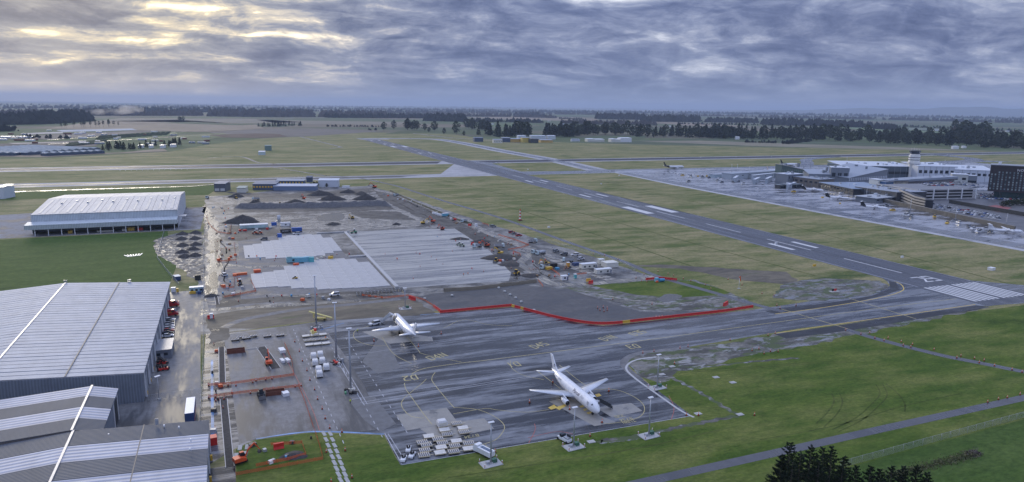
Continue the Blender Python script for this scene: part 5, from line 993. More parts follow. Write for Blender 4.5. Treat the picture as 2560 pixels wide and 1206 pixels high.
cones([(1825, 852), (1920, 840), (1938, 835), (1720, 868), (1700, 872), (1635, 880), (1607, 884), (1880, 878), (1897, 874), (1926, 880), (1945, 881), (1910, 886)], 'orange cone, {} in the scatter on the muddy verge', 'cones on the muddy verge', 1.2)
cones([(2469, 1007), (2496, 1000), (2518, 996), (2550, 988)], 'orange cone, {} from the left beside the boundary road', 'cones beside the boundary road', 1.2)
cones([(1382, 958), (1324, 1008), (1424, 1025), (1522, 980), (1505, 1058)], 'red cone, {} from the tail around the front jet', 'cones round the front jet', 1.5)
cones([(935, 855), (1103, 836), (1046, 868)], 'red cone, {} from the left around the rear jet', 'cones round the rear jet', 1.5)
cones([(1886, 1133-93), (1716, 1040), (1746, 1040), (1238, 1132), (863, 1128), (880, 1196), (816, 1132), (828, 1206), (855, 1082), (1475, 1092), (1686, 911)], 'orange cone, {} of those standing alone on the front grass edges', 'lone cones on the grass edges', 1.3)
cones([(737+i*9.5+2*(i % 2), 856+i*24) for i in range(10)], 'red cone, {} from the top along the dashed lane', 'cones along the dashed lane', 1.3)
cones([(560, 1000), (590, 966), (632, 958), (640, 954), (664, 951), (680, 949), (552, 967), (570, 965), (522, 966), (522, 996), (538, 995), (580, 984), (626, 985), (666, 978), (683, 975), (738, 969), (753, 966)], 'red cone, {} in the cones round the trench crossings', 'cones round the trench crossings', 1.3)
cones([(1494, 772), (1500, 777), (1510, 780), (1508, 770), (1518, 772), (1518, 777), (1640, 795), (1648, 795), (1655, 794), (1532, 750), (1630, 762)], 'orange cone, {} on the wet ground inside the red barriers', 'cones on the wet ground', 1.3)
cones([(1484, 637), (1512, 640), (1545, 650), (1645, 680), (1670, 686), (1684, 691), (1708, 698), (1727, 704), (1763, 714), (1777, 724), (1610, 688), (1590, 697), (1604, 704), (1617, 706), (1640, 700)], 'orange cone, {} along the verge by the site cabins', 'cones by the site cabins', 1.25)
# water-filled barriers: a chain along the new taxiway edge
bb = B(); bb.prism([(-1.0, -.4, 0), (-1.0, .4, 0), (-1.0, .22, .5), (-1.0, .2, 1.2), (-1.0, -.2, 1.2), (-1.0, -.22, .5)], (2.0, 0, 0)); BARR = bb.data('water_barrier', RED); BARY = bb.data('water_barrier', YEL)
def barriers(path, lab, group, yel=(), step=2.06):
    path = px(path); i = 0; acc = 0
    for a, c in zip(path, path[1:]):
        L = hypot(c[0]-a[0], c[1]-a[1]); t = acc
        while t < L:
            u = t/L; link('water_barrier', BARY if i in yel else BARR, None, (a[0]+(c[0]-a[0])*u, a[1]+(c[1]-a[1])*u, .05), atan2(c[1]-a[1], c[0]-a[0]), lab[1].format(ordn(len([q for q in yel if q < i]))) if i in yel else lab[0].format(ordn(i)), 'barrier', group); i += 1; t += step
        acc = t-L
    return i
def spx(ps, n=6):   # smooth a path given in survey positions
    return smoothpath(ps, n)
barriers([(1086, 769), (1104, 782)]+[(1104, 782), (1190, 774), (1276, 766)]+spx([(1276, 766), (1330, 780), (1380, 793), (1440, 805), (1490, 811), (1540, 810), (1600, 803), (1700, 792), (1800, 781), (1880, 769)]), ('red water barrier, {} from the left end of the long chain', 'yellow water-filled barrier in the long red chain, {} from the left'), 'water barriers in the long chain', (24, 27, 55, 56))
barriers([(1618, 700), (1650, 697), (1690, 701)], ('red water barrier, {} from the left in the short row behind the pump', ''), 'water barriers behind the pump')
for pt, rz, mt, lb in (((1812, 765), .5, BARR, 'lone red barrier end above the chain'), ((1816, 762), .5, BARR, 'lone red barrier, second of the two above the chain'), ((1477, 709), .2, BARR, 'red barrier beside the access road'), ((1471, 704), .1, BARY, 'yellow barrier block on the access road'), ((1028, 748), 2.2, BARR, 'red barrier at the bank corner'), ((1033, 751), 2.2, BARR, 'second red barrier at the bank corner'), ((697, 1122), .1, BARR, 'red-orange barrier block in the fenced grass plot'), ((527, 797), 0, BARR, 'red barrier at the foot of the site fence'), ((1181, 612), .6, BARR, 'red barrier on the pad edge')): p = G(*pt); link('water_barrier', mt, None, (p.x, p.y, .05), rz, lb, 'barrier', 'single water barriers', sc=1.5)
# ------------------------------------------------------------------ fences and mesh
def meshmat(name, col, per, thick, alpha_w=.22):
    m, n = newmat(name); x, y, z = n.sep(n.co)
    u = n.math('ADD', x, y)
    gx = n.math('LESS_THAN', n.math('FRACT', n.math('MULTIPLY', u, 1/per)), thick); gz = n.math('LESS_THAN', n.math('FRACT', n.math('MULTIPLY', z, 1/per)), thick)
    n.put(n.b.inputs['Base Color'], col); n.b.inputs['Roughness'].default_value = .5
    n.put(n.b.inputs['Alpha'], n.math('MAXIMUM', gx, gz)); return m
ORMESH = meshmat('orange_mesh', (.72, .16, .06), .16, .42); WIRE = meshmat('chain_wire', (.40, .42, .45), .12, .13)
def fence(name, path, h, label, mesh, postm, gap=3., group=None, topr=True, cat='fence'):
    path = [tuple(p[:2]) for p in path]; c = empty(name, (path[0][0], path[0][1], .03), 0, label, cat, group); ox, oy = path[0]
    for a, e in zip(path, path[1:]):
        L = hypot(e[0]-a[0], e[1]-a[1]); k = max(1, int(L/gap))
        for i in range(k):
            p = [(a[0]+(e[0]-a[0])*t/k-ox, a[1]+(e[1]-a[1])*t/k-oy) for t in (i, i+1)]
            b = B(); b.poly([(*p[0], .08), (*p[1], .08), (*p[1], h), (*p[0], h)]); b.build('mesh_panel', mesh, c)
            b = B(); b.tube((*p[0], 0), (*p[0], h+.1), .05, .05, 5); b.build('post', postm, c)
            if topr: b = B(); b.tube((*p[0], h), (*p[1], h), .035, .035, 4); b.build('top_rail', postm, c)
    return c
fence('boundary_fence', px([(2100, 1172), (2330, 1108), (2560, 1045), (2700, 1008)]), 2.3, 'wire boundary fence on posts behind the dark pines', WIRE, STEEL, 4.2)
fence('yard_fence', [(-433, 11.7), (-416, 12)], 2.2, 'wire fence across the warehouse yard', WIRE, STEEL, 3)
fence('site_fence', [(-415.6, -30), (-416, 40), (-418.5, 165), (-421, 260), (-423, 380)], 2.0, 'long wire fence along the yard and haul track', WIRE, STEEL, 4.5)
fence('paddock_fence', px([(412, 577), (405, 600), (393, 648), (420, 684), (448, 716)]), 1.9, 'wire fence curving down the paddock edge', WIRE, STEEL, 3)
fence('cabin_fence', px([(1475, 690), (1510, 688), (1588, 678), (1560, 662), (1420, 620), (1340, 596)]), 1.8, 'wire fence round the site cabins', WIRE, STEEL, 4)
GO = 'orange mesh fences'
for i, (ps, lb) in enumerate((([(590, 1190), (700, 1170), (808, 1150)], 'orange mesh fence along the front of the grass plot'), ([(787, 1080), (800, 1120), (808, 1150)], 'orange mesh fence down the right side of the grass plot'), ([(678, 1115), (755, 1110), (765, 1140), (720, 1152), (640, 1168)], 'orange mesh fence round the small pit in the grass plot'), ([(520, 966), (570, 963), (650, 952), (735, 940)], 'orange mesh fence above the trench crossing'), ([(522, 996), (600, 985), (660, 978), (750, 968)], 'orange mesh fence below the trench crossing'), ([(712, 862), (730, 905), (735, 945)], 'orange mesh fence beside the white boxes'), ([(746, 966), (760, 1000), (785, 1075)], 'orange mesh fence down the dashed lane'),
    ([(905, 740), (960, 747), (1020, 741), (1060, 752), (1085, 768)], 'orange mesh fence on the bank above the rear jet'), ([(546, 640), (552, 655), (590, 652), (585, 606)], 'orange mesh fence round the upper left pits'), ([(550, 715), (558, 722), (585, 720), (586, 694)], 'orange mesh fence round the lower left pits'), ([(516, 540), (520, 556), (530, 570), (545, 582), (575, 586), (578, 562)], 'orange mesh fence along the haul track'), ([(1270, 626), (1305, 620), (1322, 614), (1290, 602), (1245, 588)], 'orange mesh fence inside the haul road bend'), ([(1206, 560), (1220, 563), (1222, 567)], 'orange mesh fence by the silver car'), ([(1282, 630), (1300, 636), (1302, 642)], 'orange mesh fence on the track island'), ([(1375, 673), (1392, 684), (1400, 690)], 'orange mesh fence below the yellow excavator'), ([(1345, 702), (1358, 718)], 'orange mesh fence at the access road mouth'), ([(1440, 688), (1466, 685)], 'orange mesh fence near the green toilet'), ([(560, 745), (640, 730), (626, 700)], 'orange mesh fence along the gravel base'))):
    fence('mesh_fence', px(ps), 1.1, lb, ORMESH, ORANGE, 2.4, GO, False)
# ------------------------------------------------------------------ earth heaps, cabins and details of the works
def heap(pt, rx, ry, h, label, rz=0., seed=1, mat=EARTH, group='earth heaps on the works', name='earth_heap'):
    p = G(*pt); r = random.Random(seed); b = B(); n = 18; rs = []
    for k in range(7):
        t = k/6; rr = (1-t)**1.0; ring_ = []
        for i in range(n):
            a = 2*pi*i/n; j = 1+r.uniform(-.12, .12)+(.12*sin(3*a+seed) if k < 5 else 0)
            ring_.append((rx*rr*j*cos(a)+.1*rx*sin(seed), ry*rr*j*sin(a), max(0, h*(1-(1-t)**1.35)*(1+r.uniform(-.1, .1)))-.05*(k == 0)))
        rs.append(ring_)
    b.rings(rs, cap=(False, True)); b.build(name, mat, None, loc=(p.x, p.y, .03), rz=rz, label=label, cat='heap', group=group)
k = 0
for i, (x, y) in enumerate(((456, 586), (491, 583), (456, 599), (488, 598), (455, 615), (487, 613), (454, 632), (485, 624), (490, 640), (463, 643))):
    heap((x, y), 4.6, 4.2, 2.2, f"small dark heap, {ordn(i//2)} from the top in the {'left' if i % 2 == 0 else 'right'} column beside the paddock", 0, i+3, group='small heaps beside the paddock')
for i, (x, y, rx, ry, h, lb) in enumerate(((612, 556, 15, 10, 6.5, 'large dark heap above the teal container'), (640, 512, 9, 7, 5, 'heap rising behind the left end of the long bank'), (735, 510, 13, 8, 4.5, 'double heap behind the middle of the long bank'), (795, 488, 17, 9, 5, 'broad dark heap at the top of the works'), (828, 500, 15, 9, 5.5, 'dark heap below the broad top heap'), (872, 482, 10, 8, 4, 'small heap at the top right of the works'), (918, 499, 13, 9, 6, 'rounded heap at the upper right corner'), (905, 486, 8, 14, 3.5, 'ridge of spoil above the rounded heap'), (590, 493, 9, 6, 4, 'heap by the top track behind the loader'), (830, 562, 7, 5, 2, 'low heap below the pond'), (990, 562, 4, 3, 1.8, 'tiny heap at the pad top corner'), (1150, 598, 8, 6, 1.3, 'dark heap beside the pale green rollers'), (1205, 604, 8, 6, 1.6, 'dark heap behind the loading excavator'), (1255, 644, 13, 11, 2.4, 'grey gravel mound inside the track loop'), (1275, 662, 8, 7, 1.2, 'lower shoulder of the gravel mound'), (1325, 690, 7, 6, 1.2, 'dark heap by the access gate'), (526, 741, 4, 3, 1.4, 'small dark heap by the container office'), (735, 1140, 4, 3, .9, 'dark spoil in the fenced grass plot'))):
    heap((x, y), rx, ry, h, lb, .3*sin(i), i+30)
b = B(); rs = []; r = random.Random(5); pa = px([(586, 519), (640, 519), (700, 518), (780, 517), (860, 515), (930, 512), (975, 514)])
pa = smoothpath(pa, 8)
for i, (x, y) in enumerate(pa):
    e = min(1, i/3, (len(pa)-1-i)/3); hh = (4.2+r.uniform(-.7, .7))*max(.08, e)
    rs.append([(x, y-7.5-r.uniform(0, 1), 0), (x, y-4, hh*.55), (x, y-1.2, hh*(1+r.uniform(-.1, .1))), (x, y+1.4, hh), (x, y+4.4, hh*.5), (x, y+7.5, 0)])
b.rings(rs, closed=False, cap=(False, False)); b.build('earth_bank', M('grey_spoil', (.10, .10, .105), .9, v=.35, scale=.6), None, loc=(0, 0, .03), label='long grey spoil bank across the upper works', cat='bank')
for ps, lb, mt in (([(1110, 728), (1200, 722), (1280, 712), (1340, 705)], 'low brown earth bank above the dark new base', M('brown_bank', (.10, .085, .06), .9, v=.3)), ([(975, 478), (1040, 508), (1130, 545), (1180, 562)], 'long weedy bank beside the haul road', M('weedy_bank', (.055, .06, .035), .9, v=.5))):
    b = B(); rs = []
    for x, y in smoothpath(px(ps), 6): hh = 1.3+r.uniform(-.3, .4); rs.append([(x-.5, y-2.4, 0), (x, y-.7, hh), (x, y+.7, hh), (x+.5, y+2.6, 0)])
    b.rings(rs, closed=False, cap=(False, False)); b.build('earth_bank', mt, None, loc=(0, 0, .04), label=lb, cat='bank')
CREAMW = M('cabin_cream', (.68, .67, .60), .5); ROOFW = M('cabin_white_roof', (.72, .74, .76), .4)
def cab_at(pt, d, rz, lb, wall, roof=ROOFW, wins=3, name='site_cabin', cat='cabin'): p = G(*pt); return cabin(name, lb, (p.x, p.y, .05), d, rz, wall, roof, wins, cat)
cab_at((1470, 671), (11, 4, 3.2), .03, 'cream site cabin with dark doors, left of the group', CREAMW); cab_at((1507, 684), (11, 3.6, 3.0), .05, 'cream site cabin with two windows, nearest of the group', CREAMW, wins=2)
cab_at((1524, 668), (9, 7, 3.4), .03, 'large plain cream cabin at the right of the group', CREAMW, CREAMW, 0); cab_at((1502, 660), (4, 3, 3.2), .03, 'small white cabin behind the group', CREAMW, ROOFW, 0); cab_at((1410, 701), (4, 2.6, 2.8), .02, 'small white guard hut by the access gate', WHITE, ROOFW, 1)
cab_at((635, 570), (22, 7, 3), .02, 'long teal and white container below the large heap', M('teal_white_panel', (.45, .60, .60), .45, v=.25, scale=.2), ROOFW, 0, 'site_container', 'container'); cab_at((714, 566), (8, 3.4, 3.2), .03, 'white site office below the blue silo plant', WHITE, ROOFW, 1)
c = cab_at((714, 582), (8, 3, 2.8), .03, 'black shipping container with white lettering', M('black_panel'), M('black_panel'), 0, 'shipping_container', 'container'); o = add(c, 'lettering', text_mesh('DETRUCT', 1.3, WHITE, 'lettering'), (0, -1.56, 1.5)); o.rotation_euler = (pi/2, 0, 0)
c = cab_at((742, 579), (8, 3, 3.0), .03, 'blue shipping container beside the black one', M('royal_blue', (.03, .11, .40), .45), M('royal_blue'), 0, 'shipping_container', 'container')
for i, (x, w_, mt, lb) in enumerate(((724, 3, TEAL, 'teal portable toilet at the left end of the blue row'), (733, 8.5, M('pale_teal_panel', (.25, .52, .58), .45), 'pale teal office container between the slab blocks'), (757, 10, M('sky_blue_panel', (.16, .45, .58), .45), 'sky blue fence panels between the slab blocks'), (779, 3, TEAL, 'teal portable toilet at the right end of the blue row'))): cab_at((x, 656), (w_, 2.6, 3.2), .02, lb, mt, mt, 1 if i == 1 else 0, 'site_container', 'container')
cab_at((1438, 697), (1.5, 1.5, 2.7), 0, 'teal portable toilet beside the access road', TEAL, WHITE, 0, 'portable_toilet', 'toilet'); cab_at((1420, 668), (1.8, 1.6, 3.0), 0, 'orange portable toilet beside the cabins', M('toilet_orange', (.66, .34, .06), .5), WHITE, 0, 'portable_toilet', 'toilet'); cab_at((529, 797), (1.3, 1.3, 2.4), 0, 'white portable toilet behind the red barrier by the fence', WHITE, ROOFW, 0, 'portable_toilet', 'toilet')
cab_at((1113, 541), (6, 3, 2.8), .2, 'light blue container beside the haul road', M('sky_blue_panel'), ROOFW, 0, 'site_container', 'container')
for i in range(6): p = G(1083+i*4.2, 535+i*1.2); crate('wrapped_bundle', f'white wrapped bundle, {ordn(i)} from the left by the light blue container', (p.x, p.y, .05), (2, 2, 1.6), WHITE, .3*i, 'bundle')
# blue silo plant
p = G(698, 563); c = empty('batching_plant', (p.x, p.y, .05), 0, 'small blue and grey batching silo plant', 'plant')
b = B(); b.tube((0, 0, 3), (0, 0, 8.5), 1.4, 1.4, 12); b.tube((0, 0, 1.6), (0, 0, 3), .3, 1.4, 12); b.build('silo', M('silo_grey', (.45, .48, .52), .4), c); b = B(); b.box((-4.2, 0, 0), (4.4, 3, 2.6)); b.build('hopper', M('royal_blue'), c); b = B(); b.prism([(-3, -.4, 2.4), (0, -.4, 5.0), (0, -.4, 5.4), (-3, -.4, 2.8)], (0, .8, 0)); b.build('conveyor', STEEL, c)
for sx, sy in ((-1, -1), (1, -1), (1, 1), (-1, 1)): b = B(); b.box((sx, sy, 0), (.18, .18, 4)); b.build('leg', STEEL, c)
# blue pump set, red machines
p = G(1643, 705); c = empty('pump_set', (p.x, p.y, .05), 0, 'blue tank and pump set before the short red barrier row', 'pump')
b = B(); b.tube((1, -.6, 1.1), (4.2, -1.2, 1.1), 1.0, 1.0, 12); b.build('tank', M('cyan_blue', (.06, .30, .52), .4), c); b = B(); b.box((0, .6, .1), (2.2, 2, 2.2)); b.build('housing', M('cyan_pale', (.16, .44, .58), .45), c); b = B(); b.box((-1.2, -1.6, .1), (1.3, 1, 1)); b.build('fuel_box', ORANGE, c)
for pt, d, mt, lb in (((600, 688), (8, 2, 1.2), M('orange_red', (.65, .12, .03)), 'long orange beam beside the lower left pits'), ((643, 681), (4, 3, 1.6), PORANGE, 'orange machine left of the lower slab block'), ((699, 594), (3, 3, 3), M('royal_blue'), 'blue bin with a red top at the slab corner'), ((740, 664), (3.4, 2.2, 1.4), PORANGE, 'orange compactor below the teal containers'), ((612, 578), (3, 1.6, 1.2), RED, 'red crate right of its twin under the teal container'), ((600, 578), (2, 1.6, 1.2), RED, 'red crate left of its twin under the teal container'), ((668, 574), (2, 1.6, 1.2), RED, 'red crate at the right end of the teal container'), ((827, 648), (3, 2, 1.8), PYEL, 'yellow compactor at the slab gap'), ((1376, 668), (9, 2.6, 2.2), BLACK, 'black trailer behind the yellow excavator'), ((1372, 674), (4, 2.6, 1.6), PYEL, 'yellow trench box below the yellow excavator'), ((1393, 674), (2.4, 2, 1.2), M('cyan_blue'), 'blue drum box beside the trench box'), ((1440, 664), (5, 3, 1.8), M('navy_panel'), 'dark utility beside the orange toilet'), ((1190, 567), (2, 2, 2.4), WHITE, 'white cabinet beside the excavated strip'), ((1137, 551), (2.4, 2, 1.6), RED, 'red tank beside the haul road'), ((1128, 549), (1.6, 1.4, 2), WHITE, 'white cabinet beside the red tank'), ((1174, 565), (2.4, 2, 1.6), RED, 'red tank at the pad top corner'), ((534, 1110), (2, 2.6, 2.4), RED, 'red cart by the striped warehouse'), ((524, 1112), (1.2, 1.6, 1.8), RED, 'small red bin by the striped warehouse'), ((865, 470), (9, 3, 2.6), WHITE, 'white and red trailer at the top of the works')):
    p = G(*pt); crate('site_equipment', lb, (p.x, p.y, .05), d, mt, .1, 'equipment')
# formwork rack near the slab front
p = G(950, 733); c = empty('steel_rack', (p.x, p.y, .05), .06, 'long dark rack of reinforcing steel below the slabs', 'rack')
for i in range(14): b = B(); b.box((-13+i*2, 0, 0), (.2, 3.2, 1.6)); b.build('bar_frame', STEEL, c)
for zz in (.4, 1.5): b = B(); b.box((0, -1.2, zz), (27, .25, .2)); b.build('rail', M('worn_steel'), c); b = B(); b.box((0, 1.2, zz), (27, .25, .2)); b.build('rail', M('worn_steel'), c)
for i in range(8):
    p = G(*((1130, 741), (1062, 749), (1247, 722), (1262, 731), (1275, 739), (1289, 747), (1335, 778), (1303, 757))[i]); heap((0, 0), .1, .1, .1, 'x') if False else None
    b = B(); b.tube((0, 0, 0), (0, 0, .9), .9, .7, 9); b.build('sandbag', M('bulk_bag', (.42, .43, .42), .8), None, loc=(p.x, p.y, .05), label=f'pale bulk bag, {ordn(i)} of those dotted over the dark new base', cat='bag', group='bulk bags on the new base')
# open trenches and drains
def trench(name, ps, wd, label):
    q = px(ps); ribbon(name, q, wd, EARTH, .060); 
    b = B()
    for s in (-1, 1):
        for a, e in zip(q, q[1:]):
            L = hypot(e[0]-a[0], e[1]-a[1]); nx_, ny_ = -(e[1]-a[1])/L, (e[0]-a[0])/L; ang = atan2(e[1]-a[1], e[0]-a[0])
            b.box(((a[0]+e[0])/2+nx_*s*wd*.5, (a[1]+e[1])/2+ny_*s*wd*.5, .03), (L, .22, .14), ang)
    b.build('trench_edge', M('pale_kerb'), None, kind='structure')
trench('trench', [(554, 868), (556, 960)], 2.2, ''); trench('trench', [(559, 998), (575, 1168)], 2.3, ''); trench('trench', [(652, 868), (690, 922)], 3.6, ''); trench('trench', [(602, 876), (648, 871)], .8, ''); trench('trench', [(540, 740), (544, 762)], 1.6, '')
b = B()
for i in range(9):
    for s in (-1, 1):
        p = G(818+s*8+i*5.2, 1085+i*14.5); b = B(); b.box((p.x, p.y, .03), (1.0, 3.1, .08), .12); b.build('track_slab', M('pale_concrete_track', (.36, .37, .37), .7, v=.2), None, kind='structure')
for pt in ((590, 1140), (612, 1135), (600, 1120), (618, 1118)): p = G(*pt); b = B(); b.box((p.x, p.y, .03), (1.2, 3.2, .1), -.1); b.build('track_slab', M('pale_concrete_track'), None, kind='structure')
# paddock plank stack
for i in range(7): p = G(316+i*6, 641-i*.6); b = B(); b.box((0, 0, 0), (.7, 6.5, .3)); b.build('plank_stack', WHITE, None, loc=(p.x, p.y, .03), rz=.5-.11*i, label=f'white plank bundle, {ordn(i)} from the left at the paddock corner', cat='planks', group='plank bundles')
# marker mast, windsock, signs
p = G(1300, 552); c = empty('marker_mast', (p.x, p.y, .03), 0, 'red and white banded lattice mast on the infield', 'mast')
for i in range(7): b = B(); b.box((0, 0, i*1.5), (1.5-.14*i, 1.5-.14*i, 1.5), taper=(.9, .9)); b.build('mast_band', RED if i % 2 == 0 else WHITE, c)
b = B(); b.box((0, 0, 0), (3.5, 3, .8)); b.build('base_frame', M('rusty_red'), c)
p = G(1847, 722); c = empty('windsock', (p.x, p.y, .04), 0, 'orange windsock on a white pole beside the service road', 'windsock')
b = B(); b.tube((0, 0, 0), (0, 0, 7.4), .14, .09, 8); b.build('pole', WHITE, c); b = B(); b.tube((.1, 0, 7.3), (1.0, .1, 4.4), .5, .22, 10, False); b.build('sock', M('sock_orange', (.75, .16, .04), .7), c); b = B(); b.box((0, 0, 0), (1.6, 1.6, .15)); b.build('footing', M('plinth_concrete'), c)
p = G(2085, 729); c = empty('taxi_sign', (p.x, p.y, .04), .0, 'black and red taxiway sign on the muddy ground', 'sign'); b = B(); b.box((-1, 0, .3), (1.4, .3, 1.2)); b.build('black_board', BLACK, c); b = B(); b.box((.8, 0, .3), (2.0, .3, 1.2)); b.build('red_board', RED, c); b = B(); b.box((0, 0, .0), (6, 3, .1)); b.build('slab', M('plinth_concrete'), c)
p = G(2478, 676); crate('airfield_box', 'white equipment box on the grass right of the runway', (p.x, p.y, .03), (4, 3, 1.8), WHITE, .1, 'box')
for i, (x, y) in enumerate(((2036, 666), (2255, 645), (1372, 570), (1690, 449), (1525, 430), (1503, 461), (1548, 440), (1320, 425), (1240, 408), (655, 387), (1940, 741-130))):
    p = G(x, y); crate('marker_board', f'small pale marker board, {ordn(i)} of those dotted about the infield grass', (p.x, p.y, .03), (2.2, .8, 1.3), M('cyan_pale') if i == 9 else (PYEL if i == 0 else WHITE), 0, 'marker')['group'] = 'marker boards on the infield'
for i in range(26):
    p = G(*((300+i*14, 427.6-i*.27) if i < 13 else (1400+(i-13)*88, 399-(i-13)*1.1))); b = B(); b.tube((0, 0, 0), (0, 0, .8), .5, .3, 6); b.build('runway_light', WHITE, None, loc=(p.x, p.y, .03), label=f'white runway light, {ordn(i)} from the left along the cross runway', cat='light', group='lights along the cross runway')
for i, pt in enumerate(((1790, 944), (1832, 957), (1668, 898), (1850, 1037), (1478, 1105), (1680, 917), (1655, 937), (1745, 1035))): p = G(*pt); b = B(); b.box((0, 0, 0), (2.4, 1.8, .14)); b.box((0, 0, .14), (1.3, 1.0, .05)); b.build('pit_cover', M('plinth_concrete'), None, loc=(p.x, p.y, .03), label=f'concrete pit cover, {ordn(i)} of those on the front grass', cat='cover', group='pit covers on the front grass')
# ------------------------------------------------------------------ small clutter of the works: every cone, drum and pallet a thing
rr = random.Random(77)
db = B(); db.tube((0, 0, 0), (0, 0, .9), .32, .32, 8); DRUM = [db.data('drum', q) for q in (ORANGE, RED, M('cyan_blue'), BLACK)]
db = B(); db.box((0, 0, 0), (1.2, 1.0, .14)); db.box((0, 0, .14), (1.1, .9, .6)); PAL = [db.data('pallet', q) for q in (WHITE, CREAM, M('worn_steel'), M('timber', (.30, .20, .11), .7), ORANGE, STEEL)]
def litter(n, quad, lab, group, kinds=(0, 0, 1, 2), sc=(.9, 1.35)):
    (x0, y0), (x1, y1), (x2, y2), (x3, y3) = quad; c = [0, 0, 0]
    for _ in range(n):
        s, t = rr.random(), rr.random(); x = (x0*(1-s)+x1*s)*(1-t)+(x3*(1-s)+x2*s)*t; y = (y0*(1-s)+y1*s)*(1-t)+(y3*(1-s)+y2*s)*t; p = G(x, y); k = rr.choice(kinds); f = rr.uniform(*sc)
        w_ = ordn(c[k]); c[k] += 1
        if k == 0: CONE.put((p.x, p.y, .06), 0, f'orange cone, {w_} of the scatter {lab}', group, f)
        elif k == 1: link('drum', rr.choice(DRUM), None, (p.x, p.y, .06), 0, f'small drum, {w_} of the scatter {lab}', 'drum', group, sc=f)
        else: link('pallet_load', rr.choice(PAL), None, (p.x, p.y, .06), rr.uniform(0, 3), f'small pallet load, {w_} of the scatter {lab}', 'pallet', group, sc=f*1.3)
litter(26, ((535, 600), (590, 590), (600, 660), (545, 660)), 'by the upper left pits', 'scatter by the upper left pits')
litter(22, ((545, 690), (600, 680), (610, 735), (550, 740)), 'by the lower left pits', 'scatter by the lower left pits')
litter(22, ((530, 515), (580, 512), (600, 585), (540, 590)), 'along the haul track top', 'scatter along the haul track top')
litter(18, ((610, 640), (900, 636), (910, 648), (620, 660)), 'between the slab blocks', 'scatter between the slab blocks')
litter(16, ((900, 585), (1130, 578), (1260, 690), (1010, 710)), 'dotted over the big pad', 'scatter over the big pad', (0, 0, 1), (.9, 1.2))
litter(34, ((1180, 570), (1300, 615), (1300, 690), (1160, 600)), 'in the truck loading ground', 'scatter in the truck loading ground')
litter(30, ((1300, 630), (1450, 660), (1420, 700), (1330, 690)), 'round the yellow excavator', 'scatter round the yellow excavator')
litter(26, ((960, 478), (1180, 556), (1140, 560), (940, 484)), 'along the weedy bank', 'scatter along the weedy bank', (0, 2, 2, 2))
litter(16, ((560, 560), (760, 575), (760, 600), (560, 600)), 'round the site containers', 'scatter round the site containers')
litter(14, ((560, 745), (860, 735), (860, 750), (560, 765)), 'on the gravel below the slabs', 'scatter on the gravel below the slabs')
litter(14, ((530, 860), (560, 860), (560, 1100), (530, 1100)), 'beside the long trench', 'scatter beside the long trench', (0, 0, 1, 2), (.8, 1.2))
litter(10, ((620, 1110), (780, 1095), (790, 1145), (640, 1165)), 'in the fenced grass plot', 'scatter in the fenced grass plot', (1, 2), (.8, 1.1))
# ------------------------------------------------------------------ terminal, tower, car park, hotel
def frame(p0, p1):
    a, c = G(*p0), G(*p1); u = (c-a); L = u.length; u.normalize(); v = Vector((-u.y, u.x, 0))
    if v.dot(a-CAM) < 0: v = -v
    return a, u, v, L
def block(name, label, p0, p1, h, depth, wall, roof, cat='building', h1=None, wins=None, over=.6, roofh=.5, lean=0., stripes=None, group=None):
    """building whose front foot runs from p0 to p1; h (and h1) wall heights, depth away from the viewer"""
    a, u, v, L = frame(p0, p1); c = empty(name, a, atan2(u.y, u.x), label, cat, group)
    s = 1 if v.dot(Vector((-u.y, u.x, 0))) > 0 else -1; h1 = h if h1 is None else h1
    b = B(); b.prism([(0, 0, 0), (L, 0, 0), (L, 0, h1), (0, 0, h)], (0, s*depth, 0)); b.build('wall', wall, c)
    if roof is not None: b = B(); b.prism([(-over, -s*over, h), (L+over, -s*over, h1), (L+over, s*(depth+over), h1+lean), (-over, s*(depth+over), h+lean)], (0, 0, roofh)); b.build('roof', roof, c)
    rq = random.Random(int(L*10)+len(label))
    if roof is not None and cat == 'building' and L > 22:
        for j in range(int(3+L/14)):
            b = B(); b.box((rq.uniform(.08, .92)*L, s*depth*rq.uniform(.2, .85), max(h, h1)*.0+h+(h1-h)*.5+max(lean, 0)*.5+roofh*.6), (rq.uniform(1.6, 4.5), rq.uniform(1.4, 3.5), rq.uniform(1.2, 2.6)+abs(h1-h)*.4)); b.build('roof_unit', rq.choice([STEEL, TGREY, TWHITE]), c)
        for j in range(1, int(L/9)): b = B(); b.box((j*L/int(L/9), -s*.15, 0), (.35, .3, min(h, h1)-.2)); b.build('facade_rib', TGREY if wall is not TGREY else TROOF, c)
    if cat == 'building' and not wins and not stripes and L > 18:
        for j in range(int(L/7)): b = B(); b.box(((j+.5)*L/int(L/7), -s*.1, min(h, h1)*.5), (4.6, .16, min(h, h1)*.22)); b.build('window', GLASS, c)
    if wins:
        rows, cols, ww, wh, z0, dz, mat = wins; b = B(); b.box((0, 0, 0), (ww, .12, wh)); me = b.data('window', mat)
        for i in range(rows):
            for j in range(cols): link('window', me, c, ((j+.5)*L/cols, -s*.08, z0+i*dz))
    if stripes:
        n_, ww, mat, z0, z1 = stripes
        for j in range(n_): b = B(); b.box(((j+.5)*L/n_, -s*.35, z0), (ww, .5, z1-z0)); b.build('fin', mat, c)
    return c, u, s*Vector((-u.y, u.x, 0)), L
TGREY = M('terminal_grey', (.20, .225, .26), .45); TROOF = M('terminal_roof_grey', (.30, .34, .40), .4); TWHITE = M('terminal_white', (.60, .64, .70), .45); TDARK = M('terminal_charcoal', (.055, .06, .068), .5); TBEIGE = M('precast_beige', (.42, .39, .34), .7); TBROWN = M('brown_cladding', (.17, .15, .13), .6); PIERW = M('pier_panel', (.40, .45, .50), .45)
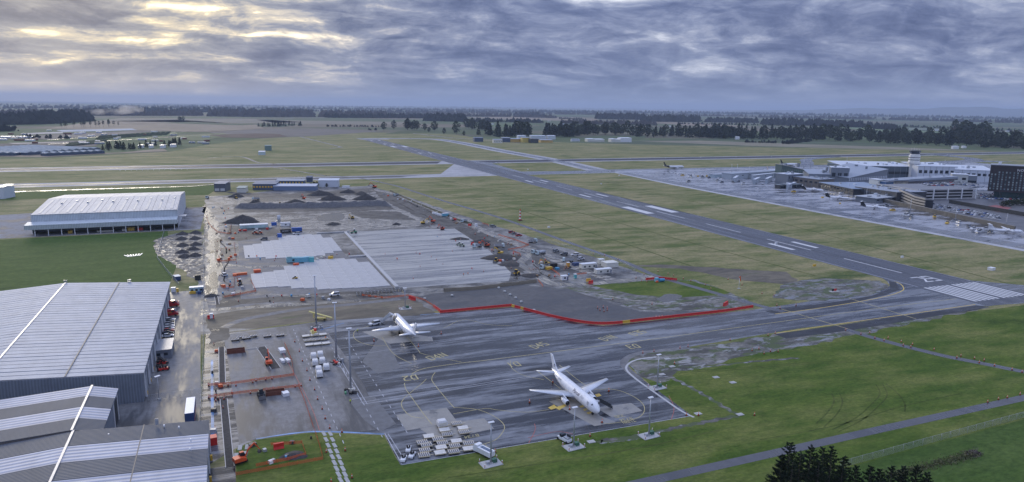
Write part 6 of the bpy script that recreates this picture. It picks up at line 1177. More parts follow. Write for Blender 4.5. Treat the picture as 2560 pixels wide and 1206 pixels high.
block('pier', 'long pale grey pier with small dark windows at the apron', (1828, 450), (1954, 441), 8.5, 18, PIERW, TROOF, 'pier', wins=(1, 7, 3.5, 1.0, 5, 1, GLASS))
block('pier', 'pale blue low end of the pier beyond the yellow carts', (1786, 446), (1828, 444), 5, 12, M('pale_pier_end', (.42, .52, .60), .45), TROOF, 'pier')
block('air_bridge', 'white jet bridge sloping out from the pier', (1884, 452), (1976, 441), 7.5, 4, PIERW, TWHITE, 'air bridge', wins=(1, 5, 3, .9, 4.6, 1, GLASS))
block('pier_hall', 'grey two-storey gate lounge at the pier root', (1968, 462), (2006, 460), 14, 22, TGREY, TWHITE, wins=(1, 5, 1.2, 3, 8.5, 1, GLASS))
block('glazed_hall', 'wedge-roofed glass hall above the pier', (1952, 447), (2022, 446), 21, 16, M('hall_glass', (.10, .14, .13), .1), M('hall_roof_pale', (.58, .58, .54), .4), h1=11, wins=(2, 14, 2.2, 3.6, 6, 4.4, M('hall_pane', (.16, .21, .18), .08)))
block('link_building', 'brown clad low link beside the glass hall', (1984, 462), (2045, 470), 11, 30, TBROWN, TROOF)
block('ground_lounge', 'dark glazed boarding lounge low on the apron', (1950, 473), (2004, 470), 4.8, 9, TDARK, M('lounge_roof', (.16, .19, .2), .4), wins=(1, 8, 4, 2.6, 1, 1, GLASS))
block('terminal_wing', 'grey terminal wing under a broad sloped roof', (2020, 462), (2078, 464), 15, 46, TGREY, TROOF, lean=3, stripes=(12, .5, TWHITE, 6, 12))
block('plant_tower', 'tall grey plant block with white roof units', (2074, 464), (2119, 466), 25, 26, TGREY, TWHITE)
block('terminal_hall', 'long terminal roof fringed with white fins', (2119, 468), (2216, 460), 12, 60, TGREY, TROOF, h1=21, lean=4, stripes=(22, 1.6, TWHITE, 8, 12))
block('terminal_hall', 'bright white roofed main terminal left of the control tower', (2104, 443), (2278, 446), 18, 60, CLEARG, TWHITE, lean=3, wins=(1, 26, 4.5, 4, 6, 1, GLASS))
block('terminal_hall', 'white-roofed terminal hall right of the control tower', (2292, 450), (2384, 452), 21, 60, TWHITE, TWHITE, lean=2)
block('terminal_hall', 'pale ribbed terminal hall running behind the hotel', (2384, 452), (2480, 456), 17, 60, TWHITE, TWHITE, lean=3)
block('arrivals_block', 'pale panelled block with a dark base near the car park roof', (2378, 462), (2418, 464), 15, 20, M('pale_panel_grid', (.50, .52, .50), .5), TWHITE)
block('arrivals_block', 'small grey block between the arrivals and the hotel', (2418, 460), (2440, 461), 12, 14, TGREY, TWHITE, wins=(1, 3, 4, 3, 2, 1, GLASS))
block('forecourt_wing', 'long grey wing-roofed forecourt canopy over the car park', (2268, 476), (2384, 468), 12, 14, M('canopy_glass', (.20, .18, .18), .3), TROOF, over=3, roofh=3.0, wins=(1, 14, 4, 2.5, 6, 1, GLASS))
block('forecourt_wing', 'cream fronted wing end with a yellow screen', (2220, 480), (2268, 478), 14, 14, TBEIGE, TROOF, over=2, roofh=1.2, wins=(1, 2, 8, 3, 8, 1, M('yellow_screen', (.62, .60, .42), .4)))  # screen panes carry one pale yellow colour
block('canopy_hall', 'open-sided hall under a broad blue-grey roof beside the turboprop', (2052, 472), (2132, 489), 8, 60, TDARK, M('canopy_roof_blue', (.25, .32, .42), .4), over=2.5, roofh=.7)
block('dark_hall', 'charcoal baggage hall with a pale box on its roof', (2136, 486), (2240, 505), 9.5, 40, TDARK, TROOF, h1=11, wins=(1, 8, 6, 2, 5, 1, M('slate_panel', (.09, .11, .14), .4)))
block('roof_box', 'pale square plant box above the charcoal hall', (2170, 476), (2193, 479), 15, 12, CREAMW, ROOFW); block('roof_box', 'blue glazed lift lobby right of the pale plant box', (2193, 478), (2212, 481), 13, 12, M('lobby_blue', (.06, .14, .28), .2), TROOF)
block('precast_stair', 'beige precast stair block at the ramp foot', (2234, 497), (2262, 497), 12, 9, TBEIGE, None)
c, u, v, L = block('low_pavilion', 'low pale grey pavilion by the second turboprop', (2190, 508), (2254, 502), 5, 26, TGREY, M('pavilion_roof', (.42, .45, .48), .4), over=1.2)
block('apron_wall', 'long brown apron wall dividing planes from the parked cars', (2192, 503), (2535, 578), 4.2, 1.2, M('weathered_wall', (.15, .14, .12), .8, v=.25, scale=.2), M('wall_coping', (.22, .21, .19)), 'wall', over=.1, roofh=.2)
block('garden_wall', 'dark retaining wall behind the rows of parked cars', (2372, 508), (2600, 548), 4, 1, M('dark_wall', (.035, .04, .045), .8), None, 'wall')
# control tower
p = G(2280, 446); c = empty('control_tower', (p.x, p.y, 0), .3, 'white concrete control tower with a dark flared glass cab', 'tower'); PRE = M('tower_concrete', (.74, .73, .69), .6, v=.10, scale=.2)
def ngon(r, z, n=8, rot=pi/8): return [(r*cos(2*pi*k/n+rot), r*sin(2*pi*k/n+rot), z) for k in range(n)]
for nm, r0, z0, r1, z1, mt in (('shaft', 7.2, 0, 7.6, 23, PRE), ('gallery', 9.6, 23, 9.9, 25.5, PRE), ('office_level', 8.2, 25.5, 8.2, 28.5, PRE), ('window_band', 8.0, 28.5, 8.0, 29.6, GLASS), ('office_level', 8.2, 29.6, 8.2, 32.2, PRE), ('window_band', 8.0, 32.2, 8.0, 33.2, GLASS), ('office_level', 8.2, 33.2, 8.2, 36.5, PRE), ('cab_base', 7.0, 36.5, 7.0, 38.2, PRE), ('cab_glass', 6.4, 38.2, 8.2, 42.4, GLASS), ('cab_roof', 8.6, 42.4, 8.6, 43.2, TDARK), ('roof_rail', 7.0, 43.2, 7.0, 44.6, M('rail_mesh_white', (.5, .5, .5), .5, alpha=.35))):
    b = B(); b.rings([ngon(r0, z0), ngon(r1, z1)]); [b.smooth.__setitem__(i, False) for i in range(len(b.smooth))]; b.build(nm, mt, c)
for k in range(4): b = B(); b.tube((cos(k*1.6)*5.5, sin(k*1.6)*5.5, 43), (cos(k*1.6)*5.5, sin(k*1.6)*5.5, 46.5+k % 3), .12, .08, 5); b.build('aerial', WHITE, c)
for k in range(4): a_ = radians(190+25*k); b = B(); b.box((cos(a_)*7.6, sin(a_)*7.6, 4+k*4.5), (.6, .6, 1.6), a_); b.build('slot_window', GLASS, c)
# multi-storey car park with a ramp
a, u, v, L = frame((2292, 500), (2440, 497)); cpk = empty('car_park', a, atan2(u.y, u.x), 'three-level concrete car park with cars on its open roof', 'car park'); PCC = M('car_park_concrete', (.44, .44, .44), .6, v=.15, scale=.1)
for k in range(4):
    b = B(); b.box((L/2, 34, 3.6*k+.1), (L, 68, .4)); b.build('deck', M('deck_concrete', (.20, .205, .22), .6), cpk)
    b = B(); b.box((L/2, -.1, 3.6*k+.1), (L+.4, .4, 1.5)); b.build('parapet', PCC, cpk); b = B(); b.box((-.1, 34, 3.6*k+.1), (.4, 68, 1.5)); b.build('parapet', PCC, cpk)
for k in range(5): b = B(); b.box((2+k*(L-4)/4, -.5, 0), (1.4, .9, 12.6)); b.build('column', WHITE, cpk)
b = B(); b.box((L/2, 36, .2), (L-2, 62, 10)); b.build('dark_core', DARK, cpk)
a2, u2, v2, L2 = frame((2245, 503), (2302, 521)); rp = empty('car_park_ramp', a2, atan2(u2.y, u2.x), 'beige banded spiral ramp at the car park corner', 'ramp')
for k in range(4):
    b = B(); b.prism([(-2, 0, 3.4*k+1.8), (L2*.7, 0, 3.0*k+.3), (L2*.7, 0, 3.0*k+1.9), (-2, 0, 3.4*k+3.6)], (0, .8, 0)); b.build('ramp_band', TBEIGE, rp); b = B(); b.prism([(L2*.7, 0, 3.0*k+.3), (L2, 3, 3.0*k+.3), (L2, 3, 3.0*k+1.9), (L2*.7, 0, 3.0*k+1.9)], (.2, .9, 0)); b.build('ramp_band', TBEIGE, rp)
b = B(); b.prism([(-2, 1.2, .1), (L2, 4, .1), (L2, 4, 9), (-2, 1.2, 12)], (0, 8, 0)); b.build('dark_core', DARK, rp)
# hotel
a, u, v, L = frame((2466, 494), (2640, 506)); hh = HT(2466, 494, 413); ht = empty('hotel', a, atan2(u.y, u.x), 'dark brown hotel tower with rows of pale windows and white rooftop letters', 'hotel'); HB = M('hotel_dark_brick', (.032, .024, .026), .6, v=.25, scale=.3)
b = B(); b.box((L/2, 13, 8), (L, 26, hh-8)); b.build('tower_block', HB, ht); b = B(); b.box((L/2+3, 13, 0), (L-8, 22, 8)); b.build('podium', M('podium_glass', (.03, .06, .06), .15), ht)
b = B(); b.box((L/2, 13, hh), (L+.4, 26.4, .7)); b.build('roof', M('hotel_roof', (.28, .30, .33), .5), ht)
for k in range(6): b = B(); b.tube((3+k*13, 0, 0), (7+k*13-8*(k % 2), 0, 8), .4, .4, 6); b.build('brace', DARK, ht)
b = B(); b.box((0, 0, 0), (1.5, .15, 2.1)); wl = [b.data('window', M(nm_, cc_, .2, v=.25, scale=.8)) for nm_, cc_ in (('blind_window', (.30, .36, .36)), ('grey_window', (.16, .21, .23)), ('dim_window', (.06, .09, .10)))]  # three plain window tones: pale, grey and dark
r = random.Random(4); rows = 8; ux = Vector((u.x, u.y, 0))
def lx(q): return (G(q, 494+(q-2466)*12/174)-a).dot(ux)
for i in range(rows):
    for g in range(5):
        for k in range(2):
            if i == rows-1 and g == 0: continue
            link('window', wl[r.choice([0, 0, 1, 1, 2])], ht, (lx((2476, 2494, 2512, 2531, 2549)[g])+k*3.6-1.8, -.1, 10.5+i*(hh-17)/rows))
o = add(ht, 'rooftop_letters', text_mesh('NOVOTEL', 4.0, M('letter_white', (.85, .85, .85), .4), 'rooftop_letters', 1.15, .12), (lx(2534)+9.5, -.3, hh-5.0)); o.rotation_euler = (pi/2, 0, 0)
b = B(); b.box((8, 6, hh+.7), (3, 5, 3.2), sh=(1.5, 0)); b.build('roof_hatch', WHITE, ht)
# parked cars round the terminal
GCR = 'cars parked beside the terminal'; COLS = [CARW, CARW, CARS, CARB, CARBL, CARG, CARR, CARW, CARS, CARW]; r = random.Random(11)
TINY = {}
def tiny(col, i):
    if col.name not in TINY:
        b = B(); b.mi = 0; b.prism([(-.9, -2.2, .25), (-.9, -2.2, .95), (-.9, 1.2, 1.0), (-.9, 2.2, .7), (-.9, 2.2, .25)], (1.8, 0, 0)); b.mi = 1; b.box((0, -.5, .95), (1.6, 2.6, .5), taper=(.85, .6)); b.mi = 0; b.box((0, -.5, 1.45), (1.36, 1.5, .05)); TINY[col.name] = b.data('car_body', [col, GLASS])
    return TINY[col.name]
def lot(name, quads, lab, z=.05, n=(4, 8), seed=1, fill=.85, sc=1.1, grp=None):
    r = random.Random(seed); (x0, y0), (x1, y1), (x2, y2), (x3, y3) = quads
    for i in range(n[0]):
        for j in range(n[1]):
            if r.random() > fill: continue
            s, t = (j+.5)/n[1], (i+.5)/n[0]; xx = (x0*(1-s)+x1*s)*(1-t)+(x3*(1-s)+x2*s)*t; yy = (y0*(1-s)+y1*s)*(1-t)+(y3*(1-s)+y2*s)*t
            p = G(xx+r.uniform(-1.5, 1.5), yy, z); col = r.choice(COLS)
            link('parked_car', tiny(col, 0), None, (p.x, p.y, z), r.choice([.1, 1.6, .15, 1.7])+r.uniform(-.06, .06), f"{col.name.split('_')[1]} car, {ordn(j)} in {ordn(i)} row {lab}", 'car', grp or GCR, sc=sc)
lot('lot', ((2335, 522), (2495, 552), (2505, 541), (2345, 511)), 'behind the brown apron wall', n=(4, 18), seed=3, fill=.75)
lot('lot', ((2262, 505), (2330, 517), (2340, 511), (2270, 501)), 'at the foot of the ramp', n=(3, 6), seed=4, fill=.7)
lot('lot', ((2445, 497), (2560, 507), (2560, 490), (2440, 484)), 'in the crowded lot before the hotel', n=(6, 16), seed=5, fill=.9)
lot('roof', ((2305, 466), (2470, 466), (2400, 456), (2310, 458)), 'on the car park roof', z=11.4, n=(4, 14), seed=6, fill=.8)
paved('car_park_ground', px([(2262, 508), (2330, 520), (2540, 572), (2700, 600), (2700, 490), (2560, 478), (2440, 478), (2300, 500)]), M('lot_asphalt', (.10, .10, .11), .5, v=.25, scale=.1), .044)
sheet('red_crossing', px([(2445, 519), (2490, 513), (2530, 520), (2500, 531), (2470, 525)]), M('red_surfacing', (.28, .09, .09), .7), .052, None)
# masts on the terminal apron
MTA = Proto('apron_mast', 'light mast', mast_proto(22, .5, False))
for i, (x, y) in enumerate(((2122, 484), (2165, 499), (2206, 497), (2275, 532), (2388, 553), (2514, 572), (2017, 466), (1932, 459), (1872, 447), (1842, 440), (1828, 440), (2026, 420), (2009, 422), (2116, 416), (2360, 425), (2344, 492), (2430, 485))): pl(MTA, (x, y), .2, f'apron light mast, {ordn(i)} counted in the scatter along the terminal', 'apron masts at the terminal', .62 if y > 455 else .8, z=.04)
# carts and small vehicles on the terminal apron
for i in range(34):
    x, y = (1672+i*5.6, 433+i*.55) if i < 28 else (1990+(i-28)*22, 470+(i-28)*8); p = G(x, y+1.5*sin(i*2.1)); mt = r.choice([PYEL, CREAM, BLACK, STEEL, WHITE, BLACK]); crate('baggage_cart', f'baggage cart, {ordn(i)} from the left in the line across the terminal apron', (p.x, p.y, .05), (2.6, 1.6, 1.4), mt, i*.4, 'cart')['group'] = 'baggage carts on the terminal apron'

# jet bridges and service vehicles at the stands
for i, (p0, p1) in enumerate((((1846, 451), (1838, 457)), ((1900, 455), (1888, 461)), ((1930, 453), (1918, 459)), ((1990, 468), (1972, 474)))):
    cj, u_, v_, L_ = block('jet_bridge', f'white jet bridge, {ordn(i)} from the left along the pier', p0, p1, 6.5, 3.5, PIERW, TWHITE, 'air bridge', over=.2, roofh=.3, wins=(1, 3, 1.4, 1.0, 4, 1, GLASS))
    b = B(); b.tube((L_*.9, 1.5, 0), (L_*.9, 1.5, 4), .4, .4, 8); b.build('wheel_column', STEEL, cj)
r = random.Random(31)
for i in range(44):
    x = r.uniform(1700, 2180) if i < 26 else r.uniform(2200, 2520); y = (438+(x-1700)*.105+r.uniform(0, 16)) if i < 26 else 508+(x-2200)*.222+r.uniform(4, 20)
    p = G(x, y); col = r.choice([CARW, CARW, CARW, PYEL, CARG, CARS]); link('service_vehicle', tiny(col, 0), None, (p.x, p.y, .05), r.uniform(0, 6.28), f'small service vehicle, {ordn(i)} of those dotted about the terminal stands', 'vehicle', 'service vehicles on the terminal stands', sc=(1.3, 1.3, 1.9))
AIRL.put((300, 640, .05), radians(-60), 'white airliner with a black tail parked left of the long pier', 'airliners', sc=.8) if False else None
TP.put((262, 372, .05), radians(-140), 'white turboprop between the canopy hall and the low pavilion', 'turboprops')
# ------------------------------------------------------------------ trees
def leafmat(name, c0, c1, sc=.25):
    m, n = newmat(name); oi = n.add('ShaderNodeObjectInfo').outputs['Random']
    f = n.noise(n.co, sc, 4, .7); col = n.ramp(f, [(.3, c0), (.7, c1)])
    k = n.range(oi, 0, 1, .75, 1.3); n.put(n.b.inputs['Base Color'], n.vmath('MULTIPLY', col, n.comb(k, k, k)))
    n.b.inputs['Roughness'].default_value = .8; n.b.inputs['Specular IOR Level'].default_value = .2
    return m
PINE = leafmat('pine_foliage', (.014, .025, .014), (.042, .058, .030)); GUM = leafmat('gum_foliage', (.020, .032, .016), (.060, .072, .036)); BAREW = leafmat('bare_twigs', (.09, .078, .068), (.17, .145, .125)); BARK = M('tree_bark', (.06, .05, .042), .9)
NEARP = leafmat('near_pine_foliage', (.006, .014, .008), (.020, .034, .014), .6)
def crown(kind, n, size, seed, r=.28, z0=.12):
    """unit-height crown of loose leaf clumps spread through its volume"""
    rr = random.Random(seed); b = B()
    lob = [(rr.uniform(0, 6.28), rr.uniform(.35, .95), rr.uniform(.5, 1)) for _ in range(5)]
    for _ in range(n):
        z = z0+(1-z0)*rr.random()**(.9 if kind != 'cone' else 1.25); a = rr.uniform(0, 6.28)
        if kind == 'cone': env = r*(1-((z-z0)/(1-z0)))**.75*(1+.25*sin(z*38+a))+.015
        elif kind == 'round': t = (z-z0)/(1-z0); env = r*max(.12, sqrt(max(0, 1-(2*t-.95)**2)))*(1+.22*sin(3*a+lob[0][0])+.16*sin(7*z*3+lob[1][0]))
        elif kind == 'poplar': t = (z-z0)/(1-z0); env = r*.55*max(.1, sin(pi*min(1, t*.86+.1)))**.6
        else: t = (z-z0)/(1-z0); c = int(t*4); env = r*(.55+.45*sin(9*t+lob[2][0])**2)*(1.0 if t < .85 else .6)
        d = env*sqrt(rr.uniform(.12, 1)); x, y = d*cos(a), d*sin(a); s = size*rr.uniform(.55, 1.4)
        u = Vector((rr.gauss(0, 1), rr.gauss(0, 1), rr.gauss(0, .7))).normalized(); v = u.orthogonal().normalized(); v.rotate(Matrix.Rotation(rr.uniform(0, 6.28), 3, u)); w2 = u.cross(v)
        c = Vector((x, y, z)); b.poly([c+v*s, c+w2*s*.8-v*s*.3, c-v*s*.9-w2*s*.2, c-w2*s*.8+v*s*.1])
    return b
def trunk(r=.02, h=.6, seed=0):
    rr = random.Random(seed); b = B(); b.tube((0, 0, 0), (rr.uniform(-.02, .02), rr.uniform(-.02, .02), h), r, r*.4, 6)
    for k in range(4): a = rr.uniform(0, 6.28); z = h*rr.uniform(.45, .95); b.tube((0, 0, z), (cos(a)*.15, sin(a)*.15, z+.13), r*.45, r*.15, 4, False)
    return b.data('trunk', BARK)
def tproto(kind, n, size, mat, r, z0, name, th=.6): return [Proto(name, 'tree', [('trunk', trunk(.018, th, s), []), ('crown', crown(kind, n, size, s*13+5, r, z0).data('crown', mat), [])]) for s in range(4)]
TP_P = tproto('cone', 260, .055, PINE, .26, .08, 'pine_tree'); TP_G = tproto('round', 260, .06, GUM, .34, .16, 'gum_tree'); TP_S = tproto('loose', 130, .05, GUM, .30, .35, 'tall_sparse_tree', .9); TP_B = tproto('poplar', 170, .05, BAREW, .34, .05, 'bare_tree', .8)
def stand(protos, path, n, hpx, label, group, seed, dj=3., jx=8, wide=1.0):
    r = random.Random(seed); spots = []
    for i in range(n):
        t = (i+.5)/n*(len(path)-1); k = min(int(t), len(path)-2); f = t-k
        spots.append((path[k][0]+(path[k+1][0]-path[k][0])*f+r.uniform(-jx, jx), path[k][1]+(path[k+1][1]-path[k][1])*f+r.uniform(-dj, .6)))
    for i, (x, y) in enumerate(sorted(spots)):
        p = G(x, y); h = r.uniform(*hpx)*(p-CAM).length/FPX; pr = r.choice(protos)
        pr.put((p.x, p.y, -.2), r.uniform(0, 6.28), label if n == 1 else f'{label}, {ordn(i)} from the left', group, (h*wide*r.uniform(.85, 1.2), h*wide*r.uniform(.85, 1.2), h))
for pts, hp, lb, pr in (([(960, 326)], (18, 20), 'low dark tree left of the scattered gums behind the runway end', TP_G), ([(985, 324)], (22, 24), 'dark gum at the left of the scattered gums', TP_G), ([(1062, 327)], (16, 18), 'small dark gum right of the twin-crowned gum', TP_G), ([(1072, 331)], (12, 14), 'bushy dark tree beside the small gum', TP_G), ([(1087, 328)], (23, 25), 'tall leaning gum standing apart', TP_G), ([(1110, 336)], (16, 18), 'round lone tree by the far taxiway', TP_G), ([(1140, 336)], (30, 33), 'largest open gum above the blue shed', TP_G), ([(1196, 338)], (20, 22), 'narrow dark tree near the blue shed', TP_P), ([(1160, 340)], (12, 14), 'small dark bush tree near the largest gum', TP_G)):
    stand(pr, pts*2, 1, hp, lb, None, int(pts[0][0]), .1, .5)
stand(TP_G, [(1012, 325), (1045, 326)], 5, (20, 28), 'dark gum in the twin-crowned clump behind the runway end', 'gums in the twin-crowned clump', 2, 1, 3)
stand(TP_G, [(1165, 322), (1215, 330)], 9, (18, 27), 'dark gum between the largest gum and the dense wood', 'gums beside the dense wood', 3, 3, 5)
B1 = 'trees of the dense wood behind the aero club'; B2_ = 'trees of the long belt behind the white sheds'; B3 = 'trees of the dark belt right of the white sheds'
stand(TP_P+TP_G[:2], [(1222, 343), (1290, 344), (1325, 343)], 32, (22, 37), 'dark tree in the dense wood behind the yellow hangar', B1, 4, 6)
stand(TP_P+TP_G[:2], [(1362, 342), (1455, 343)], 30, (20, 35), 'dark tree in the second dense wood right of the yellow hangar', B1, 5, 5)
stand(TP_G+TP_P[:1], [(1460, 338), (1570, 340)], 16, (22, 34), 'spreading dark gum in the open belt behind the white sheds', B2_, 6, 5)
stand(TP_P+TP_G, [(1580, 345), (1750, 345), (1840, 347)], 56, (18, 32), 'dark tree in the belt beyond the open grass, centre right', B2_, 7, 6)
stand(TP_P+TP_G[:2], [(1750, 346), (1930, 349), (2060, 352)], 62, (19, 31), 'dark conifer in the tight belt left of the long wood', B3, 8, 6)
stand(TP_P+TP_G, [(2030, 352), (2200, 358), (2330, 364), (2470, 370), (2600, 376)], 112, (19, 34), 'dark conifer in the long wood behind the control tower', B3, 9, 9)
stand(TP_G, [(2380, 350), (2475, 356)], 12, (26, 40), 'big round dark tree rising above the far right wood', 'big trees above the far right wood', 10, 5)
stand(TP_B, [(2380, 352), (2400, 352), (2455, 354), (2470, 354)], 8, (24, 30), 'bare brown poplar beside the big round trees', 'bare poplars at the far right', 11, 2, 4)
stand(TP_S, [(150, 320), (165, 321), (200, 318), (215, 318), (245, 318), (262, 318), (280, 317), (295, 316)], 15, (10, 17), 'tall ragged tree in the open row far left', 'ragged trees in the far left row', 12, 1, 5, .8)
stand(TP_P, [(258, 377), (300, 376), (330, 374), (420, 368), (450, 366)], 26, (11, 18), 'dark conifer in the row round the white farmhouse', 'conifers round the white farmhouse', 13, 5)
stand(TP_P, [(645, 317), (695, 317), (700, 316), (757, 316)], 22, (8, 12), 'dark tree in the two short rows far behind the field', 'trees in the two short rows', 14, 1.5, 3)
stand(TP_G, [(443, 303), (457, 303)], 3, (8, 10), 'dark tree in the lone clump on the tan field', 'trees of the lone clump', 15, .5, 4)
stand(TP_G, [(765, 470), (798, 468)], 4, (8, 14), 'small round tree beside the long blue building', 'trees beside the long blue building', 16, 1, 3); stand(TP_G, [(815, 468), (822, 468)], 2, (8, 10), 'round shrub tree before the white flat building', 'shrub trees before the flat building', 17, 1, 3); stand(TP_P, [(753, 458), (756, 458)], 1, (12, 13), 'thin dark tree above the long blue building', None, 18, .5, 1)
stand(TP_G, [(2500, 518), (2570, 514)], 7, (10, 16), 'dark round shrub in the bed below the hotel', 'shrubs below the hotel', 19, 2, 6, 1.4)
# near pines at the foot of the frame
def near_pine(x, y, h, seed, label):
    p = G(x, y); rr = random.Random(seed); c = empty('near_pine', (p.x, p.y, 0), rr.uniform(0, 6), label, 'tree', 'pines at the foot of the view')
    b = B(); b.tube((0, 0, 0), (0, 0, h*.97), h*.017, h*.002, 8); b.build('trunk', BARK, c); lf = B(); br = B()
    for k in range(int(h*4.6)):
        z = h*(.10+.88*k/(h*4.6)); L = (h-z)*.34*rr.uniform(.6, 1.2)+.4; a = k*2.4+rr.uniform(-.4, .4); lift = rr.uniform(.15, .5)
        tip = Vector((cos(a)*L, sin(a)*L, z+L*lift)); base = Vector((0, 0, z)); br.tube(base, tip, .05, .015, 4, False)
        for j in range(int(14+L*17)):
            t = rr.uniform(.15, 1.05); q = base.lerp(tip, t)+Vector((rr.gauss(0, .16), rr.gauss(0, .16), rr.gauss(0, .12)+.08))*(.6+L*.22); s = rr.uniform(.12, .26)
            u = Vector((cos(a), sin(a), .9+rr.gauss(0, .4))).normalized(); v = u.orthogonal().normalized(); v.rotate(Matrix.Rotation(rr.uniform(0, 6.28), 3, u))
            lf.poly([q-v*s*.5, q+u*s*1.9, q+v*s*.5, q-u*s*.5])
    br.build('branch', BARK, c)['kind'] = 'stuff'; lf.build('needles', NEARP, c)['kind'] = 'stuff'
for i, (x, ty, y) in enumerate(((1962, 1104, 1262), (1945, 1135, 1255), (2012, 1113, 1285), (2044, 1117, 1270), (2062, 1114, 1300), (1985, 1130, 1310), (2098, 1140, 1272), (2030, 1150, 1330), (2130, 1164, 1275), (2163, 1163, 1290), (2190, 1172, 1270), (2215, 1164, 1290), (2246, 1166, 1280), (2278, 1163, 1285), (2306, 1180, 1290), (2090, 1165, 1320), (2240, 1185, 1300), (1965, 1150, 1330))):
    near_pine(x, y, HT(x, y, ty), i+50, f'dark near pine, {ordn(i)} of the clump at the bottom edge')
def scrub(path, n, s, mat, label, seed, wd=1.5):
    r = random.Random(seed); b = B(); q = smoothpath(px(path), 6)
    for i in range(n):
        x, y = r.choice(q); x += r.gauss(0, wd); y += r.gauss(0, wd); z = abs(r.gauss(0, .4)); u = Vector((r.gauss(0, 1), r.gauss(0, 1), r.gauss(0, 1))).normalized(); v = u.orthogonal().normalized(); w2 = u.cross(v); ss = s*r.uniform(.5, 1.3); c = Vector((x, y, z)); b.poly([c+v*ss, c+w2*ss, c-v*ss*.8, c-w2*ss*.7])
    b.build('scrub', mat, None, label=label, cat='scrub', kind='stuff')
scrub([(2230, 1190), (2300, 1172), (2380, 1152), (2430, 1138)], 2600, .22, leafmat('scrub_foliage', (.045, .065, .025), (.16, .15, .08), .5), 'rough scrub strip inside the boundary fence', 3, 1.0)
scrub([(2425, 1138), (2440, 1134)], 900, .22, BAREW, 'bare bush at the end of the scrub strip', 4, .8)
# far woods and hedges: masses
def mass(name, label, path, hpx, sp, rows, depth, mat, seed, cat='wood', nt=14, wide=.75):
    r = random.Random(seed); b = B(); q = [G(x, y) for x, y in path]
    for a, c in zip(q, q[1:]):
        L = (c-a).length; u = (c-a)/L; v = Vector((-u.y, u.x, 0)); v = v if v.dot(a-CAM) > 0 else -v
        for i in range(max(1, int(L/sp))):
            for k in range(rows):
                p = a+u*(i+r.random())*sp+v*(depth*(k+r.random())/rows); h = r.uniform(hpx[0]*.6, hpx[1]*.95)*(p-CAM).length/FPX; w_ = h*wide
                for _ in range(nt):
                    t = r.random()**.8; e = w_*max(.15, 1-t**2); d = e*sqrt(r.random()); an = r.uniform(0, 6.28); cc = p+Vector((d*cos(an), d*sin(an), h*t*.95)); s = w_*r.uniform(.25, .5)
                    b.poly([cc+Vector((-s, r.uniform(-s, s)*.5, -s*.8)), cc+Vector((s, r.uniform(-s, s)*.5, -s*.6)), cc+Vector((r.uniform(-.4, .4)*s, r.uniform(-s, s)*.3, s*1.1))])
    b.build(name, mat, None, label=label, cat=cat, kind='stuff')
WD = leafmat('far_wood_dark', (.020, .026, .022), (.046, .052, .042), .02); WB = leafmat('far_wood_brown', (.07, .062, .058), (.13, .115, .10), .02)
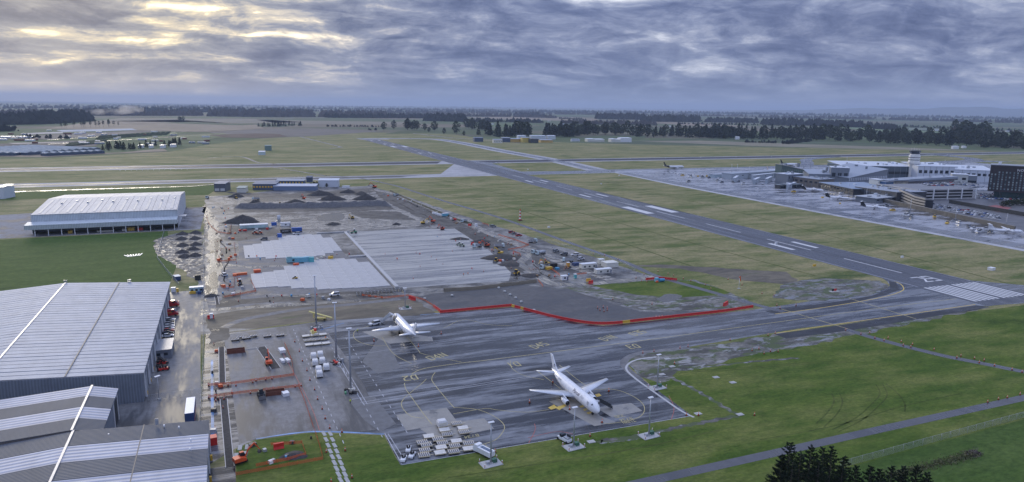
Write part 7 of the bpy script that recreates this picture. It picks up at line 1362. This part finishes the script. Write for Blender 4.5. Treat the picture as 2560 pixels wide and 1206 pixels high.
for i, (path, hp, sp, rows, dep, mt, lb) in enumerate((
    ([(-40, 313), (60, 312), (135, 310), (232, 303)], (14, 24), 14, 5, 120, WD, 'dark plantation block far left'), ([(-40, 331), (45, 328)], (9, 13), 12, 3, 40, WD, 'dark hedge wood at the far left edge'), ([(45, 346), (180, 347)], (6, 8), 10, 1, 10, WD, 'clipped dark hedge before the nursery'),
    ([(812, 317), (960, 318)], (4, 6), 12, 1, 12, WD, 'long clipped hedge behind the runway end'), ([(917, 326), (952, 326)], (4, 6), 12, 1, 12, WD, 'short clipped hedge near the runway end'),
    ([(1062, 303), (1155, 305)], (13, 19), 16, 4, 90, WD, 'rounded dark grove above the scattered gums'), ([(1165, 306), (1260, 306), (1350, 308)], (6, 11), 16, 3, 90, WD, 'low grove right of the rounded grove'),
    ([(1397, 298), (1460, 300)], (3, 5), 14, 1, 14, WD, 'straight hedge on the tan field'), ([(1492, 298), (1615, 300)], (11, 16), 18, 3, 80, WD, 'dark shelter belt above the white sheds'), ([(1622, 305), (1750, 306)], (10, 17), 18, 4, 90, WD, 'dark rounded plantation right of the shelter belt'), ([(1765, 306), (1900, 308)], (8, 12), 18, 3, 80, WD, 'dark belt right of the rounded plantation'), ([(1692, 311), (1900, 314), (2010, 317)], (4, 6), 14, 1, 14, WD, 'long straight hedge below the dark belt'),
    ([(1905, 312), (2010, 314), (2105, 318), (2160, 320)], (10, 16), 18, 4, 90, WD, 'long dark shelter belt above the pale paddocks'), ([(2170, 322), (2235, 326)], (8, 14), 18, 3, 70, WD, 'dark thicket right of the pale paddock'), ([(2215, 316), (2360, 322), (2560, 330)], (4, 6), 16, 1, 20, WD, 'straight hedge lines at the far right'), ([(2080, 328), (2240, 332), (2360, 336)], (3, 5), 14, 1, 14, WD, 'hedge below the pale paddocks'), ([(1860, 357), (1945, 359)], (5, 8), 10, 2, 20, WD, 'low dark thicket on the right infield edge'), ([(1972, 361), (2030, 354)], (6, 9), 9, 2, 20, WD, 'dark hedge angled beside the right wood'),
    ([(0, 291), (150, 289), (320, 290), (520, 290)], (8, 13), 26, 5, 200, WB, 'brown-grey wood behind the smoke'), ([(215, 283), (440, 281), (640, 282), (760, 284)], (6, 11), 30, 5, 260, WD, 'blue dark wood line left of centre'), ([(520, 291), (640, 293), (800, 293), (960, 295)], (9, 16), 26, 6, 240, WB, 'mixed bare wood left of the runway end'), ([(820, 295), (960, 296), (1150, 297)], (7, 12), 26, 4, 150, WD, 'dark wood line above the runway end'),
    ([(0, 273), (300, 271), (640, 272), (1000, 276), (1280, 279)], (3, 6), 70, 5, 700, WB, 'hazy wood strip along the left skyline'), ([(900, 283), (1280, 286), (1600, 289), (1900, 293)], (4, 7), 50, 4, 500, WB, 'hazy brown wood strip across the centre'), ([(1290, 290), (1370, 291)], (6, 10), 24, 3, 120, WD, 'dark copse above the tan field'), ([(1300, 280), (1700, 284), (2100, 290), (2560, 300)], (3, 6), 70, 5, 700, WD, 'hazy dark wood strip along the right skyline'), ([(1900, 295), (2200, 300), (2560, 309)], (4, 8), 50, 5, 400, WB, 'hazy bare woods above the right paddocks'), ([(0, 266), (700, 267), (1280, 271), (2000, 280), (2560, 289)], (1.5, 3), 160, 4, 2500, WD, 'faint farthest wood line on the horizon'), ([(600, 279), (1100, 281), (1500, 284)], (3, 6), 60, 3, 400, WD, 'thin blue wood line in the centre haze'), ([(1000, 290), (1280, 293), (1380, 296)], (5, 9), 24, 3, 100, WB, 'bare poplar rows behind the grove'), ([(1400, 309), (1500, 312), (1640, 314)], (7, 12), 16, 3, 80, WB, 'bare brown wood behind the open belt'), ([(2230, 341), (2300, 343), (2330, 344)], (8, 12), 12, 2, 30, WB, 'pale bare trees in the long right wood'))):
    mass('distant_wood', lb, path, hp, sp, rows, dep, mt, i+100)
# ------------------------------------------------------------------ far fields, farm and aero club buildings, hills, smoke
def fld(ps, col, z=.35, v=.12, st=0):
    m = M('field_%d_%d_%d' % tuple(int(c*1000) for c in col), col, .95, v=.22, scale=.012, spec=.1, mp=(.5, 1.6, 1))
    sheet('field', jag(px(ps), 60, 3, 3), m, z, 200)
TAN = (.26, .215, .155); PAL = (.22, .20, .15); GRN = (.11, .155, .075); DGR = (.075, .10, .055); GRY = (.17, .155, .135); BRN = (.12, .09, .07)
fld([(115, 322), (235, 304), (440, 300), (640, 312), (660, 322), (520, 330), (340, 326)], TAN); fld([(240, 303), (300, 296), (640, 298), (760, 306), (640, 309)], PAL); fld([(390, 308), (480, 305), (640, 312), (600, 314)], DGR, .45); fld([(520, 332), (640, 324), (780, 322), (960, 328), (880, 334), (760, 342), (600, 345)], GRY); fld([(520, 338), (640, 334), (700, 336), (720, 342), (640, 346), (560, 344)], BRN, .45)
fld([(0, 392), (110, 394), (250, 386), (420, 379), (412, 372), (300, 382), (180, 386), (0, 385)], (.24, .20, .15), .3); fld([(240, 345), (300, 336), (400, 331), (460, 334), (400, 344), (300, 352)], (.12, .16, .07), .4); fld([(420, 350), (440, 338), (560, 333), (580, 340), (500, 352)], (.14, .16, .08), .4); fld([(0, 344), (160, 335), (330, 328), (420, 328), (300, 336), (120, 350)], GRY, .3); fld([(0, 360), (180, 352), (260, 354), (240, 366), (0, 372)], (.12, .11, .10), .3)
fld([(1160, 294), (1280, 292), (1500, 297), (1480, 304), (1300, 300)], TAN); fld([(640, 300), (900, 304), (1060, 306), (1000, 312), (700, 310)], PAL); fld([(1160, 312), (1350, 312), (1300, 318), (1180, 318)], GRN); fld([(1610, 302), (1640, 303), (1780, 310), (1900, 318), (1700, 314)], TAN); fld([(2060, 312), (2160, 314), (2310, 322), (2300, 330), (2200, 326), (2045, 318)], (.16, .21, .11)); fld([(2140, 322), (2240, 326), (2370, 330), (2368, 335), (2230, 333), (2140, 328)], (.17, .22, .12), .4); fld([(2480, 332), (2640, 338), (2640, 345), (2490, 342)], (.15, .20, .10)); fld([(2230, 320), (2350, 322), (2350, 326), (2240, 324)], (.20, .22, .18), .5); fld([(1900, 334), (2040, 338), (2050, 345), (1920, 342)], GRN)
fld([(960, 336), (1080, 332), (1220, 340), (1440, 346), (1440, 342), (1230, 326), (1000, 328)], (.09, .115, .055), .3); fld([(1440, 346), (1500, 340), (1620, 340), (1600, 350)], (.10, .13, .07), .3); fld([(1600, 354), (1750, 352), (2040, 362), (2250, 369), (2500, 379), (2200, 374), (1900, 366)], (.24, .22, .16), .3)
for y, wd in ((330, 5), (341, 6)): ribbon('farm_road', px([(120, y+20), (300, y+10), (560, y-6)]), wd, ROAD, .45)
fld([(50, 334), (160, 330), (155, 334), (60, 338)], (.45, .42, .38), .5); fld([(20, 358), (190, 355), (185, 357), (30, 361)], (.40, .36, .30), .5); fld([(140, 326), (330, 322), (345, 326), (160, 331)], (.40, .43, .46), .5)
def glasshouse(x0, x1, yb, depth, n, label):
    a, u, v, L = frame((x0, yb[0]), (x1, yb[1])); c = empty('glasshouse', a, atan2(u.y, u.x), label, 'glasshouse'); w_ = L/n; GH = M('glasshouse_roof', (.28, .32, .35), .75, v=.2, scale=.05, spec=.2)
    for i in range(n):
        b = B(); b.prism([(i*w_+.3, 0, 5), ((i+.5)*w_, 0, 7.5), ((i+1)*w_-.3, 0, 5)], (0, depth, 0)); b.build('roof_bay', GH, c)
    b = B(); b.box((L/2, depth/2, 0), (L, depth, 5)); b.build('wall', M('glasshouse_wall', (.06, .09, .14), .3), c)
glasshouse(68, 252, (389, 377), 190, 10, 'large silver glasshouse with a dark front at the far left'); glasshouse(-60, 38, (390, 390), 170, 5, 'second silver glasshouse cut by the left edge'); glasshouse(115, 262, (391, 384), 20, 8, 'low silver sheds before the large glasshouse')
def hut(x0, x1, y, h, depth, wall, roof, label, cat='shed', wins=None, name='shed'): return block(name, label, (x0, y), (x1, y), h, depth, wall, roof, cat, wins=wins, over=.4, roofh=.5, lean=1.2)
OCH = M('ochre_wall', (.50, .34, .10), .5); DBL = M('dark_blue_wall', (.06, .09, .16), .5)
hut(1186, 1208, 355, 11, 20, DBL, M('slate_roof', (.16, .19, .25)), 'dark blue shed near the far taxiway'); hut(1234, 1256, 358, 9, 16, CREAMW, TROOF, 'cream clubhouse left of the yellow hangar', wins=(1, 4, 2, 2, 4, 1, GLASS)); hut(1256, 1276, 356, 12, 18, DBL, TROOF, 'dark shed left of the yellow hangar'); hut(1276, 1306, 356, 9, 22, OCH, TROOF, 'yellow hangar, left of the pair'); hut(1306, 1324, 357, 14, 22, M('yellow_wall', (.58, .46, .12), .5), TROOF, 'tallest yellow hangar of the aero club'); hut(1326, 1346, 358, 11, 20, TDARK, TDARK, 'black hangar beside the tall yellow one'); hut(1352, 1382, 357, 7, 22, OCH, TROOF, 'low yellow hangar right of the black one')
for i, x in enumerate((1296, 1328, 1346, 1370)): hut(x, x+19, 349, 11, 20, TWHITE, TWHITE, f'white hangar, {ordn(i)} from the left behind the yellow hangars')
for i, (x, w_, h) in enumerate(((1469, 18, 8), (1487, 24, 7), (1528, 12, 9), (1540, 12, 8), (1551, 28, 12))): hut(x, x+w_, 355+(i > 1), h, 24, CREAMW if i < 4 else WHITE, ROOFW, f'pale flat shed, {ordn(i)} from the left on the far grass'); 
hut(1429, 1450, 354, 6, 10, TWHITE, TROOF, 'low white portable row left of the pale sheds'); hut(1840, 1849, 349, 8, 8, WHITE, WHITE, 'lone white box on the right far grass'); hut(2383, 2397, 373, 7, 8, WHITE, WHITE, 'white bus-like hut by the right wood'); hut(2408, 2416, 371, 5, 8, WHITE, WHITE, 'small white hut right of the bus-like hut')
hut(536, 564, 480, 9, 22, M('slate_wall', (.10, .115, .15), .5), M('slate_roof'), 'slate grey shed at the top left of the works', wins=(1, 2, 5, 3, 1, 1, M('pale_door', (.5, .52, .55)))); hut(592, 614, 482, 5, 12, CREAMW, M('green_grey_roof', (.28, .34, .31)), 'cream hut with a grey-green roof'); hut(632, 690, 476, 7, 20, DBL, M('slate_roof'), 'navy site offices with yellow trim', wins=(1, 8, 2, 2, 3, 1, YEL)); hut(684, 790, 477, 5, 16, M('steel_blue_wall', (.16, .22, .33), .5), M('pale_blue_roof', (.46, .50, .58)), 'long low steel blue building'); hut(690, 760, 465, 6, 14, DBL, TROOF, 'navy row behind the steel blue building', wins=(1, 9, 1.6, 2, 3, 1, YEL)); hut(796, 846, 468, 8, 14, TWHITE, TWHITE, 'white flat building right of the trees'); hut(766, 780, 456, 6, 10, DBL, DBL, 'small navy hut on the taxiway edge'); hut(-8, 11, 498, 12, 20, TWHITE, ROOFW, 'white shed cut by the left edge'); hut(646, 662, 388, 6, 12, M('pale_teal_hut', (.5, .6, .62)), ROOFW, 'pale green hut on the far infield'); hut(662, 678, 377, 10, 12, M('green_shed', (.16, .24, .22)), M('green_shed'), 'dark green pyramid-roofed hut on the far infield'); 
for i, (x, y, w_) in enumerate(((345, 371, 12), (372, 371, 9), (400, 371, 12), (425, 369, 14), (288, 370, 7))): hut(x, x+w_, y, 6, 12, WHITE, TROOF, f'white farmhouse roof, {ordn(i)} from the left among the dark conifers')
r = random.Random(21)
for i in range(40):
    x, y = r.uniform(0, 520), r.uniform(328, 362)
    p = G(x, y); crate('farm_shed', f'tiny pale nursery shed, {ordn(i)} of those scattered over the far left plots', (p.x, p.y, .4), (r.uniform(8, 22), 8, 4), r.choice([WHITE, TWHITE, TROOF, M('rusty_red'), CREAMW]), r.uniform(-.2, .2), 'shed')['group'] = 'nursery sheds far left'
for i in range(24):
    x, y = r.uniform(1160, 1380) if i < 8 else r.uniform(1400, 2560), r.uniform(300, 312) if i < 8 else r.uniform(291, 330); p = G(x, y); crate('farm_house', f'small pale farm building, {ordn(i)} of those among the far paddocks', (p.x, p.y, .4), (r.uniform(14, 30), 12, 7), r.choice([WHITE, TWHITE, CREAMW]), r.uniform(-.3, .3), 'house')['group'] = 'far farm buildings'
for i in range(9): hut(2+i*9+r.uniform(-2, 2), 8+i*9, 346, 4, 9, WHITE, ROOFW, f'white vehicle-sized hut, {ordn(i)} from the left at the nursery edge')
# nursery rows
for k, (x0, y0, x1, y1, n) in enumerate(((245, 349, 425, 338, 7), (170, 366, 260, 358, 5))):
    b = B()
    for i in range(n*14):
        t = (i % 14)/14; s = (i//14)/n; p = G(x0+(x1-x0)*t+s*12, y0+(y1-y0)*t-s*9); b.box((p.x, p.y, .4), (12, 3, 2.2))
    b.build('nursery_rows', M('nursery_green', (.06, .09, .05), .9, v=.4, scale=.02), None, label=('long ruled nursery rows in the bright green plot', 'short ruled nursery rows above the glasshouse')[k], cat='nursery', kind='stuff')
# hills beyond the plain
b = B(); r = random.Random(3); rs = []
for i in range(60):
    x = 1500+i*30; d = FWD + RGT*((x-1280)/FPX); az = atan2(d.x, d.y); R_ = 33000; t = i/59; hh = 300*max(0, sin(pi*min(1, max(0, (t-.12)/.9))))**1.3*(1+.12*sin(i*.7)+.07*sin(i*1.9))+15
    rs.append([(CX+sin(az)*(R_-2500), CY+cos(az)*(R_-2500), -5), (CX+sin(az)*R_, CY+cos(az)*R_, hh*.98), (CX+sin(az)*(R_+3000), CY+cos(az)*(R_+3000), -5)])
b.rings(rs, closed=False, cap=(False, False)); b.build('hills', M('hill_grass', (.11, .12, .08), .95, v=.2, scale=.001), None, kind='structure')
# smoke drifting from a fire behind the plantation
p0 = G(185, 303); p1 = p0+RGT0*((p0-CAM).length*150/FPX); c = (p0+p1)/2; L = (p1-p0).length
b = B(); rs = []
for i in range(13):
    t = i/12; q = p0.lerp(p1, t); rr_ = (4+34*t**.7)*(1-.6*max(0, t-.7)/.3); zc_ = 30+34*t**.6; rs.append([(q.x, q.y+rr_*1.5*cos(a), max(1, zc_+rr_*.8*sin(a))) for a in [2*pi*k/12 for k in range(12)]])
b.rings(rs); sm_ = bpy.data.materials.new('smoke_air'); sm_.use_nodes = True; s = NT(sm_.node_tree); so_ = s.add('ShaderNodeOutputMaterial'); sv = s.add('ShaderNodeVolumePrincipled'); tc = s.add('ShaderNodeTexCoord').outputs['Object']
nz = s.ramp(s.noise(s.map(tc, (.012, .012, .022)), 1, 4, .6), [(.48, 0.), (.72, 1.)]); s.put(sv.inputs['Density'], s.math('MULTIPLY', nz, .016)); sv.inputs['Color'].default_value = (.97, .97, 1, 1); sv.inputs['Anisotropy'].default_value = .55; s.l.new(sv.outputs[0], so_.inputs['Volume'])
SMOKE = b.build('smoke', sm_, None, label='pale smoke drifting right from behind the dark plantation', cat='smoke', kind='stuff')
bmx = bmesh.new(); bmx.from_mesh(SMOKE.data); bmesh.ops.recalc_face_normals(bmx, faces=bmx.faces[:]); bmx.to_mesh(SMOKE.data); bmx.free()
# ------------------------------------------------------------------ haze
hb = B(); hb.box((0, 20000, -3), (86000, 54000, 390.0))
hm = bpy.data.materials.new('haze_air'); hm.use_nodes = True; h = NT(hm.node_tree)
ho = h.add('ShaderNodeOutputMaterial'); hv = h.add('ShaderNodeVolumePrincipled')
hv.inputs['Color'].default_value = (.60, .74, 1, 1); hv.inputs['Density'].default_value = 0.000046; hv.inputs['Anisotropy'].default_value = .15
h.l.new(hv.outputs[0], ho.inputs['Volume'])
hb.build('haze', hm, kind='stuff', label='pale blue haze hanging over the far plain', cat='haze')
